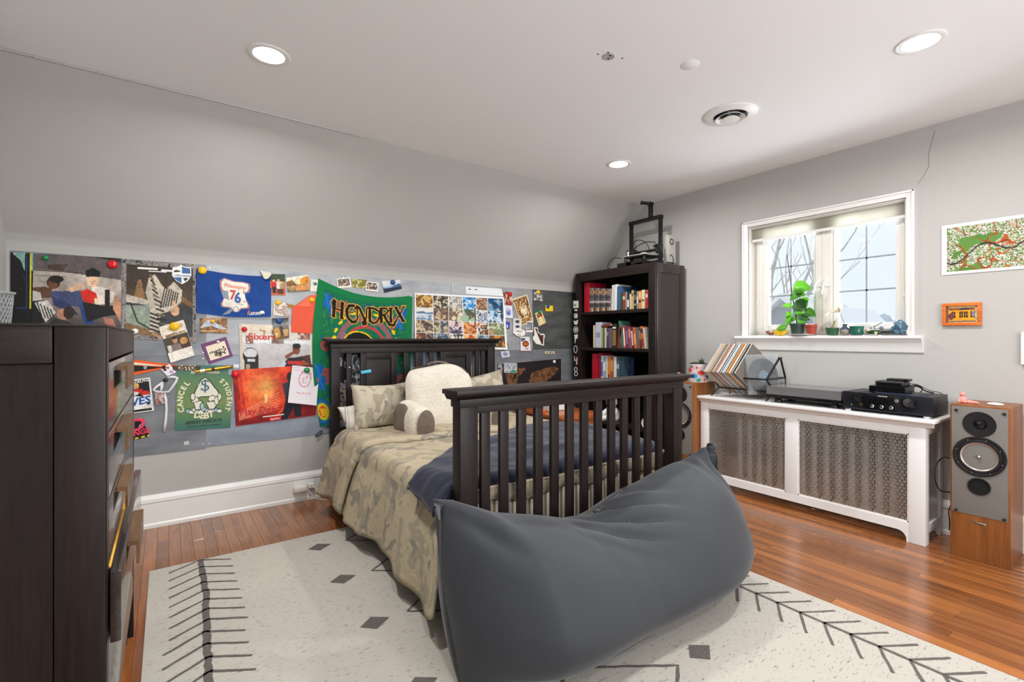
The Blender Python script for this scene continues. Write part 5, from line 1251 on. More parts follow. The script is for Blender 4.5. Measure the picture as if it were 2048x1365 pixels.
cord('black speaker wire bowing out between radiator cover and near speaker', [(4.10, .865, .52), (4.0, .905, .545), (3.93, .925, .50), (3.91, .925, .42), (3.95, .91, .345), (4.02, .87, .33)], .0035)
cord('black power cable hanging down behind the near speaker', [(4.15, .90, .36), (4.12, .88, .26), (4.14, .89, .18), (4.12, .885, .10), (4.16, .89, .012)], .0038)
cord('second black cable hanging near the baseboard by the near speaker', [(4.16, .87, .30), (4.10, .90, .20), (4.11, .90, .12), (4.10, .90, .06)], .003)

# ================================================================== pictures on the window wall
xw = XR - .006
cv = Cv(230, 120, (236, 236, 232))
n1 = cv.noise(9, 21); n2 = cv.noise(6, 5); n3 = cv.noise(110, 8)
n1 = .5 + .25 * np.sin(9 * cv.U + 2.4 * np.sin(6 * cv.V + 1.5 * np.sin(11 * cv.U))) + .25 * np.sin(8 * cv.V - 5 * cv.U + 1.7 * np.sin(13 * cv.U + 2)) + (n1 - .5) * .3
inside = (cv.U > .035) & (cv.U < .985) & (cv.V > .06) & (cv.V < .945)
cv.put(inside, (92, 138, 62)); cv.put(inside & (n1 > .5), (104, 146, 72)); cv.put(inside & (n3 > .46) & (n2 > .31), (232, 226, 214)); cv.put(inside & (n3 > .6) & (n2 > .31), (120, 110, 92))
rid = np.abs(n1 - .5) < .03; cv.put(inside & rid, (176, 96, 44)); cv.put(inside & (np.abs(n1 - .5) < .012), (150, 66, 34)); cv.put(inside & (np.abs(cv.V - (.72 - .55 * cv.U + .12 * np.sin(cv.U * 17))) < .016), (52, 52, 60)); cv.put(inside & (np.abs(n2 - .6) < .008), (196, 90, 44))
A = [Vector((xw, .966, 2.052)), Vector((xw, .24, 2.052)), Vector((xw, .24, 1.722)), Vector((xw, .966, 1.722))]
sheet('map_like_print', 'large unframed print of green hills, white flecks and orange ridges with a white border', 'art print', lambda u, v: (A[0] * (1 - u) + A[1] * u) * (1 - v) + (A[3] * (1 - u) + A[2] * u) * v, cv, origin=(xw, .6, 1.722))
pf = thing('small_framed_picture', 'small picture of a yellow shopfront in an orange wood frame', 'picture', (XR - .012, .865, 1.38)); M_OR = wood('orange_frame_wood', (196, 96, 28), (226, 124, 44), 'Y', .4, 16, 8)
fy0, fy1, fz0, fz1, fw = .768, .961, 1.383, 1.531, .02
for a, b, c, d in ((fy0, fy1, fz1 - fw, fz1), (fy0, fy1, fz0, fz0 + fw), (fy0, fy0 + fw, fz0 + fw, fz1 - fw), (fy1 - fw, fy1, fz0 + fw, fz1 - fw)): build(MB().box(XR - .022, XR - .001, a, b, c, d), 'frame_bar', M_OR, pf, bevel=.003)
cv = Cv(90, 62, (206, 190, 150)); cv.rect(.08, .12, .92, .95, (226, 160, 44)); cv.rect(.08, .12, .92, .26, (150, 84, 60)); cv.rect(.1, .02, .9, .12, (196, 176, 130)); cv.rect(.0, .0, .07, 1, (120, 92, 70))
for a, b in ((.17, .3), (.42, .54), (.57, .69), (.78, .92)): cv.rect(a, .34, b, .72, (52, 44, 44)); cv.rect(a, .51, b, .54, (226, 160, 44)); cv.rect((a + b) / 2 - .008, .34, (a + b) / 2 + .008, .72, (226, 160, 44))
cv.rect(.42, .14, .74, .24, (60, 56, 60)); cv.rect(.05, .9, .95, .97, (120, 110, 110)); cv.ell(.16, .62, .09, .22, (128, 70, 74)); cv.ell(.86, .5, .05, .18, (150, 140, 170)); cv.shade(.16, 14, 4)
B = [Vector((XR - .009, fy1 - fw, fz1 - fw)), Vector((XR - .009, fy0 + fw, fz1 - fw)), Vector((XR - .009, fy0 + fw, fz0 + fw)), Vector((XR - .009, fy1 - fw, fz0 + fw))]
sheet('picture_print', None, None, lambda u, v: (B[0] * (1 - u) + B[1] * u) * (1 - v) + (B[3] * (1 - u) + B[2] * u) * v, cv, parent=pf)
wf = thing('white_picture_frame', 'white picture frame cut off at the picture edge below the print', 'picture', (XR - .01, .45, 1.14)); 
for a, b, c, d in ((.3, .594, 1.316, 1.337), (.3, .594, 1.141, 1.162), (.573, .594, 1.162, 1.316), (.3, .32, 1.162, 1.316)): build(MB().box(XR - .022, XR - .001, a, b, c, d), 'frame_bar', M_WHITE, wf, bevel=.002)
build(MB().box(XR - .012, XR - .004, .32, .573, 1.162, 1.316), 'mount_card', mat('mount_card', (228, 224, 214), .7), wf)

# ================================================================== window sill
SZ = 1.325
M_GREENP = mat('dark_green_plastic', (48, 66, 62), .4); M_TERRA = mat('terracotta_plastic', (168, 66, 54), .45); M_SOIL = mat('potting_soil', (58, 46, 36), .95, bump=1, bscale=80)
def leafmat(name, c, tr=.35):
    if name in MATS: return MATS[name]
    m, nt, b = _new(name); b.inputs['Base Color'].default_value = (*S(*c), 1); b.inputs['Roughness'].default_value = .35
    t = nt.nodes.new('ShaderNodeBsdfTranslucent'); t.inputs[0].default_value = (*S(min(255, c[0] + 24), min(255, c[1] + 24), c[2]), 1); mx = nt.nodes.new('ShaderNodeMixShader'); mx.inputs[0].default_value = tr
    out = [q for q in nt.nodes if q.type == 'OUTPUT_MATERIAL'][0]; nt.links.new(b.outputs[0], mx.inputs[1]); nt.links.new(t.outputs[0], mx.inputs[2]); nt.links.new(mx.outputs[0], out.inputs[0]); MATS[name] = m; return m
LM = [leafmat('leaf_green', (60, 122, 30), .4), leafmat('leaf_mid', (46, 98, 30), .3), leafmat('leaf_dark', (40, 78, 38), .25)]
def leaf_mb(base, tip, width, up, curl=.15):
    """heart-shaped leaf with a folded midrib"""
    base, tip = Vector(base), Vector(tip); d = tip - base; L = d.length; d.normalize(); up = Vector(up); s = d.cross(up).normalized(); n = s.cross(d).normalized(); m = MB(); nu, nv = 9, 7
    def fn(u, v):
        w = (math.sin(math.pi * min(1, u * 1.0) ** .62) ** .8) * width / 2; a = v * 2 - 1
        return base + d * (L * u - (.12 * L * (1 - u) * abs(a) if u < .3 else 0)) + s * a * w + n * (abs(a) * w * .25 - curl * L * u * u)
    m.grid(fn, nu, nv); return m
pl = thing('potted_vine', 'green heart-leaved vine on a dark stake in a dark green pot', 'potted plant', (4.225, 1.875, SZ + .01))
pc = Vector((4.225, 1.875, SZ + .009))
build(MB().lathe([(0, 0), (.043, 0), (.055, .072), (.058, .072), (.059, .088), (.054, .088), (.052, .074)], pc, 'Z', 28), 'pot', M_GREENP, pl, smooth=40); build(MB().lathe([(0, .08), (.052, .078)], pc, 'Z', 24, cap=False), 'soil', M_SOIL, pl)
build(MB().tube([pc + Vector((0, .0, .05)), (4.222, 1.895, 1.52), (4.222, 1.922, 1.72), (4.222, 1.957, 2.0)], [.0035, .0045, .004, .003], 6), 'stake', mat('purple_cane', (66, 56, 72), .6), pl, smooth=50)
mb = MB(); mb.tube([pc + Vector((0, .0, .08)), (4.215, 1.88, 1.47), (4.20, 1.87, 1.56), (4.205, 1.845, 1.62), (4.21, 1.86, 1.68), (4.21, 1.885, 1.715)], .003, 5); mb.tube([pc + Vector((0, .01, .08)), (4.21, 1.95, 1.47), (4.21, 1.955, 1.40), (4.20, 1.97, 1.37)], .0022, 5); mb.tube([pc + Vector((0, -.01, .08)), (4.20, 1.85, 1.46), (4.20, 1.80, 1.44)], .0022, 5); mb.tube([(4.215, 1.88, 1.47), (4.21, 1.93, 1.51), (4.21, 1.955, 1.56)], .002, 5)
build(mb, 'stems', mat('vine_stem', (64, 66, 52), .6), pl, smooth=60)
# (base px, tip px, width px, depth, tone)
lv = [((1590, 575), (1621, 576), 30, 4.20, 0), ((1597, 584), (1608, 592), 18, 4.215, 1), ((1602, 586), (1577, 600), 20, 4.20, 1), ((1612, 612), (1590, 600), 22, 4.205, 1), ((1592, 606), (1612, 622), 28, 4.19, 2), ((1614, 604), (1602, 596), 16, 4.21, 0),
      ((1582, 612), (1564, 611), 12, 4.20, 0), ((1583, 634), (1571, 652), 18, 4.19, 0), ((1573, 632), (1585, 628), 16, 4.21, 0), ((1612, 622), (1631, 632), 20, 4.20, 1), ((1592, 622), (1606, 628), 14, 4.19, 0), ((1596, 632), (1620, 640), 14, 4.19, 2), ((1596, 640), (1612, 646), 12, 4.185, 0), ((1590, 636), (1580, 644), 10, 4.195, 0), ((1572, 655), (1551, 659), 16, 4.185, 0), ((1604, 632), (1622, 630), 12, 4.205, 1)]
for b, t, w, xx, k in lv:
    B0, T0 = onX(b[0], b[1], xx), onX(t[0], t[1], xx - .012); ww = w * xx / (ray(b[0])[0] * FPX); build(leaf_mb(B0, T0, ww * .92, (-1, .25, .35)), 'leaf', LM[k], pl, smooth=180)
o = build(MB().lathe([(0, 0), (.088, 0), (.098, .008), (.094, .009), (.086, .004), (0, .004)], (4.225, 1.84, SZ + .0005), 'Z', 36), 'saucer', mat('white_ceramic', (232, 230, 224), .3), smooth=40); tag(o, 'white oval saucer under the vine pot and the red pot', 'saucer')
rp = thing('red_pot', 'tilted terracotta red plastic pot with a thin wire on the saucer', 'pot', (4.21, 1.757, SZ + .005)); tl = Vector((-.02, .06, 1)).normalized()
build(MB().lathe([(0, 0), (.03, 0), (.042, .062), (.046, .062), (.047, .078), (.042, .078), (.04, .064)], (4.20, 1.757, SZ + .008), tl, 26), 'pot', M_TERRA, rp, smooth=40); build(MB().lathe([(0, .07), (.04, .068)], (4.20, 1.757, SZ + .008), tl, 24, cap=False), 'soil', M_SOIL, rp)
build(MB().tube([(4.20, 1.76, 1.395), (4.20, 1.79, 1.43), (4.2, 1.82, 1.46), (4.2, 1.85, 1.475)], .0015, 5), 'wire_stem', M_BLACK, rp)
yb = thing('yellow_boat_dish', 'shallow yellow ceramic dish at the end of the sill', 'dish', (4.215, 2.01, SZ)); build(MB().lathe([(0, 0), (.028, 0), (.05, .02), (.056, .044), (.052, .044), (.044, .02), (0, .008)], (4.215, 2.01, SZ), 'Z', 30, sx=.75, sy=1.05), 'bowl', mat('yellow_glaze', (238, 196, 32), .3), yb, smooth=50)
br = thing('dried_seed_pod', 'small brown knobbly dried pod beside the yellow dish', 'seed pod', (4.205, 2.09, SZ)); mb = MB()
for k, (dy, dz, r) in enumerate([(-.02, .012, .012), (0, .014, .014), (.016, .02, .011), (.03, .03, .009), (.012, .034, .007), (-.028, .026, .006)]): mb.lathe([(0, -r), (r * .8, -r * .5), (r, 0), (r * .7, r * .7), (0, r)], (4.205 + .004 * (k % 2), 2.09 + dy, SZ + dz), 'Z', 9)
build(mb, 'pod', mat('russet_pod', (130, 66, 50), .8), br, smooth=60)
M_TEALG = mat('green_glaze', (30, 96, 80), .18, var=.35, vscale=40)
g1_ = thing('green_flecked_pot', 'dark green flecked pot with a wooden peg in it', 'pot', (4.21, 1.614, SZ)); build(MB().lathe([(0, 0), (.036, 0), (.046, .052), (.047, .056), (.042, .056), (.04, .05)], (4.21, 1.614, SZ), 'Z', 28), 'pot', mat('flecked_green', (52, 92, 66), .3, var=.5, vscale=70), g1_, smooth=40); build(MB().lathe([(0, .048), (.041, .046)], (4.21, 1.614, SZ), 'Z', 24, cap=False), 'soil', M_SOIL, g1_)
build(MB().tube([(4.21, 1.622, 1.37), (4.20, 1.592, 1.437)], [.005, .007], 8), 'wooden_peg', mat('peg_wood', (168, 140, 84), .6), g1_, smooth=40); build(MB().tube([(4.22, 1.63, 1.37), (4.215, 1.645, 1.395), (4.215, 1.652, 1.40)], .002, 5), 'dry_twig', mat('pale_twig', (226, 222, 214), .7), g1_)
bv = thing('bud_vase', 'small round stoneware bud vase holding one dried leaf', 'vase', (4.215, 1.53, SZ)); M_STON = mat('stoneware', (146, 134, 128), .35, var=.15, vscale=30)
build(MB().lathe([(0, 0), (.022, 0), (.034, .018), (.036, .032), (.03, .05), (.014, .064), (.012, .072), (.017, .083), (.013, .083), (.009, .074)], (4.215, 1.53, SZ), 'Z', 28), 'vase_body', M_STON, bv, smooth=60); build(MB().lathe([(.0345, .041), (.031, .05), (.0148, .064), (.0128, .072), (.0178, .084), (.012, .085)], (4.215, 1.53, SZ), 'Z', 28, cap=False), 'blue_neck_glaze', mat('slate_glaze', (58, 68, 84), .25), bv, smooth=60)
M_DRY = leafmat('dried_leaf', (182, 174, 164), .3)
build(MB().tube([(4.215, 1.53, 1.40), (4.213, 1.545, 1.45), (4.21, 1.565, 1.505)], .0017, 5), 'stem', mat('dry_stem', (110, 100, 96), .8), bv)
build(leaf_mb((4.21, 1.565, 1.505), (4.19, 1.66, 1.50), .05, (-.6, 0, 1), -.15), 'dried_leaf', M_DRY, bv, smooth=180); build(leaf_mb((4.21, 1.565, 1.505), (4.20, 1.54, 1.585), .035, (-1, .3, .2), .1), 'dried_leaf', M_DRY, bv, smooth=180); build(leaf_mb((4.21, 1.57, 1.505), (4.20, 1.60, 1.555), .045, (-1, .3, .2), .1), 'dried_leaf', M_DRY, bv, smooth=180); build(leaf_mb((4.2, 1.62, 1.50), (4.19, 1.665, 1.475), .03, (-.6, 0, 1), .1), 'dried_leaf', leafmat('white_petal', (236, 232, 226), .3), bv, smooth=180)
o = build(MB().lathe([(0, 0), (.036, 0), (.044, .012), (.04, .03), (.046, .06), (.047, .065), (.043, .065), (.037, .032), (0, .012)], (4.215, 1.452, SZ), 'Z', 32), 'teal_cup', M_TEALG, smooth=50); tag(o, 'glossy dark teal ceramic cup between the bud vase and painted bowl', 'cup')
sb = thing('painted_bowl', 'little round bowl painted with green leaves and cream flowers', 'bowl', (4.21, 1.348, SZ)); cv = Cv(90, 30, (54, 84, 56))
rr = np.random.RandomState(5)
for k in range(26): cv.ell(rr.rand(), rr.rand(), .04, .16, [(226, 206, 150), (206, 150, 84), (236, 226, 200), (88, 120, 60)][k % 4], rr.rand() * 3)
cv.rect(0, 0, 1, .1, (240, 240, 236)); pr_ = lambda v: (.043 - .02 * max(0, v - .45) ** 1.2 * 1.6 if v > .3 else .036 + .007 * math.sin(v / .3 * 1.57))
sheet('painted_wall', None, None, lambda u, v: Vector((4.21 + pr_(v) * math.cos(6.2832 * u), 1.348 + pr_(v) * math.sin(6.2832 * u), SZ + .04 * (1 - v) + .0005)), cv, parent=sb, rough=.2); build(MB().lathe([(0, .001), (.03, .001), (.03, .02), (.036, .036), (0, .012)], (4.21, 1.348, SZ), 'Z', 24), 'inside', M_WHITE, sb, smooth=50)
gd = thing('blue_geode', 'rough blue geode standing on a dark slab at the end of the sill', 'geode', (4.21, 1.19, SZ)); mb = MB(); bm = bmesh.new(); bmesh.ops.create_icosphere(bm, subdivisions=3, radius=1.0)
gv = []
for v_ in bm.verts:
    p = v_.co; q = Vector((p.x * .032, p.y * .047, p.z * .05)); q *= 1 + .28 * noise.noise(p * 1.4 + Vector((3, 1, 0))) + .14 * noise.cell(p * 5); q.z = max(q.z, -.038); gv.append((4.212 + q.x, 1.192 + q.y + .008 * (.02 - q.z) / .05, SZ + .046 + q.z))
mb.add(gv, [tuple(v_.index for v_ in f_.verts) for f_ in bm.faces]); bm.free(); build(mb, 'crystal_mass', mat('blue_crystal', (70, 104, 122), .35, var=.6, vscale=50), gd); build(MB().box(4.175, 4.25, 1.145, 1.30, SZ, SZ + .006), 'slab', mat('dark_slate', (92, 96, 104), .5), gd, bevel=.002)

# ================================================================== sheet-metal panels on the poster wall
sheet_metal('sheet_pale', (140, 142, 145), (174, 176, 179)); sheet_metal('sheet_grey', (108, 111, 116), (140, 143, 148)); sheet_metal('sheet_dark', (70, 72, 72), (106, 108, 108)); sheet_metal('sheet_blue', (126, 134, 148), (158, 166, 178))
PX = [-.775, .23, 1.23, 2.23, 3.23, 4.225]
tone = [['sheet_grey', 'sheet_pale', 'sheet_pale', 'sheet_pale', 'sheet_dark'], ['sheet_grey', 'sheet_blue', 'sheet_pale', 'sheet_grey', 'sheet_grey']]
place = ['at the end by the chest of drawers', 'above the green cartoon print', 'above the headboard', 'right of the nature collage', 'beside the bookcase']
place2 = ['low by the chest, behind the pennant', 'low behind the red film print', 'behind the bed headboard', 'low behind the world map', 'low beside the bookcase']
M_SCREW = mat('zinc_screw', (210, 210, 212), .3, .9)
for r, (z0, z1) in enumerate(((1.176, 1.832), (.512, 1.173))):
    for i in range(5):
        t = thing('metal_sheet', ('upper' if r == 0 else 'lower') + ' metal panel screwed to the wall ' + (place if r == 0 else place2)[i], 'metal panel', ((PX[i] + PX[i + 1]) / 2, YB, z0), 'sheet metal panels on the poster wall')
        mb = MB(); dz = .012 if (r == 1 and i == 0) else 0
        mb.box(PX[i] + .002, PX[i + 1] - .002, YB - .005, YB - .0005, z0 - dz, z1); build(mb, 'sheet', MATS[tone[r][i]], t)
        for x in (PX[i] + .02, PX[i + 1] - .02):
            for z in (z0 + .02, z1 - .02):
                build(MB().lathe([(.007, 0), (.005, .003), (0, .0035)], (x, YB - .005, z), '-Y', 10), 'screw', M_SCREW, t)

MAG = {'red': mat('magnet_red', (206, 26, 38), .18), 'yellow': mat('magnet_yellow', (240, 184, 18), .22), 'green': mat('magnet_green', (30, 128, 74), .2), 'blue': mat('magnet_blue', (22, 74, 136), .25), 'white': mat('magnet_white', (232, 232, 228), .3), 'black': mat('magnet_black', (34, 36, 44), .3)}
def magnet(px, py, rpx, col, lab, off=.02):
    c = onY(px, py, YB - off); dep = c.x * VIEW[0] + c.y * VIEW[1]; r = rpx * dep / FPX
    o = build(MB().lathe([(r, -off + .008), (r, .001), (r * .93, .004), (r * .7, .008), (r * .35, .0105), (0, .011)], c, '-Y', 24), 'round_magnet', MAG[col], smooth=60)
    tag(o, lab, 'magnet', 'round magnets on the poster wall'); return o


def photo(name, lab, px, cv, off=.012, cat='photo', group='snapshots on the poster wall', curl=0.0):
    o, fr, c = wall_sheet(name, lab, cat, px, cv, off, group, curl); return o, fr


def rot_px(cx, cy, w, h, deg):
    a = math.radians(deg); ca, sa = math.cos(a), math.sin(a)
    return [(cx + x * ca - y * sa, cy + x * sa + y * ca) for x, y in ((-w / 2, -h / 2), (w / 2, -h / 2), (w / 2, h / 2), (-w / 2, h / 2))]


SKIN, SKIN2, SKIN3 = (226, 180, 150), (120, 78, 56), (96, 62, 46)
INKW = mat('print_white', (236, 234, 226), .5); INKK = mat('print_black', (24, 24, 26), .5); INKCREAM = mat('print_cream', (236, 226, 196), .5); INKRED = mat('print_red', (206, 52, 40), .5); INKBLUE = mat('print_blue', (24, 78, 160), .5); INKPINK = mat('print_pink', (226, 140, 160), .5); INKMAG = mat('print_magenta', (238, 52, 92), .5); INKORANGE = mat('print_orange', (222, 104, 52), .5)

# --- dark poster with a yellow stripe
cv = Cv(40, 90, (28, 29, 28)); cv.poly([(.0, -.1), (.1, .02), (.35, .1), (.5, .24), (.52, -.1)], (136, 176, 168)); cv.rect(.74, 0, 1, .23, (136, 180, 172)); cv.rect(.55, 0, .66, 1, (34, 34, 38)); cv.rect(.54, .05, .565, .72, (60, 84, 130)); cv.line([(.2, .72), (.55, .72)], .012, (46, 72, 120)); cv.rect(.68, 0, .74, .72, (214, 208, 56)); cv.line([(.38, .26), (.52, .36)], .012, (50, 60, 90)); cv.shade(.1, 5, 2)
photo('striped_dark_poster', 'narrow black poster with a yellow stripe, behind the pencil cup', [(21, 505), (78, 507), (76, 660), (21, 660)], cv, .008, 'poster', 'posters on the poster wall')
# --- group photo on a bus seat
cv = Cv(150, 120, (112, 102, 100)); cv.ramp([(0, (98, 88, 88)), (.22, (126, 114, 112)), (.24, (196, 186, 176)), (.5, (172, 160, 150)), (1, (80, 74, 74))])
cv.poly([(.0, .02), (.5, .0), (1, .02), (1, .3), (0, .2)], (106, 96, 96)); cv.poly([(.16, .14), (.38, .12), (.32, .22), (.14, .2)], (84, 68, 58)); cv.rect(.0, .22, .55, .235, (70, 62, 60)); cv.rect(.02, .29, .36, .30, (90, 84, 82)); cv.poly([(.62, .0), (1, .06), (1, .02), (.9, 0)], (42, 52, 46))
cv.ell(.22, .38, .075, .085, (80, 56, 42)); cv.ell(.21, .41, .05, .06, (116, 78, 54)); cv.ell(.25, .33, .08, .05, (44, 32, 28)); cv.face(.21, .41, .035, (40, 26, 22))
cv.poly([(.0, .46), (.12, .44), (.2, .46), (.22, .58), (.08, .6), (0, .56)], (108, 76, 58)); cv.poly([(.18, .5), (.52, .47), (.58, .56), (.55, .7), (.36, .68), (.22, .6)], (74, 84, 120)); cv.poly([(.5, .66), (.62, .7), (.7, .95), (.58, .98)], (42, 78, 138)); cv.poly([(.2, .56), (.4, .66), (.5, .8), (.4, .8), (.22, .68)], (52, 66, 104))
cv.poly([(0, .5), (.08, .52), (.1, .62), (0, .64)], (206, 200, 196)); cv.poly([(0, .64), (.12, .62), (.24, .74), (.18, .9), (.0, .98)], (40, 38, 40)); cv.poly([(.02, .66), (.16, .62), (.25, .78), (.14, .92)], (206, 202, 196))
for k in range(5): cv.line([(.05 + .035 * k, .66 + .02 * k), (.10 + .035 * k, .84 + .012 * k)], .007, (44, 42, 44))
cv.ell(.34, .8, .08, .075, (176, 130, 106)); cv.ell(.39, .78, .06, .09, (62, 46, 38)); cv.poly([(.24, .86), (.4, .9), (.46, 1), (.1, 1)], (58, 56, 56))
cv.ell(.66, .32, .075, .10, (222, 186, 158)); cv.face(.66, .34, .05); cv.poly([(.57, .2), (.66, .15), (.75, .2), (.74, .27), (.58, .28)], (26, 26, 30)); cv.poly([(.35, .47), (.52, .36), (.58, .42), (.42, .5)], (222, 184, 156)); cv.poly([(.64, .42), (.76, .4), (.92, .48), (.9, .62), (.7, .66)], (222, 212, 202)); cv.rect(.8, .44, .86, .66, (36, 34, 36)); cv.poly([(.52, .48), (.6, .44), (.7, .5), (.72, .58), (.62, .68), (.54, .58)], (206, 48, 34)); cv.rect(.68, .57, .76, .64, (230, 214, 190)); cv.poly([(.54, .62), (.76, .66), (.92, .66), (.96, .78), (.78, .82), (.6, .9)], (36, 34, 36)); cv.poly([(.92, .5), (1, .62), (1, .9), (.9, .7)], (196, 146, 116)); cv.poly([(.78, .82), (.9, .84), (.96, 1), (.82, .94)], (176, 120, 104)); cv.poly([(.48, .98), (.7, .9), (.84, 1)], (92, 78, 74)); cv.shade(.12, 9, 5)
o, fr = photo('bus_seat_poster', 'colour photo poster of four young people sprawled on bus seats', [(67, 507), (243, 517), (242, 662), (64, 656)], cv, .011, 'poster', 'posters on the poster wall')
# --- skate poster
cv = Cv(130, 146, (66, 58, 48)); n = cv.noise(14, 3)
cv.put((np.abs(n - .5) < .03), (40, 38, 40)); cv.put((np.abs(n - .5) >= .03), (146, 140, 136)); cv.rect(.05, .06, .95, .93, (64, 54, 42)); cv.ramp([(0, (54, 46, 40)), (.5, (92, 74, 52)), (.56, (60, 60, 62)), (1, (84, 88, 90))], 'v', (cv.U > .05) & (cv.U < .95) & (cv.V > .06) & (cv.V < .93))
cv.poly([(.14, .5), (.2, .25), (.24, .24), (.3, .48)], (150, 118, 80)); cv.poly([(.6, .3), (.95, .5), (.95, .56), (.7, .44)], (128, 98, 62)); cv.poly([(.05, .44), (.34, .5), (.34, .56), (.05, .54)], (196, 186, 172)); cv.poly([(.05, .58), (.36, .56), (.42, .7), (.42, .93), (.05, .8)], (150, 160, 146)); cv.line([(.12, .58), (.2, .78), (.4, .88)], .012, (60, 72, 62)); cv.poly([(.05, .8), (.5, .9), (.5, .96), (.05, .93)], (140, 112, 80))
cv.poly([(.34, .22), (.42, .16), (.52, .3), (.58, .34), (.68, .24), (.8, .34), (.78, .5), (.62, .62), (.5, .66), (.48, .9), (.36, .9), (.36, .6), (.3, .4)], (196, 186, 170))
for k in range(12): cv.line([(.36 + .012 * k, .18 + .06 * k), (.40 + .02 * k, .24 + .055 * k)], .012, (44, 40, 38) if k % 2 else (120, 106, 90))
for k in range(7): cv.line([(.56 + .03 * k, .32 + .01 * k), (.5 + .035 * k, .58 - .01 * k)], .009, (60, 54, 48))
for k in range(5): cv.line([(.37, .66 + .05 * k), (.48, .69 + .05 * k)], .012, (40, 38, 38))
cv.ell(.7, .62, .06, .05, (206, 164, 128)); cv.line([(.68, .5), (.74, .58)], .02, (206, 164, 128)); cv.poly([(.4, .9), (.54, .96), (.5, .97), (.38, .93)], (196, 156, 118)); cv.shade(.14, 12, 9)
o, fr = photo('skate_photo_poster', 'poster of a bent-over figure in striped silver clothes on a ramp', [(245, 519), (393, 529), (392, 687), (243, 676)], cv, .009, 'poster', 'posters on the poster wall')
bars(o, fr[0], [(.08, .045, .11, .013), (.21, .052, .11, .013), (.14, .066, .1, .006)], INKW)
cv = Cv(60, 70, (70, 60, 60)); cv.poly([(.02, .15), (.2, .1), (.5, .0), (.8, .1), (.98, .15), (.95, .6), (.8, .85), (.5, 1), (.2, .85), (.05, .6)], (236, 238, 240))
# shield sticker as a cut-out: own outline mesh
def cut_mesh(name, lab, cat, pts_px, off, m, th=.0015, group=None, parent=None):
    P = [onY(p[0], p[1], YB - off) for p in pts_px]; mb = MB(); n = len(P)
    mb.add([p + Vector((0, -th / 2, 0)) for p in P] + [p + Vector((0, th / 2, 0)) for p in P], [tuple(range(n)), tuple(range(2 * n - 1, n - 1, -1))] + [(i, (i + 1) % n, n + (i + 1) % n, n + i) for i in range(n)])
    o = build(mb, name, m, parent)
    if lab: tag(o, lab, cat, group)
    return o
sh_px = [(345, 535), (354, 534), (362, 530), (371, 534), (382, 535), (383, 552), (376, 562), (364, 569), (352, 562), (344, 551)]
sc_ = thing('shield_sticker', 'white and blue shield-shaped sticker on the skate poster', 'sticker', onY(364, 550, YB - .014))
cut_mesh('white_shield', None, None, sh_px, .0135, INKW, parent=sc_)
for q in ([(364, 533), (371, 536), (380, 537), (381, 548), (364, 547)], [(347, 555), (363, 555), (363, 567), (353, 561)]): cut_mesh('blue_quarter', None, None, q, .0150, mat('shield_blue', (36, 92, 150), .5), .0006, parent=sc_)
cut_mesh('dark_detail', None, None, [(348, 542), (352, 540), (360, 542), (361, 544), (348, 545)], .0150, INKK, .0006, parent=sc_); cut_mesh('dark_detail', None, None, [(366, 557), (372, 556), (377, 558), (370, 563)], .0150, INKK, .0006, parent=sc_)
P0 = onY(346, 549, YB - .0155); letters(sc_, (P0, Vector((1, 0, 0)), Vector((0, 0, -1))), [('LAKE OSWEGO', .063, .012, .0125, .02, .012, 'c', .9)], INKBLUE)
magnet(225, 529, 8.5, 'red', 'big glossy red magnet at the corner of the bus seat poster'); magnet(91, 516, 5, 'green', 'dark green magnet at the top of the bus seat poster'); magnet(270, 663, 5.5, 'white', 'white magnet at the edge of the skate poster by the chest')
# two stacked photo-booth prints
cv = Cv(60, 84, (232, 226, 216)); cv.rect(.1, .05, .92, .3, (176, 160, 130)); cv.scene(.12, .07, .88, .28, [(206, 196, 170), (150, 120, 86), (120, 92, 70)], 3, 2); cv.poly([(.0, .3), (1, .3), (1, .72), (.0, .72)], (86, 74, 62)); cv.rect(.06, .52, .22, .7, (216, 212, 202)); cv.ell(.42, .42, .1, .085, (196, 146, 114)); cv.ell(.42, .35, .1, .04, (60, 44, 36)); cv.face(.42, .43, .08); cv.poly([(.18, .72), (.24, .54), (.4, .5), (.58, .56), (.6, .72)], (140, 124, 122)); cv.ell(.76, .5, .16, .1, (206, 160, 90)); cv.ell(.76, .52, .07, .06, (206, 146, 112)); cv.face(.76, .53, .05); cv.poly([(.62, .72), (.66, .6), (.88, .6), (.92, .72)], (96, 62, 58)); cv.shade(.1, 8, 2)
photo('couple_snapshot', 'white-bordered snapshot of a moustached man and blonde woman, hung tilted', rot_px(355, 685, 50, 70, -17), cv, .015, curl=.01); cv = Cv(40, 18, (230, 222, 206)); cv.rect(.3, .3, .9, .7, (196, 180, 140)); cv.shade(.12, 6, 7)
photo('torn_photo_strip', 'torn strip of an older photo pinned above the couple snapshot', rot_px(345, 657, 52, 20, -17), cv, .018); magnet(349, 653, 8.5, 'yellow', 'big yellow magnet on the couple snapshot', .024)

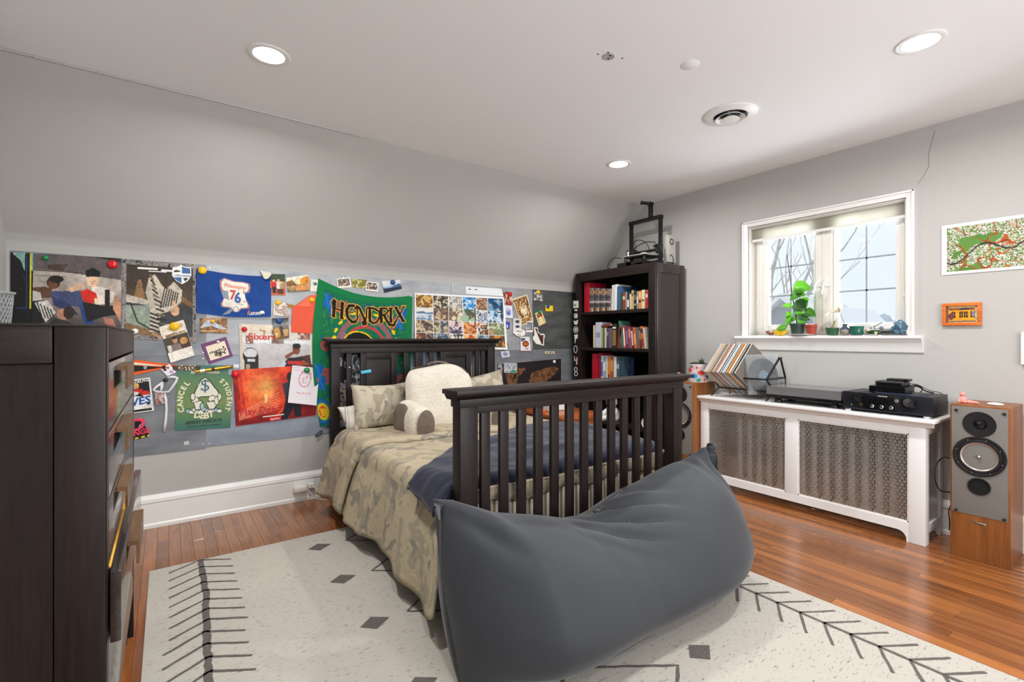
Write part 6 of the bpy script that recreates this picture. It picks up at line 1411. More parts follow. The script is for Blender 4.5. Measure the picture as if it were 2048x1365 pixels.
# --- blue team flag
def flag_fn(u, v):
    tl, tr, br, bl = (393, 537), (543, 553), (542, 634), (393, 626)
    x = (tl[0] * (1 - u) + tr[0] * u) * (1 - v) + (bl[0] * (1 - u) + br[0] * u) * v; y = (tl[1] * (1 - u) + tr[1] * u) * (1 - v) + (bl[1] * (1 - u) + br[1] * u) * v
    y += 7 * math.sin(math.pi * u) * (.5 + .5 * v) * .6 + (1 - v) * 2 * math.sin(math.pi * u)
    return onY(x, y, YB - .022 - .006 * math.sin(u * 11 + v * 3) - .006 * math.sin(u * 5 - v * 2.5) - .004 * noise.noise(Vector((u * 5, v * 4, 3))))
cv = Cv(180, 104, (22, 74, 146)); W_, G_, R_, B_ = (232, 226, 216), (150, 152, 162), (204, 60, 44), (22, 74, 146)
def bell(g, c):
    cv.poly([(.325 - g, .19 - g), (.37, .12 - g), (.5, .17 - g), (.62, .17 - g), (.70 + g, .2), (.71 + g, .3), (.69 + g, .4 + g), (.64, .42 + g), (.655, .55), (.70 + g, .72), (.69 + g, .78 + g), (.60, .79 + g), (.57, .85 + g * 2), (.50, .86 + g * 2), (.46, .79 + g), (.345 - g, .78 + g), (.335 - g, .72), (.37, .58), (.40, .42 + g), (.34 - g, .40 + g), (.32 - g, .3)], c)
bell(.012, G_); bell(.0, R_); bell(-.01, W_)
cv.poly([(.33, .42), (.62, .34), (.66, .44), (.42, .5), (.66, .62), (.62, .72), (.52, .66), (.36, .58)], G_); cv.poly([(.34, .98), (.46, .8), (.5, .82), (.44, .93)], G_); cv.ell(.53, .82, .04, .07, G_); cv.ell(.53, .82, .033, .055, W_); cv.poly([(.42, .34), (.62, .34), (.64, .7), (.44, .66)], W_); cv.shade(.05, 7, 1)
fl = sheet('team_flag', 'blue flag with a cracked bell emblem and a red and blue number', 'flag', flag_fn, cv, rough=.7)
def flag_letters(items, m, name, lift=.005):
    mb = MB()
    for s, u, v, h, ang, bold, wf in items:
        vs, fs, w = text_geo(s, bold); ca, sa = math.cos(ang), math.sin(ang); pts = []
        for x, y in vs:
            x, y = (x - w / 2) * h * wf * .5538, y * h; uu = u + x * ca + y * sa * .56; vv = v + x * sa * 1.8 - y * ca; p = flag_fn(uu, vv); pts.append(p + Vector((0, -.0016, 0)))
        mb.add(pts, fs)
    return build(mb, name, m, fl)
flag_letters([('Philadelphia', .515, .325, .085, .06, .012, .92)], INKORANGE, 'lettering'); flag_letters([('7', .488, .59, .22, .0, .03, .95)], INKRED, 'lettering'); flag_letters([('6', .552, .66, .25, .0, .03, .95)], INKBLUE, 'lettering'); flag_letters([('PLAYOFFS', .775, .945, .07, .0, .03, .75), ('I', .905, .945, .07, .2, .0, .8)], INKW, 'lettering')
cv2 = None
cut_mesh('flag_emblem', None, None, [(519, 624), (522, 622), (527, 622), (529, 625), (526, 628), (521, 628)], .034, INKW, .001, parent=fl); cut_mesh('flag_emblem', None, None, [(496, 621), (499, 621), (499, 629), (496, 629)], .034, INKRED, .001, parent=fl)
magnet(405, 541, 7.5, 'yellow', 'big yellow magnet at the corner of the blue flag', .036)
cl_ = thing('bulldog_clip', 'crumpled pale tag with a brass rivet at the corner of the blue flag', 'tag', onY(531, 552, YB - .03)); cut_mesh('tag_paper', None, None, [(520, 541), (528, 543), (540, 545), (543, 549), (537, 557), (531, 559), (527, 556), (524, 549)], .033, mat('pale_tag', (214, 210, 196), .6), .002, parent=cl_); build(MB().lathe([(.008, 0), (.007, .003), (0, .004)], onY(530, 552, YB - .034), '-Y', 14), 'rivet', mat('brass', (212, 180, 100), .3, 1), cl_)

# --- snapshots in the middle
cv = Cv(40, 60, (200, 120, 80)); cv.rect(0, 0, 1, .35, (66, 84, 52)); cv.rect(0, .62, 1, 1, (206, 104, 58)); cv.ell(.25, .32, .1, .05, SKIN); cv.poly([(.05, .38), (.42, .38), (.4, .62), (.08, .62)], (206, 44, 44)); cv.poly([(.1, .62), (.4, .62), (.36, .9), (.16, .9)], (46, 44, 48)); cv.ell(.55, .3, .1, .06, SKIN); cv.poly([(.4, .36), (.7, .36), (.66, .7), (.44, .7)], (222, 214, 210)); cv.ell(.76, .4, .09, .05, (226, 196, 110)); cv.poly([(.62, .46), (.92, .46), (.86, .74), (.64, .72)], (170, 150, 110)); cv.rect(.45, .7, .85, .94, (90, 62, 50)); cv.shade(.12, 9, 3)
photo('court_snapshot', 'snapshot of three friends on an orange sports court beside the flag', [(540, 548), (570, 549), (571, 591), (541, 590)], cv, .013)
cv = Cv(64, 42, (226, 220, 206)); cv.ramp([(0, (232, 224, 208)), (.5, (236, 208, 160)), (.56, (140, 110, 70)), (.62, (206, 170, 120)), (1, (112, 100, 84))]); cv.poly([(0, .3), (.25, .2), (.42, .55), (0, .6)], (150, 110, 60)); cv.poly([(.58, .3), (.75, .08), (1, .1), (1, .55), (.6, .52)], (226, 146, 36)); cv.poly([(.3, .62), (1, .62), (1, .9), (.4, .95)], (214, 150, 90)); cv.shade(.2, 9, 5)
photo('autumn_lake_photo', 'landscape photo of a lake and orange autumn trees', [(572, 556), (617, 550), (620, 582), (576, 585)], cv, .014)
cv = Cv(20, 30, (230, 226, 212)); cv.ell(.55, .35, .25, .14, (60, 84, 120)); cv.ell(.4, .3, .16, .1, (150, 170, 150)); cv.shade(.05, 5, 2)
photo('small_stamp_card', 'small cream card with a blue motif tucked behind the green tapestry', [(622, 559), (637, 560), (637, 584), (620, 583)], cv, .013)
cv = Cv(40, 36, (222, 214, 206)); cv.scene(.0, .0, 1, 1, [(214, 206, 196), (230, 226, 222), (176, 140, 120), (206, 200, 196), (120, 120, 130)], 12, 4)
photo('plastic_sleeve_card', 'card in a crinkled clear sleeve beside the folded orange paper', [(548, 604), (574, 606), (581, 634), (546, 631)], cv, .016, 'card'); magnet(556, 606, 5, 'yellow', 'small yellow magnet on the crinkled clear sleeve', .022)
cut_mesh('brown_paper_scrap', 'scrap of brown kraft paper behind the folded orange paper', 'paper', [(570, 607), (594, 612), (590, 618), (572, 614)], .010, mat('kraft', (176, 116, 56), .8))
cv = Cv(40, 52, (90, 90, 96)); cv.ramp([(0, (60, 56, 50)), (.3, (150, 150, 160)), (.5, (120, 110, 100)), (1, (120, 90, 60))]); cv.poly([(.0, .5), (.3, .48), (.45, .7), (.4, .9), (.1, .95)], (206, 150, 70)); cv.poly([(.42, .4), (.6, .4), (.64, .8), (.48, .85)], (70, 62, 60)); cv.poly([(.6, .55), (.95, .55), (.9, .9), (.66, .9)], (196, 160, 110)); cv.ell(.2, .76, .1, .07, (226, 196, 130)); cv.shade(.2, 10, 8)
photo('dogs_snapshot', 'snapshot of three dogs under a blue magnet', [(544, 637), (577, 636), (578, 676), (549, 680)], cv, .016, curl=.006); magnet(558, 642, 6, 'blue', 'dark blue magnet on the dogs snapshot', .022)
op = thing('folded_orange_paper', 'sheet of orange-red paper with a folded-down corner', 'paper', onY(606, 668, YB - .018)); M_ORP = mat('orange_paper', (226, 84, 52), .7, var=.05, vscale=8)
cut_mesh('paper_sheet', None, None, [(585, 616), (620, 591), (634, 590), (627, 668), (582, 665)], .015, M_ORP, parent=op); cut_mesh('folded_flap', None, None, [(594, 613), (620, 591), (622, 614)], .0175, mat('orange_paper_back', (238, 108, 72), .7), parent=op); magnet(624, 600, 5, 'yellow', 'yellow flower-like magnet on the folded orange paper', .024)
cv = Cv(60, 34, (150, 120, 90)); cv.scene(0, 0, 1, 1, [(96, 62, 40), (150, 110, 74), (186, 150, 110), (110, 80, 60)], 31, 4); cv.poly([(0, .7), (.2, .2), (.4, .1), (.75, .5), (1, .7), (.8, .8), (.4, .5)], (196, 200, 212)); cv.rect(0, .82, 1, .9, (216, 190, 150)); cv.rect(.55, .75, .9, .92, (190, 140, 80)); cv.shade(.15, 10, 2)
photo('sculpture_photo', 'photo of white sculpted figures under a small yellow magnet', [(400, 637), (454, 637), (455, 667), (400, 666)], cv, .012); magnet(425, 643, 4, 'yellow', 'small yellow magnet on the sculpture photo', .019)
# purple framed print
pp = thing('purple_framed_print', 'tilted cream print with leafy black lettering in a purple card mount', 'print', onY(434, 728, YB - .014))
cut_mesh('purple_mount', None, None, [(402, 689), (452, 674), (466, 713), (418, 729)], .012, mat('purple_card', (112, 66, 112), .7), .002, parent=pp)
cv = Cv(70, 60, (236, 222, 200)); rr = np.random.RandomState(4)
for k in range(7): cv.line([(.1 + .1 * k, .55), (.12 + .1 * k, .36 + .1 * rr.rand()), (.16 + .1 * k, .52)], .018, (40, 34, 32))
for k in range(22): a = rr.rand() * 6.3; q = .05 + .15 * rr.rand(); cv.ring(.5 + q * math.cos(a), .7 + q * math.sin(a), .05, .06, .22, (44, 36, 34))
for k in range(16): cv.ell(.72 + .2 * rr.rand(), .3 + .6 * rr.rand(), .03, .045, (48, 40, 36), rr.rand() * 3)
wall_sheet('inner_print', None, None, [(411, 694), (449, 682), (459, 710), (421, 722)], cv, .0142, parent=pp); magnet(436, 684, 2.6, 'white', 'tiny clear pin magnet on the purple framed print', .018)
# basketball poster
cv = Cv(160, 104, (222, 216, 206)); cv.rect(0, 0, .04, 1, (206, 196, 178)); cv.ramp([(0, (226, 214, 190)), (.3, (216, 212, 208)), (.36, (232, 232, 234)), (.42, (206, 204, 206)), (1, (186, 180, 178))], 'v', (cv.U > .05) & (cv.U < .96)); cv.rect(.96, 0, 1, 1, (226, 218, 202))
for a, b, c, d in ((.08, .24, .18, .42), (.42, .1, .5, .2), (.42, .22, .58, .3), (.42, .32, .58, .4), (.78, .14, .96, .3)): cv.rect(a, b, c, d, (150, 132, 128)); cv.scene(a + .008, b + .015, c - .008, d - .015, [(206, 196, 190), (96, 84, 92), (176, 120, 96), (230, 220, 214)], int(a * 100), 3)
cv.line([(.27, .12), (.33, .14), (.30, .3)], .012, (196, 150, 100)); cv.ell(.14, .68, .1, .18, (44, 40, 42)); cv.ell(.14, .62, .085, .1, (206, 206, 206)); cv.rect(.06, .7, .24, .98, (50, 48, 46)); cv.rect(.1, .74, .2, .8, (206, 206, 210)); cv.rect(.08, .86, .13, .97, (176, 160, 130))
cv.poly([(.66, .72), (.96, .62), (1, 1), (.56, 1)], (96, 56, 48)); cv.poly([(.56, .84), (.66, .7), (.84, .68), (.92, .78), (.9, 1), (.6, 1)], (52, 40, 46)); cv.ell(.76, .52, .055, .11, (134, 82, 58)); cv.ell(.765, .44, .06, .06, (40, 32, 30)); cv.face(.755, .53, .04, (50, 30, 24)); cv.poly([(.6, .66), (.72, .55), (.74, .6), (.62, .74)], (140, 88, 62)); cv.poly([(.86, .74), (.96, .84), (.8, .98), (.72, .9)], (146, 92, 66)); cv.rect(.64, .77, .86, .84, (206, 54, 54)); cv.poly([(.48, .98), (.58, .76), (.62, .82), (.56, 1)], (196, 204, 214)); cv.shade(.06, 12, 3)
o, fr = photo('basketball_poster', 'pale poster of a lounging basketball player under red lettering', [(478, 648), (626, 654), (625, 744), (480, 742)], cv, .0115, 'poster', 'posters on the poster wall')
letters(o, fr[0], [('Sixers', .155, .115, .05, 0, .022, 'c', 1.15)], INKRED)
magnet(489, 659, 5, 'red', 'pale red badge magnet at the corner of the basketball poster', .02)

# --- red film print, drawing, magnets
cv = Cv(170, 104, (206, 60, 36)); t_ = cv.noise(5, 12); cv.a = np.stack([np.interp(t_, [.2, .5, .8], [150, 226, 250]), np.interp(t_, [.2, .5, .8], [24, 76, 130]), np.interp(t_, [.2, .5, .8], [26, 40, 66])], -1)
cv.a[...] = cv.a * (1 - .55 * np.clip((cv.V[..., None] - .72) * 4, 0, 1) * np.array([.3, 1, .7])); g_ = np.exp(-(((cv.U - .36) / .14) ** 2 + ((cv.V - .36) / .26) ** 2))[..., None]; cv.a = cv.a * (1 - g_ * .8) + np.array([252, 206, 110]) * g_ * .8
for k in range(7): cv.line([(.04, .78 + .02 * k), (.52, .48 + .05 * k)], .003, (250, 170, 130))
for k in range(6): cv.line([(.06 + .05 * k, .12), (.08 + .05 * k, .66)], .004, (246, 130, 80), .6)
cv.line([(.42, 1), (.72, .58)], .012, (226, 90, 50)); cv.rect(.75, .0, 1, .1, (120, 30, 34)); cv.poly([(.72, .62), (1, .5), (1, 1), (.6, 1)], (140, 22, 28))
cv.ell(.66, .2, .05, .09, (36, 30, 34)); cv.poly([(.56, .32), (.66, .28), (.72, .34), (.72, .66), (.6, .66)], (62, 58, 76)); cv.poly([(.6, .64), (.8, .66), (.8, .98), (.72, .98), (.7, .8), (.62, 1), (.54, 1)], (26, 28, 40)); cv.poly([(.34, .5), (.37, .46), (.38, .62), (.35, .66)], (250, 206, 140)); cv.shade(.12, 10, 2)
o, fr = photo('red_film_poster', 'glowing red and orange film print with a dark figure', [(465, 741), (636, 729), (632, 831), (472, 853)], cv, .0125, 'poster', 'posters on the poster wall')
letters(o, fr[0], [('Play Dead', fr[1] * .28, fr[2] * .83, .056, .0, .012, 'c', .9)], mat('print_deep_red', (196, 24, 34), .5)); bars(o, fr[0], [(fr[1] * .3, fr[2] * .885, .15, .007)], INKW)
bx = MB(); O, U, D = fr[0]; N_ = Vector((0, -.0013, 0)); bx.quad(O + U * .225 + D * fr[2] * .92 + N_, O + U * .31 + D * fr[2] * .92 + N_, O + U * .31 + D * fr[2] * .98 + N_, O + U * .225 + D * fr[2] * .98 + N_); build(bx, 'red_box_logo', mat('box_logo_red', (206, 30, 36), .5), o); letters(o, fr[0], [('Supreme', .2675, fr[2] * .968, .013, 0, .02, 'c', .95)], INKW, lift=.0019)
cv = Cv(60, 76, (228, 222, 226)); P_ = (206, 130, 150); cv.ring(.5, .34, .2, .2, .07, P_); cv.ring(.45, .36, .03, .05, .3, P_); cv.ring(.56, .28, .03, .03, .3, P_); cv.line([(.42, .44), (.52, .46), (.56, .42)], .01, P_); cv.line([(.34, .16), (.5, .1), (.7, .16), (.72, .3)], .012, P_)
for k in range(3): cv.line([(.05, .05 + .035 * k), (.28, .05 + .035 * k)], .006, (206, 160, 190))
o, fr = photo('child_drawing', 'white sheet with a pink hand-drawn face, curling over the red film print', [(585, 731), (640, 737), (631, 811), (574, 805)], cv, .018, 'drawing', 'papers on the poster wall', .02)
bars(o, fr[0], [(.06 + .022 * k, .205 + .006 * (k % 2), .014, .008) for k in range(5)] + [(.06 + .02 * k, .262 + .005 * (k % 2), .012, .006) for k in range(4)], INKPINK, .009)
magnet(471, 749, 7, 'red', 'glossy dark red magnet on the red film print'); magnet(614, 741, 5.5, 'green', 'green magnet on the child drawing', .028)

# --- green cartoon print
cv = Cv(120, 136, (92, 130, 96)); cv.ramp([(0, (78, 126, 118)), (.25, (108, 140, 100)), (.6, (128, 150, 96)), (.85, (94, 134, 104)), (1, (70, 120, 112))]); LN, ST, SH_ = (38, 56, 66), (228, 226, 208), (170, 196, 204)
def lump(u, v, ru, rv, c=ST): cv.ell(u, v, ru + .012, rv + .012, LN); cv.ell(u, v, ru, rv, c)
for k in range(11): lump(.22 + .056 * k, .71 + .02 * math.sin(k * 2.1), .045, .026, ST if k % 3 else SH_)
cv.poly([(.3, .44), (.36, .32), (.42, .22), (.5, .18), (.58, .23), (.66, .32), (.74, .4), (.8, .5), (.76, .56), (.6, .5), (.44, .5), (.28, .54), (.25, .5)], LN); cv.poly([(.315, .45), (.375, .33), (.43, .235), (.5, .197), (.57, .245), (.65, .335), (.725, .41), (.78, .5), (.75, .54), (.6, .485), (.44, .485), (.285, .525), (.27, .5)], ST)
for q in (.27, .31): cv.line([(.38, q + .03), (.45, q + .05), (.52, q + .02)], .006, SH_)
lump(.33, .54, .06, .04); lump(.64, .53, .07, .045); cv.poly([(.3, .58), (.44, .54), (.5, .62), (.42, .7), (.34, .7)], LN); cv.poly([(.315, .585), (.435, .555), (.48, .62), (.41, .685), (.35, .685)], ST); cv.poly([(.52, .58), (.66, .55), (.74, .62), (.68, .7), (.58, .7)], LN); cv.poly([(.535, .585), (.655, .57), (.72, .62), (.67, .685), (.59, .685)], ST); lump(.46, .64, .03, .05, SH_); lump(.72, .56, .035, .06); lump(.29, .49, .035, .05); lump(.77, .5, .03, .05)
o, fr = photo('green_cartoon_print', 'green print of cartoon figures under a boulder lettered CANCEL STUDENT DEBT', [(354, 731), (466, 731), (461, 856), (350, 862)], cv, .0105, 'poster', 'posters on the poster wall')
W1, H1 = fr[1], fr[2]; its = []
def arc(s, a0, a1, cx, cy, ra, h, flip=False):
    n = len(s)
    for k, c in enumerate(s):
        a = a0 + (a1 - a0) * k / (n - 1); its.append((c, cx + ra[0] * math.cos(a), cy + ra[1] * math.sin(a), h, a + (math.pi / 2 if not flip else -math.pi / 2), .035))
arc('CANCEL', math.radians(160), math.radians(222), W1 * .5, H1 * .55, (W1 * .385, H1 * .37), .034); arc('STUDENT', math.radians(-48), math.radians(22), W1 * .5, H1 * .55, (W1 * .41, H1 * .37), .032); its += [('D', W1 * .375, H1 * .82, .042, .12, .035), ('E', W1 * .46, H1 * .835, .042, .04, .035), ('B', W1 * .545, H1 * .835, .042, -.05, .035), ('T', W1 * .63, H1 * .815, .042, -.14, .035)]
its += [('BIDEN / HARRIS', W1 * .5, H1 * .13, .018, -.0, .02)]
letters(o, fr[0], its, INKCREAM); letters(o, fr[0], [('#FIRST100DAYS', W1 * .5, H1 * .905, .023, -.04, .03)], mat('print_darkgreen', (24, 50, 44), .5)); bars(o, fr[0], [(W1 * .22, H1 * .945, W1 * .17, .005), (W1 * .42, H1 * .942, W1 * .17, .005), (W1 * .62, H1 * .938, W1 * .18, .005)], MATS['print_darkgreen']); letters(o, fr[0], [('$', W1 * .5, H1 * .4, .085, 0, .0)], mat('print_slate', (70, 104, 122), .5))
cv = Cv(50, 14, (40, 36, 36)); 
o, fr = photo('city_sticker', 'small leopard-patterned sticker reading BOSTON above the green print', [(355, 731), (391, 731), (391, 741), (356, 741)], Cv(20, 6, (206, 186, 160)), .016, 'sticker', 'stickers on the poster wall'); letters(o, fr[0], [('BOSTON', fr[1] / 2, fr[2] * .92, fr[2] * .85, 0, .05, 'c', .98)], mat('leopard_brown', (62, 34, 28), .5))
pn = thing('gold_pen', 'gold foil pen with a black band taped above the green print', 'pen', onY(428, 740, YB - .02)); a_, b_ = onY(391, 744, YB - .02), onY(466, 733, YB - .02)
build(MB().tube([a_, a_.lerp(b_, .9), b_], [.011, .011, .004], 10), 'barrel', mat('gold_foil', (196, 150, 40), .3, .7), pn, smooth=50); build(MB().tube([a_.lerp(b_, .42), a_.lerp(b_, .5)], .0118, 10), 'band', M_BLACK, pn, smooth=50); build(MB().tube([a_.lerp(b_, .12), a_.lerp(b_, .24)], .0118, 10), 'label', M_WHITE, pn, smooth=50)
o, fr = photo('paper_tab', 'tiny white paper tab at the tip of the gold pen', [(467, 729), (478, 729), (478, 736), (467, 736)], Cv(8, 5, (222, 224, 226)), .012, 'paper', 'papers on the poster wall'); o, fr = photo('clear_sticker', 'tiny grey scribbled sticker left of the red film print', [(457, 739), (463, 738), (463, 750), (457, 750)], Cv(8, 12, (176, 180, 190)).shade(.4, 4, 2), .012, 'sticker', 'stickers on the poster wall')
# pennant
pe = thing('pennant', 'orange black and white felt pennant pointing towards the green print', 'pennant', onY(300, 735, YB - .012)); cut_mesh('orange_felt', None, None, [(238, 716), (356, 731), (238, 758)], .010, mat('pennant_orange', (238, 96, 32), .8), parent=pe); cut_mesh('white_band', None, None, [(238, 722), (330, 732), (330, 733), (238, 729)], .0122, mat('pennant_white', (238, 220, 200), .8), .001, parent=pe); cut_mesh('black_felt', None, None, [(238, 729), (325, 735), (238, 749)], .0125, mat('pennant_black', (30, 28, 28), .8), .001, parent=pe)
cut_mesh('shield_badge', None, None, [(287, 731), (294, 731), (294, 737), (290, 740), (287, 737)], .0145, mat('badge_grey', (150, 150, 154), .5), .001, parent=pe)
# sports magazine card
cv = Cv(70, 90, (232, 228, 220)); cv.rect(0, .04, .95, .56, (40, 36, 36)); cv.ell(.52, .22, .1, .07, (222, 172, 128)); cv.ell(.52, .17, .1, .045, (214, 170, 90)); cv.face(.52, .23, .07); cv.poly([(.3, .42), (.34, .3), (.7, .3), (.76, .42)], (214, 44, 44)); cv.ell(.44, .42, .16, .06, (226, 222, 216)); cv.ell(.8, .46, .14, .08, (206, 56, 48)); cv.rect(.72, .5, .94, .9, (222, 218, 214)); cv.ell(.4, .72, .48, .22, (236, 236, 234)); cv.rect(.0, .9, .95, .97, (36, 34, 36)); cv.ell(.86, .75, .06, .05, (40, 40, 40)); cv.shade(.08, 10, 3)
o, fr = photo('sports_magazine', 'sports magazine cover with a player in red, half hidden by the chest', [(238, 764), (300, 755), (308, 822), (238, 831)], cv, .013, 'magazine', 'papers on the poster wall'); letters(o, fr[0], [('LIVES', fr[1] * .56, fr[2] * .79, .05, -.05, .03)], INKBLUE); letters(o, fr[0], [('PHILADELPHIA', fr[1] * .6, fr[2] * .12, .016, -.02, .02)], INKW)
cv = Cv(50, 50, (30, 26, 26))
for k in range(7): cv.poly([(k / 6 - .04, .0), (k / 6 + .05, 0), (k / 6 + .02, .09), (k / 6 - .07, .09)], (226, 206, 40)); cv.poly([(k / 6 - .04, .91), (k / 6 + .05, .91), (k / 6 + .02, 1), (k / 6 - .07, 1)], (226, 206, 40))
o, fr = photo('challenge_sticker', 'black and red hazard-striped sticker reading CHALLENGE, partly behind the chest', [(222, 851), (282, 836), (300, 873), (222, 891)], cv, .012, 'sticker', 'stickers on the poster wall'); letters(o, fr[0], [('RED', fr[1] * .52, fr[2] * .6, .082, .0, .03), ('CHALLENGE', fr[1] * .53, fr[2] * .86, .034, 0, .03, 'c', .95)], INKMAG)
o = cut_mesh('letter_opener_clip', 'small grey metal clip on the hazard-striped sticker', 'clip', [(278, 851), (286, 845), (284, 849), (277, 858)], .018, M_STEEL)
cv = Cv(30, 26, (236, 232, 232)); cv.ell(.28, .3, .14, .14, (40, 44, 60)); cv.ell(.62, .25, .12, .12, (206, 44, 52)); cv.ell(.62, .78, .2, .18, (196, 160, 206)); photo('heart_card', 'small tilted white card with a red heart pinned over the pennant', [(321, 739), (339, 728), (352, 745), (335, 753)], cv, .017, 'card', 'papers on the poster wall'); magnet(328, 735, 3.4, 'black', 'black magnet on the small heart card', .024)
rb = thing('white_ribbon', 'loose white ribbon looped from a black magnet with a bag of charms', 'ribbon', onY(330, 866, YB - .016)); M_RIB = mat('ribbon_white', (226, 224, 226), .5)
def ribbon(pts, w=.016):
    P = [onY(p[0], p[1], YB - .014 - .006 * (i % 2)) for i, p in enumerate(pts)]; mb = MB(); vs = []
    for i, p in enumerate(P):
        d = (P[min(i + 1, len(P) - 1)] - P[max(i - 1, 0)]).normalized(); s = Vector((-d.z, .25, d.x)).normalized() * w / 2; vs += [p - s, p + s]
    mb.add(vs, [(2 * i, 2 * i + 1, 2 * i + 3, 2 * i + 2) for i in range(len(P) - 1)]); return build(mb, 'ribbon_loop', M_RIB, rb, smooth=180, solid=.001)
ribbon([(334, 756), (345, 754), (355, 756), (352, 764), (344, 776), (338, 784), (325, 786), (310, 783), (306, 780), (314, 773), (328, 764)]); ribbon([(325, 765), (323, 777), (322, 785)]); ribbon([(328, 786), (332, 800), (333, 820), (331, 845), (328, 864)])
cv = Cv(36, 36, (160, 150, 150)); cv.scene(0, 0, 1, 1, [(206, 200, 200), (206, 110, 70), (90, 96, 110), (226, 222, 220), (196, 80, 60)], 6, 5); wall_sheet('charm_bag', None, None, [(309, 786), (328, 785), (334, 806), (312, 810)], cv, .018, parent=rb); magnet(331, 761, 4, 'black', 'black magnet that holds the white ribbon', .02)
o, fr = photo('blank_note', 'blank pale square label low on the sheet metal below the green print', [(368, 884), (378, 882), (378, 890), (368, 891)], Cv(8, 8, (206, 204, 200)), .008, 'label', 'papers on the poster wall')
cc = thing('carabiner', 'small dark oval ring hooked on the bottom edge of the metal by the bed', 'ring', onY(638, 868, YB - .02)); c_ = onY(638, 868, YB - .02)
build(MB().tube([c_ + Vector((.026 * math.cos(a) * .95 + .0, -.004, .013 * math.sin(a) + .018 * math.cos(a))) for a in [k * 2 * math.pi / 20 for k in range(21)]], .004, 8, cap=False), 'ring_loop', M_BLACKM, cc, smooth=60)

# --- green tapestry
def tap_px(u, v):
    top = (637 + (825 - 637) * u, 557 + (594 - 557) * u + 16 * math.sin(math.pi * min(1, u * 1.05)) ** .9 * (1 if u < .95 else .6)); bl, br = (640, 853), (812, 850)
    x = top[0] * (1 - v) + (bl[0] * (1 - u) + br[0] * u) * v; y = top[1] * (1 - v) + (bl[1] * (1 - u) + br[1] * u) * v; x -= 14 * math.sin(math.pi * min(1, v * 1.0)) * (1 - u) ** 2 - 3 * u * math.sin(math.pi * v); return x, y
def tap_fn(u, v):
    x, y = tap_px(u, v); d = .018 + .006 * math.sin(u * 16 + v * 4) * v + .012 * math.exp(-((u - .06) / .05) ** 2) * v + .006 * noise.noise(Vector((u * 5, v * 5, 2))); return onY(x, y, YB - max(.012, d))
cv = Cv(190, 260, (16, 118, 74)); GR = (16, 118, 74); n = cv.noise(40, 4); cv.put((n > .62) & (cv.U > .08) & (cv.U < .92) & (cv.V > .06), (70, 130, 92)); cv.put((cv.noise(34, 9) > .64) & (cv.U > .08) & (cv.U < .92) & (cv.V > .06), (22, 96, 120)); cv.ramp([(0, (20, 128, 74)), (1, (14, 116, 84))], 'v', (cv.U < .07) | (cv.U > .93) | (cv.V < .045))
def paisley(u, v, r, ang=0.0, c=(196, 74, 92)):
    for q, cc in ((1, c), (.78, (60, 112, 84)), (.58, c), (.36, (40, 100, 80))): cv.ell(u, v, r * q, r * q * 1.0, cc, ang)
    cv.line([(u + r * .5, v - r * .4), (u + r * 1.2 * math.cos(ang - .8), v - r * 1.0)], r * .16, c)
for (u, v, r) in ((.14, .42, .055), (.25, .13, .05), (.80, .21, .045), (.88, .4, .055), (.1, .66, .06), (.9, .66, .06), (.12, .62, .03)): paisley(u, v, r, .6)
for (u, v) in ((.12, .12), (.17, .16), (.9, .14), (.87, .2), (.06, .62), (.08, .7)): cv.ell(u, v, .035, .05, (22, 104, 176), .4); cv.line([(u - .03, v - .04), (u + .02, v + .05)], .012, (30, 120, 190))
cx_, cy_ = .52, .43
for k in range(26):
    a = math.pi * (1.02 + .96 * k / 25); u, v = cx_ + .33 * math.cos(a), cy_ + .30 * math.sin(a)
    if k % 2: cv.ell(u, v, .012, .022, (232, 206, 30), a); cv.ell(u + .014, v - .006, .006, .006, (232, 206, 30))
    cv.ell(cx_ + .275 * math.cos(a), cy_ + .25 * math.sin(a), .024, .022, (150, 104, 112)); cv.ell(cx_ + .21 * math.cos(a), cy_ + .19 * math.sin(a), .014, .013, (196, 70, 84))
for sg in (-1, 1):
    for k in range(4): cv.ell(cx_ + sg * (.31 - .008 * k), .36 + .045 * k, .02, .012, (232, 206, 30), sg * .5); cv.ell(cx_ + sg * (.22), .33 + .045 * k, .03, .026, (150, 110, 120)); cv.ell(cx_ + sg * .15, .37 + .04 * k, .013, .012, (196, 70, 84)); cv.line([(cx_ + sg * .24, .36), (cx_ + sg * .21, .38)], .008, (236, 220, 226))
cv.ell(.455, .40, .165, .122, (232, 200, 40)); cv.ell(.455, .402, .154, .113, (34, 30, 30)); cv.rect(.31, .40, .60, .6, (34, 30, 30))
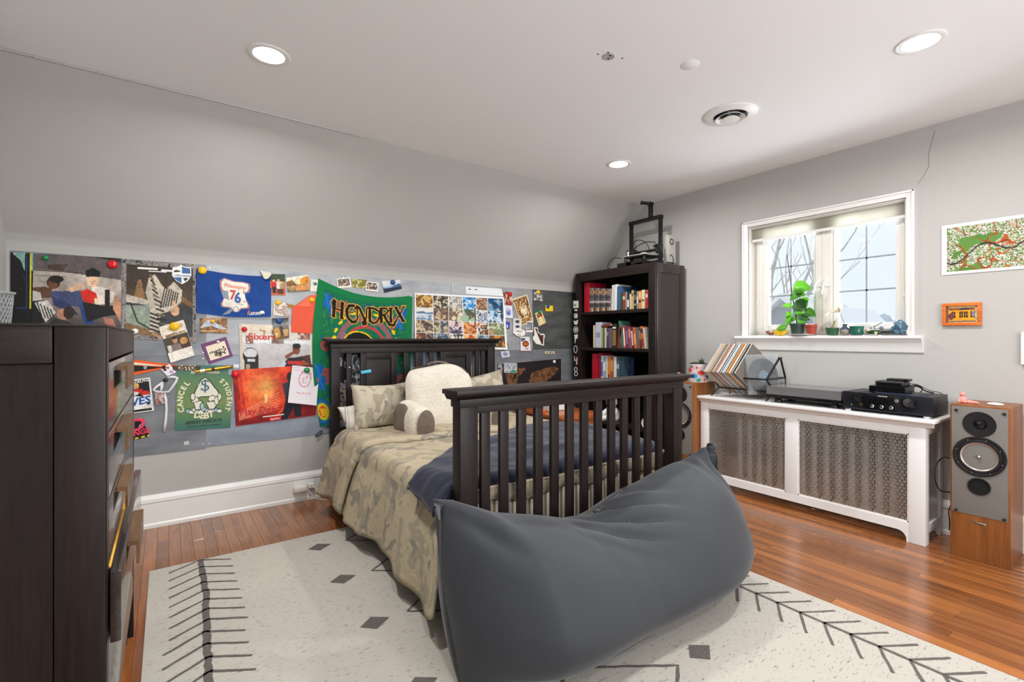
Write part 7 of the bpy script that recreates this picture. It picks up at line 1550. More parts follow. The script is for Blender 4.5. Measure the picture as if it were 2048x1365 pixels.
# psychedelic capitals drawn as strokes: a yellow halo, then black
def stroke(pts, t): STK.append((pts, t))
STK = []
def V_(u0, w, pts): return [(u0 + x * w, .105 + .115 * y - .03 * (u0 + x * w)) for x, y in pts]
L0 = [(.17, .115), (.295, .115), (.415, .115), (.53, .13), (.655, .12), (.755, .05), (.815, .10)]
def HENDRIX():
    H, E_, N, D, R, I, X_ = L0; tk = .017
    for x in (.12, .82): stroke(V_(H[0], H[1], [(x, .02), (x + .04, .95)]), tk)
    stroke(V_(H[0], H[1], [(.12, .5), (.85, .48)]), .007); 
    for x in (.12, .84): stroke(V_(H[0], H[1], [(x - .14, .0), (x + .16, .02)]), .006); stroke(V_(H[0], H[1], [(x - .10, .97), (x + .2, .98)]), .006)
    stroke(V_(H[0], H[1], [(-.02, .06), (-.12, .2), (-.02, .3)]), .005)
    stroke(V_(E_[0], E_[1], [(.75, .02), (.35, .08), (.15, .45), (.3, .85), (.7, 1.1), (1.0, 1.05)]), tk * .9); stroke(V_(E_[0], E_[1], [(.2, .5), (.7, .46)]), .006); stroke(V_(E_[0], E_[1], [(.75, .02), (1.0, .16), (.84, .24)]), .007)
    stroke(V_(N[0], N[1], [(.08, .1), (.1, .85), (.0, .95)]), .008); stroke(V_(N[0], N[1], [(.0, .02), (.25, .1), (.72, .8), (.88, 1.1), (.66, 1.16), (.62, 1.0)]), tk * .8); stroke(V_(N[0], N[1], [(.92, .05), (.86, .95)]), .008)
    stroke(V_(D[0], D[1], [(.15, .05), (.2, .9)]), tk * .9); stroke(V_(D[0], D[1], [(.0, .02), (.5, .02), (.95, .25), (.98, .6), (.75, .95), (.4, 1.05), (.28, .88)]), .011)
    stroke(V_(R[0], R[1], [(.12, .05), (.16, .95)]), tk * .9); stroke(V_(R[0], R[1], [(.0, .03), (.55, .02), (.75, .2), (.55, .42), (.25, .46)]), .009); stroke(V_(R[0], R[1], [(.4, .48), (.62, .85), (.9, 1.16), (1.25, 1.22), (1.35, 1.08)]), tk * .8)
    stroke(V_(I[0], I[1], [(.3, .05), (.4, .95)]), tk * .85); stroke(V_(I[0], I[1], [(-.1, .0), (.9, .03)]), .006)
    stroke(V_(X_[0], X_[1], [(.1, .03), (.9, .98)]), tk * .85); stroke(V_(X_[0], X_[1], [(.95, .03), (.1, .95)]), .008)
    for x, y in ((.1, .0), (.9, .0), (.08, .97), (.92, 1.0)): stroke(V_(X_[0], X_[1], [(x - .14, y), (x + .16, y + .01)]), .006)
HENDRIX()
for p, t in STK: cv.line(p, t + .007, (226, 170, 70))
for p, t in STK: cv.line(p, t, (34, 28, 26))
# rainbow fold at the lower edge
for q, c in ((.10, (24, 96, 170)), (.085, (30, 130, 150)), (.065, (222, 200, 40)), (.045, (222, 96, 36))): cv.ell(.06, .9, q, q * .9, c)
for k in range(6): cv.line([(.03 + .012 * k, .88), (.045 + .012 * k, .93)], .004, (232, 210, 60))
for (u, v) in ((.19, .5), (.2, .6), (.185, .7)): cv.scene(u - .03, v - .035, u + .035, v + .04, [(30, 30, 30), (232, 230, 220), (30, 40, 30), (200, 200, 60)], int(v * 99), 3)
sheet('green_tapestry', 'green bandana tapestry with black psychedelic letters, pinned up behind the headboard', 'tapestry', tap_fn, cv, rough=.85)
# poster seen between the headboard slats
cv = Cv(60, 90, (40, 44, 52)); cv.scene(0, 0, 1, .4, [(30, 32, 38), (60, 66, 78), (206, 206, 210), (30, 32, 36), (20, 22, 26)], 4, 6); cv.scene(0, .4, 1, 1, [(150, 166, 190), (120, 130, 150), (170, 160, 146), (60, 60, 66), (150, 156, 170)], 9, 6)
wall_sheet('ink_splash_poster', 'black and grey splashy poster glimpsed between the headboard slats', 'poster', [(672, 712), (742, 708), (742, 850), (674, 855)], cv, .034, 'posters on the poster wall')
cv = Cv(36, 90, (196, 204, 216)); cv.ramp([(0, (150, 170, 196)), (.5, (206, 206, 210)), (.8, (206, 160, 120)), (1, (150, 140, 130))]); photo('glossy_blue_print', 'pale blue print glimpsed between the middle headboard slats', [(815, 700), (905, 700), (905, 800), (815, 800)], cv, .012, 'poster', 'posters on the poster wall')
photo('sunset_print', 'small sunset-coloured print seen behind the last headboard slats', [(940, 700), (962, 700), (962, 780), (940, 780)], cv, .012, 'poster', 'posters on the poster wall')

# --- photos above the tapestry
def snap(cols, seed, w=34, h=28, border=True):
    cv = Cv(w, h, (236, 232, 224)); cv.scene(.08 if border else 0, .1 if border else 0, .92 if border else 1, .82 if border else 1, cols, seed, 5); return cv
PPL = [(52, 60, 50), (222, 214, 206), (150, 110, 84), (40, 44, 60), (196, 170, 140), (90, 110, 60)]
photo('white_border_snapshot', 'white-bordered snapshot of people above the tapestry corner', [(673, 558), (700, 555), (703, 575), (675, 577)], snap(PPL, 3), .012); photo('olive_field_photo', 'olive and yellow photo of a field above the tapestry', [(703, 558), (734, 560), (733, 577), (706, 575)], snap([(170, 160, 70), (120, 110, 60), (196, 190, 90), (206, 200, 180)], 8, border=False), .011); photo('festival_snapshot', 'white-bordered snapshot of two people in front of dark trees', [(733, 563), (757, 566), (756, 584), (731, 581)], snap([(60, 60, 56), (206, 190, 180), (90, 66, 56), (40, 46, 42)], 12), .014)
cv = Cv(50, 40, (222, 224, 230)); cv.ramp([(0, (226, 222, 222)), (.45, (206, 214, 226)), (.7, (120, 150, 180)), (1, (60, 80, 110))]); cv.poly([(0, .62), (.4, .68), (.62, .5), (.9, .36), (1, .5), (1, .78), (0, .8)], (66, 106, 150)); cv.poly([(0, .68), (1, .72), (1, 1), (0, 1)], (40, 42, 66)); photo('blue_mountain_photo', 'tilted photo of blue mountains under a blue magnet', [(763, 563), (800, 560), (804, 578), (769, 586)], cv, .013); magnet(786, 565, 5, 'blue', 'blue magnet on the blue mountain photo', .02)
# nature collage
pal = [[(196, 140, 60), (120, 80, 40), (226, 190, 110), (90, 60, 36)], [(96, 84, 62), (206, 196, 170), (52, 46, 40), (150, 134, 100)], [(196, 192, 180), (150, 146, 138), (220, 216, 206), (130, 116, 104)], [(24, 96, 160), (52, 140, 196), (206, 222, 236), (20, 80, 140)], [(176, 140, 110), (120, 84, 60), (206, 170, 140), (80, 60, 50)], [(20, 90, 146), (24, 60, 90), (110, 160, 196), (206, 170, 150)],
       [(226, 220, 210), (200, 206, 214), (96, 130, 160), (230, 226, 216)], [(150, 120, 100), (90, 70, 66), (206, 180, 150), (120, 60, 50)], [(206, 186, 150), (226, 216, 196), (120, 100, 80), (170, 140, 110)], [(40, 110, 96), (120, 80, 60), (150, 190, 160), (200, 214, 220)], [(206, 214, 222), (120, 130, 150), (226, 226, 226), (90, 90, 96)], [(52, 104, 150), (206, 222, 230), (30, 50, 80), (230, 236, 240)],
       [(120, 100, 84), (206, 186, 150), (84, 70, 70), (160, 140, 116)], [(96, 96, 70), (206, 190, 160), (70, 84, 106), (160, 130, 70)], [(222, 190, 180), (226, 206, 200), (70, 70, 100), (180, 140, 150)], [(206, 110, 40), (226, 170, 110), (150, 70, 30), (230, 200, 170)], [(206, 140, 80), (60, 50, 46), (230, 220, 206), (180, 110, 60)], [(140, 170, 140), (206, 200, 170), (96, 130, 100), (190, 150, 110)],
       [(206, 214, 226), (150, 90, 50), (90, 60, 46), (196, 200, 210)], [(110, 124, 140), (70, 80, 92), (170, 180, 190), (56, 60, 66)], [(220, 218, 210), (206, 204, 196), (60, 48, 40), (226, 222, 216)], [(226, 170, 100), (236, 200, 150), (206, 110, 50), (150, 70, 40)], [(176, 190, 196), (200, 210, 212), (140, 160, 170), (90, 110, 126)], [(206, 140, 60), (120, 80, 40), (90, 70, 50), (220, 180, 110)]]
cv = Cv(200, 140, (236, 236, 234)); cl6 = [.015, .19, .35, .505, .655, .79, .985]
for r in range(4):
    for c in range(6): cv.scene(cl6[c], .03 + r * .235, cl6[c + 1] - .006, .03 + (r + 1) * .235 - .006, pal[(r * 6 + c) % 24], r * 7 + c, 3.2)
cv.rect(.02, .27, .185, .36, (226, 222, 214)); cv.poly([(.02, .35), (.08, .33), (.12, .36), (.185, .34), (.185, .38), (.02, .38)], (90, 126, 160)); cv.poly([(.355, .78), (.42, .78), (.44, .96), (.40, .96)], (230, 226, 220)); cv.line([(.44, .96), (.445, .74)], .008, (60, 46, 40)); cv.line([(.40, .74), (.43, .9)], .004, (60, 46, 40)); cv.line([(.49, .74), (.45, .9)], .004, (60, 46, 40)); cv.ell(.52, .44, .04, .07, (160, 190, 160))
photo('nature_collage', 'poster collage of twenty-four wildlife and nature photos behind the headboard', [(829, 586), (1009, 595), (1013, 700), (829, 694)], cv, .0125, 'poster', 'posters on the poster wall', .012)
cv = Cv(30, 24, (150, 110, 70)); cv.scene(0, 0, 1, 1, [(206, 150, 70), (120, 76, 44), (226, 200, 160), (80, 60, 50)], 19, 4); photo('collage_corner_print', 'autumn print with a turned-up edge right of the headboard', [(987, 676), (1008, 678), (1012, 701), (988, 700)], cv, .016, 'photo')
o, fr = photo('white_tape_strip', 'white paper strip with small print along the top of the metal', [(931, 573), (1003, 578), (1007, 593), (932, 588)], Cv(20, 8, (226, 228, 230)), .0065, 'label', 'papers on the poster wall'); bars(o, fr[0], [(.03, .022, .03, .009), (.1, .022, .035, .008)], INKK)
# right cluster
cv = Cv(22, 34, (176, 60, 40)); cv.scene(0, 0, 1, 1, [(206, 70, 50), (120, 50, 40), (226, 190, 170), (90, 60, 80)], 2, 3); photo('red_snapshot', 'little red-toned photo at the top under a red magnet', [(1008, 583), (1024, 585), (1024, 611), (1009, 610)], cv, .016); magnet(1021, 589, 3.6, 'red', 'small red magnet on the red-toned photo', .022)
cv = Cv(20, 32, (222, 222, 230)); cv.ell(.5, .45, .3, .22, (150, 150, 196)); cv.ell(.45, .3, .2, .12, (196, 190, 210)); cv.ell(.5, .65, .28, .14, (110, 120, 190)); photo('lilac_polaroid', 'pale polaroid in a lilac cast below the red-toned photo', [(1008, 611), (1024, 612), (1026, 637), (1009, 636)], cv, .014)
cv = Cv(56, 80, (150, 100, 60)); cv.scene(0, 0, 1, 1, [(206, 150, 80), (110, 60, 40), (226, 196, 140), (60, 44, 40), (190, 80, 50)], 23, 7); cv.rect(0, 0, 1, .03, (236, 226, 200)); cv.rect(0, .97, 1, 1, (236, 226, 200)); cv.rect(0, 0, .04, 1, (236, 226, 200)); cv.rect(.96, 0, 1, 1, (236, 226, 200)); CRM = (238, 226, 186)
for x in (.3, .42, .54, .64): cv.poly([(x, .52), (x + .08, .52), (x + .07, .34), (x + .02, .36)], CRM)
cv.poly([(.3, .48), (.7, .48), (.66, .68), (.42, .68)], CRM); cv.line([(.4, .56), (.44, .57)], .012, (60, 40, 36)); cv.line([(.54, .56), (.6, .55)], .012, (60, 40, 36)); cv.line([(.44, .63), (.56, .62)], .01, (60, 40, 36)); cv.line([(.4, .78), (.46, .72), (.52, .8), (.6, .72), (.66, .8)], .018, (232, 222, 196))
photo('crown_face_print', 'tilted autumn-coloured crowd print with a cream crowned face', [(1024, 599), (1054, 589), (1067, 642), (1043, 652)], cv, .012, 'print', 'posters on the poster wall')
cv = Cv(22, 34, (226, 226, 224)); cv.rect(.1, .08, .9, .42, (196, 196, 200)); cv.ell(.5, .25, .25, .12, (70, 66, 70)); cv.rect(.1, .48, .9, .8, (206, 204, 206)); cv.ell(.55, .66, .25, .1, (60, 56, 60)); photo('grey_photo_strip', 'black and white photo strip of a face below the crowned face print', [(1027, 637), (1043, 638), (1042, 662), (1026, 662)], cv, .015)
cv = snap([(60, 66, 80), (196, 200, 210), (36, 40, 52), (226, 226, 224)], 5, 20, 30); photo('dark_polaroid', 'white-bordered polaroid of dark figures at the end of the sheet', [(1053, 643), (1066, 643), (1066, 665), (1052, 665)], cv, .014)
ov = [(1040 + 11 * math.cos(a), 666 + 7.5 * math.sin(a)) for a in [k * 2 * math.pi / 20 for k in range(20)]]
so = thing('oval_sticker', 'white oval sticker with black hand lettering', 'sticker', onY(1040, 672, YB - .018), 'stickers on the poster wall'); cut_mesh('oval', None, None, ov, .0175, INKW, parent=so); cut_mesh('tab', None, None, [(1026, 662), (1031, 663), (1031, 668), (1026, 667)], .0172, INKW, parent=so); P0 = onY(1030, 663, YB - .019); letters(so, (P0, Vector((1, 0, 0)), Vector((0, 0, -1))), [('MINT', .058, .012, .024, .06, .0)], INKK); bars(so, (P0, Vector((1, 0, 0)), Vector((0, 0, -1))), [(.034, .034, .02, .006), (.06, .036, .018, .006)], INKK)
cv = Cv(26, 38, (226, 222, 218)); cv.rect(.05, .1, .5, .35, (70, 90, 130)); cv.ell(.52, .5, .4, .28, (236, 230, 226)); cv.ell(.52, .5, .33, .23, (120, 60, 40)); cv.scene(.3, .38, .74, .62, [(140, 66, 40), (206, 120, 50), (90, 44, 34)], 3, 3); cv.line([(.5, .8), (.7, .88)], .05, (176, 90, 90)); photo('food_polaroid', 'polaroid of a round bowl of food at the foot of the sheet', [(1041, 674), (1059, 674), (1062, 702), (1041, 702)], cv, .014)
photo('blue_square_sticker', 'tiny blue and magenta square sticker on the pale metal', [(1009, 643), (1020, 645), (1019, 659), (1009, 656)], Cv(12, 14, (150, 40, 110)).rect(.2, .15, .95, .9, (40, 80, 190)).rect(.45, .4, .7, .85, (190, 200, 230)), .013, 'sticker', 'stickers on the poster wall'); photo('tiny_portrait_sticker', 'tiny grey portrait sticker under the blue square sticker', [(1009, 660), (1015, 661), (1015, 672), (1009, 671)], snap([(60, 60, 60), (206, 200, 190), (120, 130, 120)], 4, 10, 14, False), .013, 'sticker', 'stickers on the poster wall')
o = build(MB().lathe([(.008, 0), (.01, .006), (.006, .014), (0, .015)], onY(1014, 689, YB - .008), '-Y', 14), 'rubber_bumper', M_BLACK, smooth=50); tag(o, 'small dark rubber bumper on the pale metal beside the collage', 'bumper')
cv = Cv(26, 30, (90, 90, 88)); cv.scene(0, 0, 1, 1, [(60, 60, 60), (120, 120, 116), (206, 206, 204), (40, 40, 40)], 41, 4); photo('monochrome_photo', 'small black and white photo under a yellow magnet at the top edge', [(1067, 581), (1085, 583), (1085, 603), (1068, 602)], cv, .013); magnet(1077, 585, 4, 'yellow', 'yellow magnet on the small black and white photo', .02)
photo('yellow_note', 'yellow sticky note under a dark blue magnet', [(1091, 611), (1106, 612), (1106, 623), (1091, 623)], Cv(8, 6, (240, 206, 30)), .013, 'note', 'papers on the poster wall'); magnet(1096, 613.5, 3.8, 'blue', 'dark blue magnet on the yellow sticky note', .02)
cv = Cv(24, 40, (232, 214, 160)); cv.rect(.12, .06, .88, .94, (206, 170, 110)); cv.poly([(.2, .1), (.5, .3), (.8, .1), (.85, .4), (.2, .5)], (150, 60, 40)); cv.poly([(.3, .4), (.7, .4), (.8, .9), (.2, .9)], (232, 216, 176)); photo('gold_card', 'tilted gold card with a winged figure under a green magnet', [(1070, 627), (1083, 621), (1092, 646), (1078, 653)], cv, .013, 'card', 'papers on the poster wall'); magnet(1079.5, 624.5, 4.4, 'green', 'bright green magnet on the gold card', .02)
vs_ = thing('brown_letter_patch', 'brown and white slanted letter-shaped patch on the dark metal', 'patch', onY(1077, 690, YB - .012)); vp = [(1068, 655), (1076, 656), (1076, 663), (1080, 668), (1088, 668), (1090, 672), (1088, 680), (1088, 692), (1072, 688), (1066, 679), (1066, 674), (1069, 671)]
cut_mesh('white_outline', None, None, vp, .010, INKW, parent=vs_); cut_mesh('brown_half', None, None, [(1070, 657), (1075, 658), (1075, 665), (1082, 671), (1087, 670), (1086, 690), (1083, 688)], .0125, mat('patch_brown', (74, 34, 26), .7), .001, parent=vs_)
o, fr = photo('name_label', 'narrow cream label with a name stuck on the lower metal seam', [(1090, 703), (1109, 703), (1109, 708), (1090, 708)], Cv(12, 4, (220, 210, 186)).scene(.1, .2, .9, .8, [(220, 210, 186), (130, 116, 96), (200, 188, 160)], 3, 6), .009, 'label', 'papers on the poster wall')
cv = Cv(26, 20, (214, 214, 222)); cv.ell(.5, .5, .3, .3, (150, 150, 176)); photo('pale_note', 'small pale note hanging below the collage', [(1001, 703), (1018, 702), (1020, 714), (1004, 716)], cv, .010, 'note', 'papers on the poster wall')
# world map
cv = Cv(130, 60, (42, 36, 40)); n = cv.noise(9, 5); LND = (128, 92, 62)
for q in ([(.08, .5), (.16, .3), (.27, .24), (.36, .3), (.34, .5), (.26, .62), (.3, .8), (.22, 1), (.12, .9), (.1, .66)], [(.44, .72), (.5, .5), (.58, .44), (.72, .36), (.86, .3), (.96, .4), (.92, .56), (.84, .7), (.78, .86), (.66, .9), (.6, 1), (.48, .98)], [(.32, .3), (.38, .26), (.4, .36), (.35, .4)]):
    m = np.zeros((cv.h, cv.w), bool); save = cv.a.copy(); cv.poly([(x, y * .62 - .02) for x, y in q], LND); ch_ = np.any(cv.a != save, axis=-1) & (n > .34); save[ch_] = LND; cv.a = save
cv.put((cv.noise(30, 3) > .58) & (cv.a[..., 0] > 100), (90, 62, 44))
o, fr = photo('scratch_world_map', 'dark world map with brown continents on the lower metal sheet', [(1000, 729), (1122, 718), (1122, 800), (1000, 806)], cv, .009, 'map', 'posters on the poster wall'); magnet(1109, 724, 3.2, 'white', 'white magnet at the corner of the world map', .016)
cv = Cv(36, 30, (120, 150, 150)); cv.scene(.05, .08, .95, .92, [(206, 150, 160), (120, 150, 190), (222, 214, 206), (90, 120, 150), (206, 196, 180)], 7, 5); cv.poly([(.35, .95), (.7, .7), (1, .8), (1, .95)], (30, 150, 90))
for k in range(10):
    cv.ell(k / 9, .0, .035, .05, (240, 240, 238)); cv.ell(k / 9, 1, .035, .05, (240, 240, 238)); cv.ell(0, k / 9, .03, .05, (240, 240, 238)); cv.ell(1, k / 9, .03, .05, (240, 240, 238))
photo('stamp_magnet', 'colourful stamp-shaped magnet with perforated edges on the world map', [(1008, 726), (1034, 727), (1034, 746), (1008, 746)], cv, .014, 'magnet', 'stickers on the poster wall')
cv = Cv(14, 16, (30, 30, 32)); cv.scene(0, 0, 1, 1, [(30, 30, 34), (206, 206, 206), (40, 40, 44), (20, 20, 24)], 3, 3); photo('dark_figure_sticker', 'small black and white sticker left of the stamp magnet', [(996, 728), (1004, 727), (1005, 742), (997, 743)], cv, .015, 'sticker', 'stickers on the poster wall')
photo('beige_corner_note', 'corner of a grey-green paper sticking out beside the bookcase', [(1138, 621), (1142, 616), (1147, 634), (1143, 634)], Cv(6, 6, (120, 124, 112)), .012, 'paper', 'papers on the poster wall')

# ================================================================== power outlet on the baseboard
pw_ = thing('power_outlet', 'white outlet plate on the baseboard with two white charger bricks', 'outlet', onY(606, 985, YB - .03)); y = YB - .02
A0, A1 = onY(587, 985, y), onY(626, 975, y); x0, x1 = A0.x, A1.x; z0 = .09
build(MB().box(x0 + .0, x1 + .015, y - .006, y + .002, z0 - .02, z0 + .075), 'plate', M_WHITE, pw_, bevel=.002)
build(MB().box(x0 - .005, x0 + .085, y - .062, y - .006, z0 - .0, z0 + .034), 'charger_brick', mat('cream_charger', (232, 226, 214), .4), pw_, bevel=.005); build(MB().box(x0 + .10, x0 + .15, y - .05, y - .006, z0 + .01, z0 + .045), 'charger_cube', M_WHITE, pw_, bevel=.005)
cord('white charging cable running from the outlet under the duvet', [(x0 + .09, y - .055, z0 + .02), (x0 + .12, y - .075, z0 - .03), (x0 + .16, y - .09, .02), (x0 + .25, y - .12, .006), (x0 + .36, y - .16, .005), (x0 + .45, y - .25, .005)], .0028, 'charging_cable', M_WHITE); cord('second white charging cable hanging from the charger cube', [(x0 + .135, y - .05, z0 + .02), (x0 + .17, y - .06, z0 - .01), (x0 + .2, y - .07, .02), (x0 + .28, y - .08, .005), (x0 + .36, y - .10, .005), (x0 + .46, y - .12, .005)], .0028, 'charging_cable', M_WHITE)

# ================================================================== stickers on the bookcase stile
STX = BKX - .0012; M_STI = mat('sticker_white', (232, 228, 220), .5); M_PKS = mat('sticker_pink', (226, 180, 170), .5)
def stile_shape(lab, polys, name='stile_sticker', m=None, lift=0):
    t = thing(name, lab, 'sticker', onX(polys[0][0][0], polys[0][0][1], STX), 'stickers down the bookcase stile')
    for k, q in enumerate(polys):
        P = [onX(p[0], p[1], STX - lift) for p in q]; mb = MB(); n_ = len(P); mb.add(P + [p + Vector((.001, 0, 0)) for p in P], [tuple(range(n_)), tuple(range(2 * n_ - 1, n_ - 1, -1))] + [(i, (i + 1) % n_, n_ + (i + 1) % n_, n_ + i) for i in range(n_)]); build(mb, 'sticker_shape', m or M_STI, t)
    return t
def ring_px(cx, cy, rx, ry, t, a0=0, a1=2 * math.pi, n=12):
    out = [(cx + rx * math.cos(a0 + (a1 - a0) * k / n), cy + ry * math.sin(a0 + (a1 - a0) * k / n)) for k in range(n + 1)]; inn = [(cx + (rx - t) * math.cos(a0 + (a1 - a0) * k / n), cy + (ry - t) * math.sin(a0 + (a1 - a0) * k / n)) for k in range(n + 1)]
    return [[out[k], out[k + 1], inn[k + 1], inn[k]] for k in range(n)]
def box_ring(x0, y0, x1, y1, t): return [[(x0, y0), (x1, y0), (x1, y0 + t), (x0, y0 + t)], [(x0, y1 - t), (x1, y1 - t), (x1, y1), (x0, y1)], [(x0, y0), (x0 + t, y0), (x0 + t, y1), (x0, y1)], [(x1 - t, y0), (x1, y0), (x1, y1), (x1 - t, y1)]]
t = stile_shape('square white tag with scribbles, topmost on the bookcase stile', [[(1146.5, 602), (1157, 602), (1157, 616), (1146.5, 617)]]); bars(t, (onX(1147, 604, STX - .0012), Vector((0, -1, 0)), Vector((0, 0, -1))), [(.006, .03, .008, .02), (.02, .024, .006, .024), (.032, .034, .012, .012)], INKK)
stile_shape('tiny white bar sticker under the square tag', [[(1149, 619), (1154.5, 619), (1154.5, 622.5), (1149, 622.5)]]); stile_shape('framed white icon sticker with a person shape', box_ring(1148, 627, 1155, 637, 1.2) + [[(1150, 630), (1153, 629), (1154, 634), (1150.5, 636)]]); stile_shape('white grinning mask sticker on the bookcase stile', [[(1147.5, 641), (1151, 643), (1156, 640), (1155, 648), (1152, 651), (1148, 648)]] ); stile_shape('round ringed white sticker halfway down the stile', ring_px(1151.5, 660, 5, 7, 1.1) + [[(1149.5, 656), (1154, 657), (1153, 663), (1150, 664)]])
stile_shape('white hand-shaped sticker below the round one', [[(1148, 670), (1156, 669), (1155, 677), (1151.5, 679), (1150.5, 687), (1149.5, 686), (1149.5, 679)]]); stile_shape('white outlined triangle sticker low on the stile', ring_px(1151, 699, 4, 8, 1.2, n=8)); stile_shape('pinkish number four sticker on the stile', [[(1148, 713), (1149.5, 713), (1150, 720), (1153, 719), (1153, 715), (1155, 715), (1154.5, 730), (1152, 730), (1152.5, 722), (1148.5, 723)]], m=M_PKS); stile_shape('white looped letter sticker lowest on the stile', ring_px(1151.5, 739, 3.5, 5, 1.3, n=8) + ring_px(1152, 748, 3.8, 5, 1.3, n=8))

# ================================================================== books
def book(px0, px1, ytop, shelf, col, lab, depth=.17, lean=0.0, x=BKX + .055, grp=None, stripe=None, h=None, band=None):
    """spine between two picture columns at depth x; lean in metres at the top"""
    y1, y0 = onX(px0, 600, x).y, onX(px1, 600, x).y; y0 += .0008; z0 = SHZ[shelf]; ht = h or onX((px0 + px1) / 2, ytop, x).z - z0; t = thing('book', lab, 'book', (x, (y0 + y1) / 2, z0), grp)
    m = mat('cover_%d_%d_%d' % col, col, .45); sk = lambda p: Vector((p[0], p[1] + lean * (p[2] - z0) / ht, p[2]))
    mb = MB(); w = y1 - y0; c = min(.0025, w * .22)
    mb.prism([(x + c * .6, y0), (x, y0 + c), (x, y1 - c), (x + c * .6, y1), (x + depth, y1), (x + depth, y1 - c * .7), (x + .004, y1 - c * .7), (x + .004, y0 + c * .7), (x + depth, y0 + c * .7), (x + depth, y0)], z0 + .0005, z0 + ht, 'Z'); mb.v = [tuple(sk(p)) for p in mb.v]; build(mb, 'cover', m, t)
    mb = MB(); mb.box(x + .004, x + depth - .004, y0 + c * .7, y1 - c * .7, z0 + .003, z0 + ht - .003); mb.v = [tuple(sk(p)) for p in mb.v]; build(mb, 'pages', M_PAGE, t)
    if stripe:
        for a, b, cc in stripe:
            mb = MB(); mb.box(x - .0006, x + .0004, y0 + w * .12, y1 - w * .12, z0 + ht * a, z0 + ht * b); mb.v = [tuple(sk(p)) for p in mb.v]; build(mb, 'spine_label', mat('spine_%d_%d_%d' % cc, cc, .5), t)
    return t
M_PAGE = mat('book_pages', (222, 212, 190), .85)
BP = lambda v: 1140 + v * .1612
book(1168, 1178.5, 566, 0, (176, 22, 44), 'tall red ring binder at the far end of the top shelf', .26, x=BKX + .05, grp='books on the top shelf')
G1 = 'books on the top shelf'; rr = random.Random(6)
for k in range(11):
    a = 1179 + k * 3.85; cc = [(112, 104, 98), (150, 140, 130), (84, 76, 74)][k % 3]
    tp = [(.02, .14, [(196, 110, 50), (206, 200, 190), (96, 70, 50)][k % 3]), (.2, .34, (44, 44, 52)), (.38, .46, (196, 192, 186)), (.47, .52, (60, 58, 64)), (.55, .70, (52, 54, 70)), (.76, .9, [(190, 120, 60), (120, 110, 110), (206, 150, 80)][k % 3])]
    book(a, a + 3.6, 576 + .2 * k, 0, cc, 'slim comic volume, %s from the red binder on the top shelf' % ['first', 'second', 'third', 'fourth', 'fifth', 'sixth', 'seventh', 'eighth', 'ninth', 'tenth', 'eleventh'][k], .13, grp='matching comic volumes on the top shelf', stripe=tp, x=BKX + .06)
for k, (a, b) in enumerate(((1222, 1225), (1225.2, 1228), (1228.3, 1233))): book(a, b, 571 - k * .8, 0, [(222, 216, 206), (206, 206, 204), (230, 230, 230)][k], ['thin cream magazine leaning after the comic volumes', 'thin grey-white magazine between two paler ones', 'thick white book before the dark blue cover'][k], .21, -.012, grp=G1)
book(1233.3, 1240, 573, 0, (62, 92, 132), 'broad blue book with its cover turned to the side', .24, -.005, grp=G1)
for a, b, y, c, lab, st in [(1240.5, 1243.5, 587, (30, 84, 62), 'dark green paperback beside the blue book', None), (1245, 1250.5, 586, (140, 58, 44), 'brick red paperback on the top shelf', [(.6, .8, (206, 190, 170))]), (1250.8, 1253.5, 584, (150, 146, 146), 'thin grey paperback next to the brick red one', None), (1254, 1258.5, 584, (40, 48, 46), 'dark paperback with a white spine title', [(.15, .55, (222, 222, 216))]), (1259, 1262.3, 588, (206, 190, 150), 'short cream paperback on the top shelf', None), (1262.6, 1267.3, 581, (186, 160, 110), 'tan hardback on the top shelf', [(.7, .85, (110, 80, 50))]), (1267.6, 1273, 581, (34, 36, 40), 'black hardback with gilt lines on the top shelf', [(.2, .3, (176, 150, 90)), (.5, .75, (120, 106, 74))]), (1273.3, 1276.3, 583, (140, 140, 150), 'thin grey-blue book after the black hardback', [(.3, .7, (220, 220, 222))]), (1276.8, 1283, 582, (206, 140, 62), 'ochre book with a dark panel on its spine', [(.35, .5, (70, 50, 40)), (.6, .9, (226, 180, 110))]), (1283.4, 1289, 580, (222, 208, 176), 'cream hardback near the end of the top shelf', [(.4, .5, (90, 70, 60))]), (1291, 1296, 581, (176, 44, 40), 'red book at the near end of the top shelf', [(.6, .8, (226, 200, 180))])]:
    book(a, b, y, 0, c, lab, .15, grp=G1, stripe=st)
G2 = 'books on the second shelf'
for a, b, y, c, lab, st, ln in [(1186, 1190, 651, (206, 190, 160), 'thin cream book at the far end of the second shelf', None, 0), (1191, 1202, 645, (196, 204, 220), 'tall pale blue book with a broad spine', [(.4, .6, (140, 160, 190))], 0), (1202.3, 1205.3, 656, (186, 160, 100), 'tan book under the lying brown one', None, 0), (1205.6, 1209, 656, (72, 112, 76), 'green book between tan and cream ones', None, 0), (1209.3, 1212.5, 656, (214, 204, 170), 'cream book left of the purple ones', None, 0), (1212.8, 1217, 656, (70, 60, 96), 'purple book, darkest of the pair', [(.6, .8, (150, 140, 170))], 0), (1217.2, 1221, 656, (96, 84, 116), 'lavender grey book beside the purple one', None, 0), (1221.2, 1223.5, 657, (120, 90, 80), 'thin mauve-brown book beside the black one', None, 0), (1224, 1233, 648, (44, 36, 28), 'thick black and gold book with a white tag', [(.80, .87, (226, 222, 214)), (.1, .74, (132, 112, 60))], 0), (1233.5, 1237, 655, (110, 40, 34), 'dark red book before the leaning green one', None, -.02), (1237.2, 1240.5, 656, (140, 62, 46), 'brick brown book leaning before the green one', None, -.02)]:
    book(a, b, y, 1, c, lab, .16, ln, grp=G2, stripe=st)
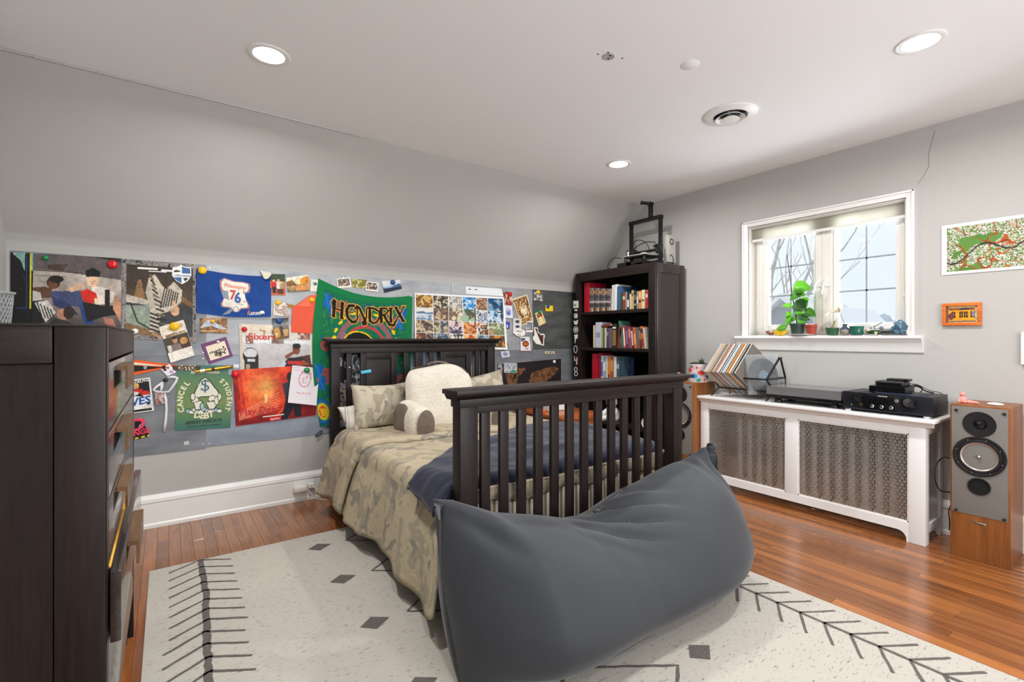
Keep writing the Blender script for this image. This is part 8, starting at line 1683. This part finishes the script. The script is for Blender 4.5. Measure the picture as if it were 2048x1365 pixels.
for k, (a, b, y, c, lab, st) in enumerate([(1243, 1247.5, 642, (62, 110, 92), 'tall green book leaning steeply on the second shelf', None), (1248, 1251.5, 652, (196, 72, 66), 'red and white book leaning next to the tall green one', [(.1, .9, (230, 216, 210))]), (1252, 1258, 653, (96, 52, 72), 'plum coloured book leaning on the second shelf', [(.2, .8, (130, 100, 116))]), (1258.5, 1264, 655, (150, 66, 84), 'rose red book leaning beside the plum one', [(.5, .9, (206, 120, 130))]), (1264.5, 1268, 656, (52, 48, 62), 'dark violet book with white spine letters', [(.15, .85, (200, 198, 204))]), (1268.5, 1274, 655, (196, 96, 46), 'orange book in the middle of the leaning row', [(.2, .7, (226, 150, 80))]), (1274.4, 1280, 655, (106, 92, 84), 'grey-brown book right of the orange one', None), (1280.3, 1283.3, 653, (60, 54, 52), 'charcoal book in the leaning row', [(.4, .8, (150, 140, 130))]), (1283.6, 1289, 653, (206, 110, 50), 'orange and red book near the end of the second shelf', [(.1, .45, (150, 44, 40)), (.7, .9, (60, 50, 56))]), (1289.5, 1292.5, 656, (222, 212, 190), 'white book near the end of the second shelf', None), (1292.8, 1296.4, 655, (150, 150, 150), 'grey book at the near end of the second shelf', None)]):
    book(a, b, y, 1, c, lab, .15, .045 if k == 0 else .022, grp=G2, stripe=st)
y1, y0 = onX(1203, 650, BKX + .06).y, onX(1221, 650, BKX + .06).y; o = thing('book', 'brown-red book lying flat on top of the upright ones', 'book', (BKX + .12, (y0 + y1) / 2, 1.40), G2); zt = onX(1212, 655, BKX + .055).z
build(MB().obox((BKX + .13, (y0 + y1) / 2, zt + .018), (.075, 0, 0), (0, (y1 - y0) / 2, -.008), (0, .001, .013)), 'cover', mat('cover_brownred', (130, 58, 44), .5), o, bevel=.002); build(MB().obox((BKX + .135, (y0 + y1) / 2, zt + .018), (.072, 0, 0), (0, (y1 - y0) / 2 + .001, -.008), (0, .001, .009)), 'pages', M_PAGE, o)
G3 = 'books on the third shelf'
for a, b, y, c, lab, st in [(1184, 1194.5, 708, (176, 20, 44), 'red ring binder at the far end of the third shelf', None), (1195.5, 1201.5, 707, (150, 24, 42), 'dark crimson folder beside the red binder', None), (1202, 1206, 712, (200, 206, 220), 'white and blue book after the crimson folder', [(.3, .8, (70, 90, 160))]), (1206.3, 1211.5, 714, (130, 170, 206), 'light blue book on the third shelf', [(.5, .8, (230, 232, 236))]), (1212, 1215, 714, (222, 206, 170), 'thin cream book on the third shelf', None), (1215.3, 1220.5, 714, (206, 130, 50), 'amber book on the third shelf', [(.2, .4, (150, 70, 40))]), (1221, 1226, 714, (160, 80, 56), 'russet book on the third shelf', [(.5, .9, (206, 150, 110))]), (1227, 1232.5, 714, (214, 214, 210), 'white book before the teal ones', None), (1233, 1238.5, 714, (70, 92, 98), 'teal grey book beside the white one', [(.6, .75, (170, 180, 180))]), (1239, 1246, 715, (50, 70, 84), 'dark slate book leaning before the navy cover', None)]:
    book(a, b, y, 2, c, lab, .18, grp=G3, stripe=st)
nv_ = thing('book', 'large navy picture book with its cover facing the room', 'book', (BKX + .2, 3.2, .80), G3); ya, yb_ = onX(1243, 730, BKX + .14).y, onX(1266, 730, BKX + .14).y; ztop = onX(1255, 715, BKX + .14).z
cv = Cv(40, 60, (30, 42, 66)); cv.scene(0, 0, 1, 1, [(24, 34, 54), (44, 66, 100), (30, 40, 60), (70, 96, 130), (20, 28, 44)], 8, 4); build(MB().box(BKX + .142, BKX + .16, yb_, ya, .801, ztop), 'book_block', mat('cover_30_42_66', (30, 42, 66), .5), nv_); sheet('front_cover', None, None, lambda u, v: Vector((BKX + .1412, ya + (yb_ - ya) * u, ztop + (.801 - ztop) * v)), cv, parent=nv_)
pzy = onX(1285, 745, BKX + .1).y
for k in range(5):
    o = build(MB().obox((BKX + .12, onX(1262, 745, BKX + .1).y - .01 * k, .803 + .004 * k), (.09, 0, 0), (.003 * k, .11 - .012 * (k % 2), 0), (0, 0, .0018)), 'loose_papers', mat('paper_%d' % k, [(222, 216, 206), (206, 200, 190), (226, 206, 170), (214, 214, 214), (196, 180, 150)][k], .8)); tag(o, ['bottom', 'second', 'middle', 'fourth', 'topmost'][k] + ' sheet of the loose papers lying on the third shelf', 'paper', 'loose papers on the third shelf')
for k in range(6):
    o = build(MB().obox((BKX + .10, pzy - .005 + .004 * (k % 3), .806 + .016 * k), (.06, 0, 0), (0, .055 + .004 * ((k * 7) % 3), .002 * (k % 2)), (0, 0, .0072)), 'card_box', mat('card_%d' % (k % 3), [(206, 170, 110), (176, 130, 80), (226, 200, 150)][k % 3], .7), bevel=.001); tag(o, ['lowest', 'second lowest', 'third', 'fourth', 'fifth', 'topmost'][k] + ' tan card pack in the pile at the third shelf end', 'card pack', 'tan card packs on the third shelf')

# ================================================================== 3-D printer on the bookcase
pr3 = thing('desktop_printer', 'open-frame black 3-D printer on top of the bookcase', '3-D printer', (3.98, 3.26, BKZ)); zb = BKZ + .001; M_EXT = mat('black_extrusion', (26, 25, 24), .35, .3)
gy0, gy1, gx = 3.045, 3.415, 3.98
build(MB().box(3.80, 4.14, 3.13, 3.19, zb + .012, zb + .05), 'base_rail', M_EXT, pr3, bevel=.002); build(MB().box(3.80, 4.14, 3.27, 3.33, zb + .012, zb + .05), 'base_rail', M_EXT, pr3, bevel=.002); build(MB().box(3.93, 4.0, gy0 - .02, gy1 + .03, zb + .012, zb + .05), 'cross_beam', M_EXT, pr3, bevel=.002); build(MB().box(3.80, 3.83, 3.10, 3.45, zb + .012, zb + .05), 'front_beam', M_EXT, pr3, bevel=.002)
for x, y in ((3.82, 3.15), (3.82, 3.42), (4.12, 3.15), (4.12, 3.31)): build(MB().lathe([(.016, 0), (.016, .012)], (x, y, zb), 'Z', 14), 'foot', M_RUB, pr3)
for y in (gy0, gy1):
    m = MB(); m.box(gx - .02, gx + .02, y - .012, y + .012, zb + .05, zb + .465); build(m, 'upright', M_EXT, pr3, bevel=.002)
    m = MB(); m.box(gx - .0215, gx - .019, y - .003, y + .003, zb + .05, zb + .46); build(m, 'upright_groove', M_DARKGAP, pr3)
build(MB().box(gx - .022, gx + .022, gy0 - .018, gy1 + .018, zb + .465, zb + .50), 'top_beam', M_EXT, pr3, bevel=.002)
build(MB().box(gx - .01, gx + .01, gy0 + .01, gy1 - .02, zb + .15, zb + .175), 'gantry_beam', M_EXT, pr3, bevel=.002)
m = MB(); m.box(gx - .05, gx - .005, gy0 - .03, gy0 + .03, zb + .13, zb + .21); m.box(gx - .05, gx - .0, gy1 - .03, gy1 + .03, zb + .12, zb + .19); build(m.box(gx - .07, gx - .02, gy0 - .045, gy0 - .03, zb + .08, zb + .2), 'carriage_plates', M_BLACKM, pr3, bevel=.002)
for y, z in ((gy0, .215), (gy0, .125), (gy0 + .03, .19), (gy1, .185), (gy1 + .01, .12)): build(MB().lathe([(.012, 0), (.012, .012), (.004, .014)], (gx - .05, y, zb + z), '-X', 12), 'roller', M_STEEL if z > .2 else M_RUB, pr3)
m = MB(); m.box(gx - .06, gx + .0, 3.33, 3.385, zb + .12, zb + .19); m.lathe([(.012, 0), (.012, .025), (.003, .04)], (gx - .03, 3.36, zb + .12), '-Z', 12); build(m, 'print_head', M_BLACK, pr3, bevel=.002)
build(MB().lathe([(.018, 0), (.018, .05), (.012, .052)], (gx - .055, gy1 - .005, zb + .13), 'Z', 16), 'motor_coupler', M_CHROME, pr3, smooth=40)
build(MB().box(3.79, 4.06, 3.09, 3.36, zb + .104, zb + .110), 'glass_bed', mat('bed_plate', (206, 200, 180), .2), pr3, bevel=.002); build(MB().box(3.795, 4.055, 3.095, 3.355, zb + .088, zb + .102), 'bed_carrier', M_BLACKM, pr3, bevel=.002)
for x, y in ((3.81, 3.11), (3.81, 3.34), (4.04, 3.11), (4.04, 3.34)): build(MB().lathe([(.018, 0), (.02, .01), (.018, .018), (.006, .02), (.006, .034)], (x, y, zb + .056), 'Z', 16), 'levelling_wheel', M_BLACK, pr3, smooth=40)
build(MB().lathe([(0, 0), (.03, .004), (.034, .014), (.02, .026), (0, .03)], (3.88, 3.17, zb + .110), 'Z', 16, sx=1, sy=1.3), 'half_print', mat('lilac_print', (150, 140, 146), .6), pr3, smooth=50)
build(MB().box(3.76, 3.80, 3.12, 3.2, zb + .02, zb + .06), 'control_box', M_BLACK, pr3, bevel=.003)
psu = build(MB().box(4.02, 4.14, 2.985, 3.03, zb + .03, zb + .30), 'power_supply', mat('psu_steel', (196, 194, 188), .45, .3), pr3, bevel=.003)
for k in range(8):
    a = k * math.pi / 4; build(MB().box(4.075 + .026 * math.cos(a) - .007, 4.075 + .026 * math.cos(a) + .007, 2.9835, 2.986, zb + .235 + .026 * math.sin(a) - .007, zb + .235 + .026 * math.sin(a) + .007), 'vent_slot', M_DARKGAP, pr3)
m = MB(); sy = 3.165
for dy in (-.022, -.008, .008, .022): m.box(gx - .006, gx + .006, sy + dy - .003, sy + dy + .003, zb + .50, zb + .625)
m.box(gx - .008, gx + .008, sy - .026, sy + .026, zb + .498, zb + .51); m.box(gx - .012, gx + .012, sy - .03, sy + .03, zb + .62, zb + .648); build(m, 'spool_arm', M_BLACK, pr3, bevel=.001)
m = MB(); m.lathe([(.022, 0), (.022, .006), (.016, .008), (.016, .09), (.021, .094), (.021, .10), (0, .10)], (gx - .008, sy, zb + .638), Vector((-1, .35, 0)), 20); build(m, 'spool_roller', M_BLACK, pr3, smooth=40)
def pcable(name, pts, r): 
    P = [Vector(p) for p in pts]; out = []
    for i in range(len(P) - 1):
        p0, p1, p2, p3 = P[max(i - 1, 0)], P[i], P[i + 1], P[min(i + 2, len(P) - 1)]
        for k in range(6): t = k / 6; out.append(.5 * ((2 * p1) + (p2 - p0) * t + (2 * p0 - 5 * p1 + 4 * p2 - p3) * t * t + (3 * p1 - p0 - 3 * p2 + p3) * t ** 3))
    out.append(P[-1]); return build(MB().tube(out, r, 7), name, M_BLACK, pr3, smooth=60)
pcable('filament_tube', [(gx - .03, gy1 - .04, zb + .19), (gx - .06, 3.33, zb + .27), (gx - .08, 3.23, zb + .27), (gx - .08, 3.15, zb + .22), (gx - .05, 3.13, zb + .13)], .004); pcable('wire_harness', [(gx - .03, gy1 - .03, zb + .17), (gx - .05, 3.30, zb + .22), (gx - .05, 3.18, zb + .245), (gx - .03, 3.10, zb + .235), (gx - .03, gy0, zb + .215)], .0045); pcable('bed_cable', [(3.80, 3.40, zb + .10), (3.78, 3.48, zb + .11), (3.79, 3.56, zb + .06), (3.80, 3.575, zb + .02), (3.84, 3.55, zb + .006)], .004); pcable('mains_cable', [(4.06, 3.0, zb + .09), (4.04, 2.965, zb + .10), (4.02, 2.935, zb + .07), (4.04, 2.94, zb + .03), (4.07, 2.98, zb + .006)], .004)
rnd = random.Random(2)
for k in range(9): 
    a = Vector((gx - .06 + rnd.uniform(-.03, .02), gy0 - .03 + rnd.uniform(-.02, .05), zb + .20)); b = a + Vector((rnd.uniform(-.02, .05), rnd.uniform(-.06, -.0), -.14)); pcable('loom_wire', [a, a.lerp(b, .4) + Vector((-.015, -.015, 0)), b], .0022)
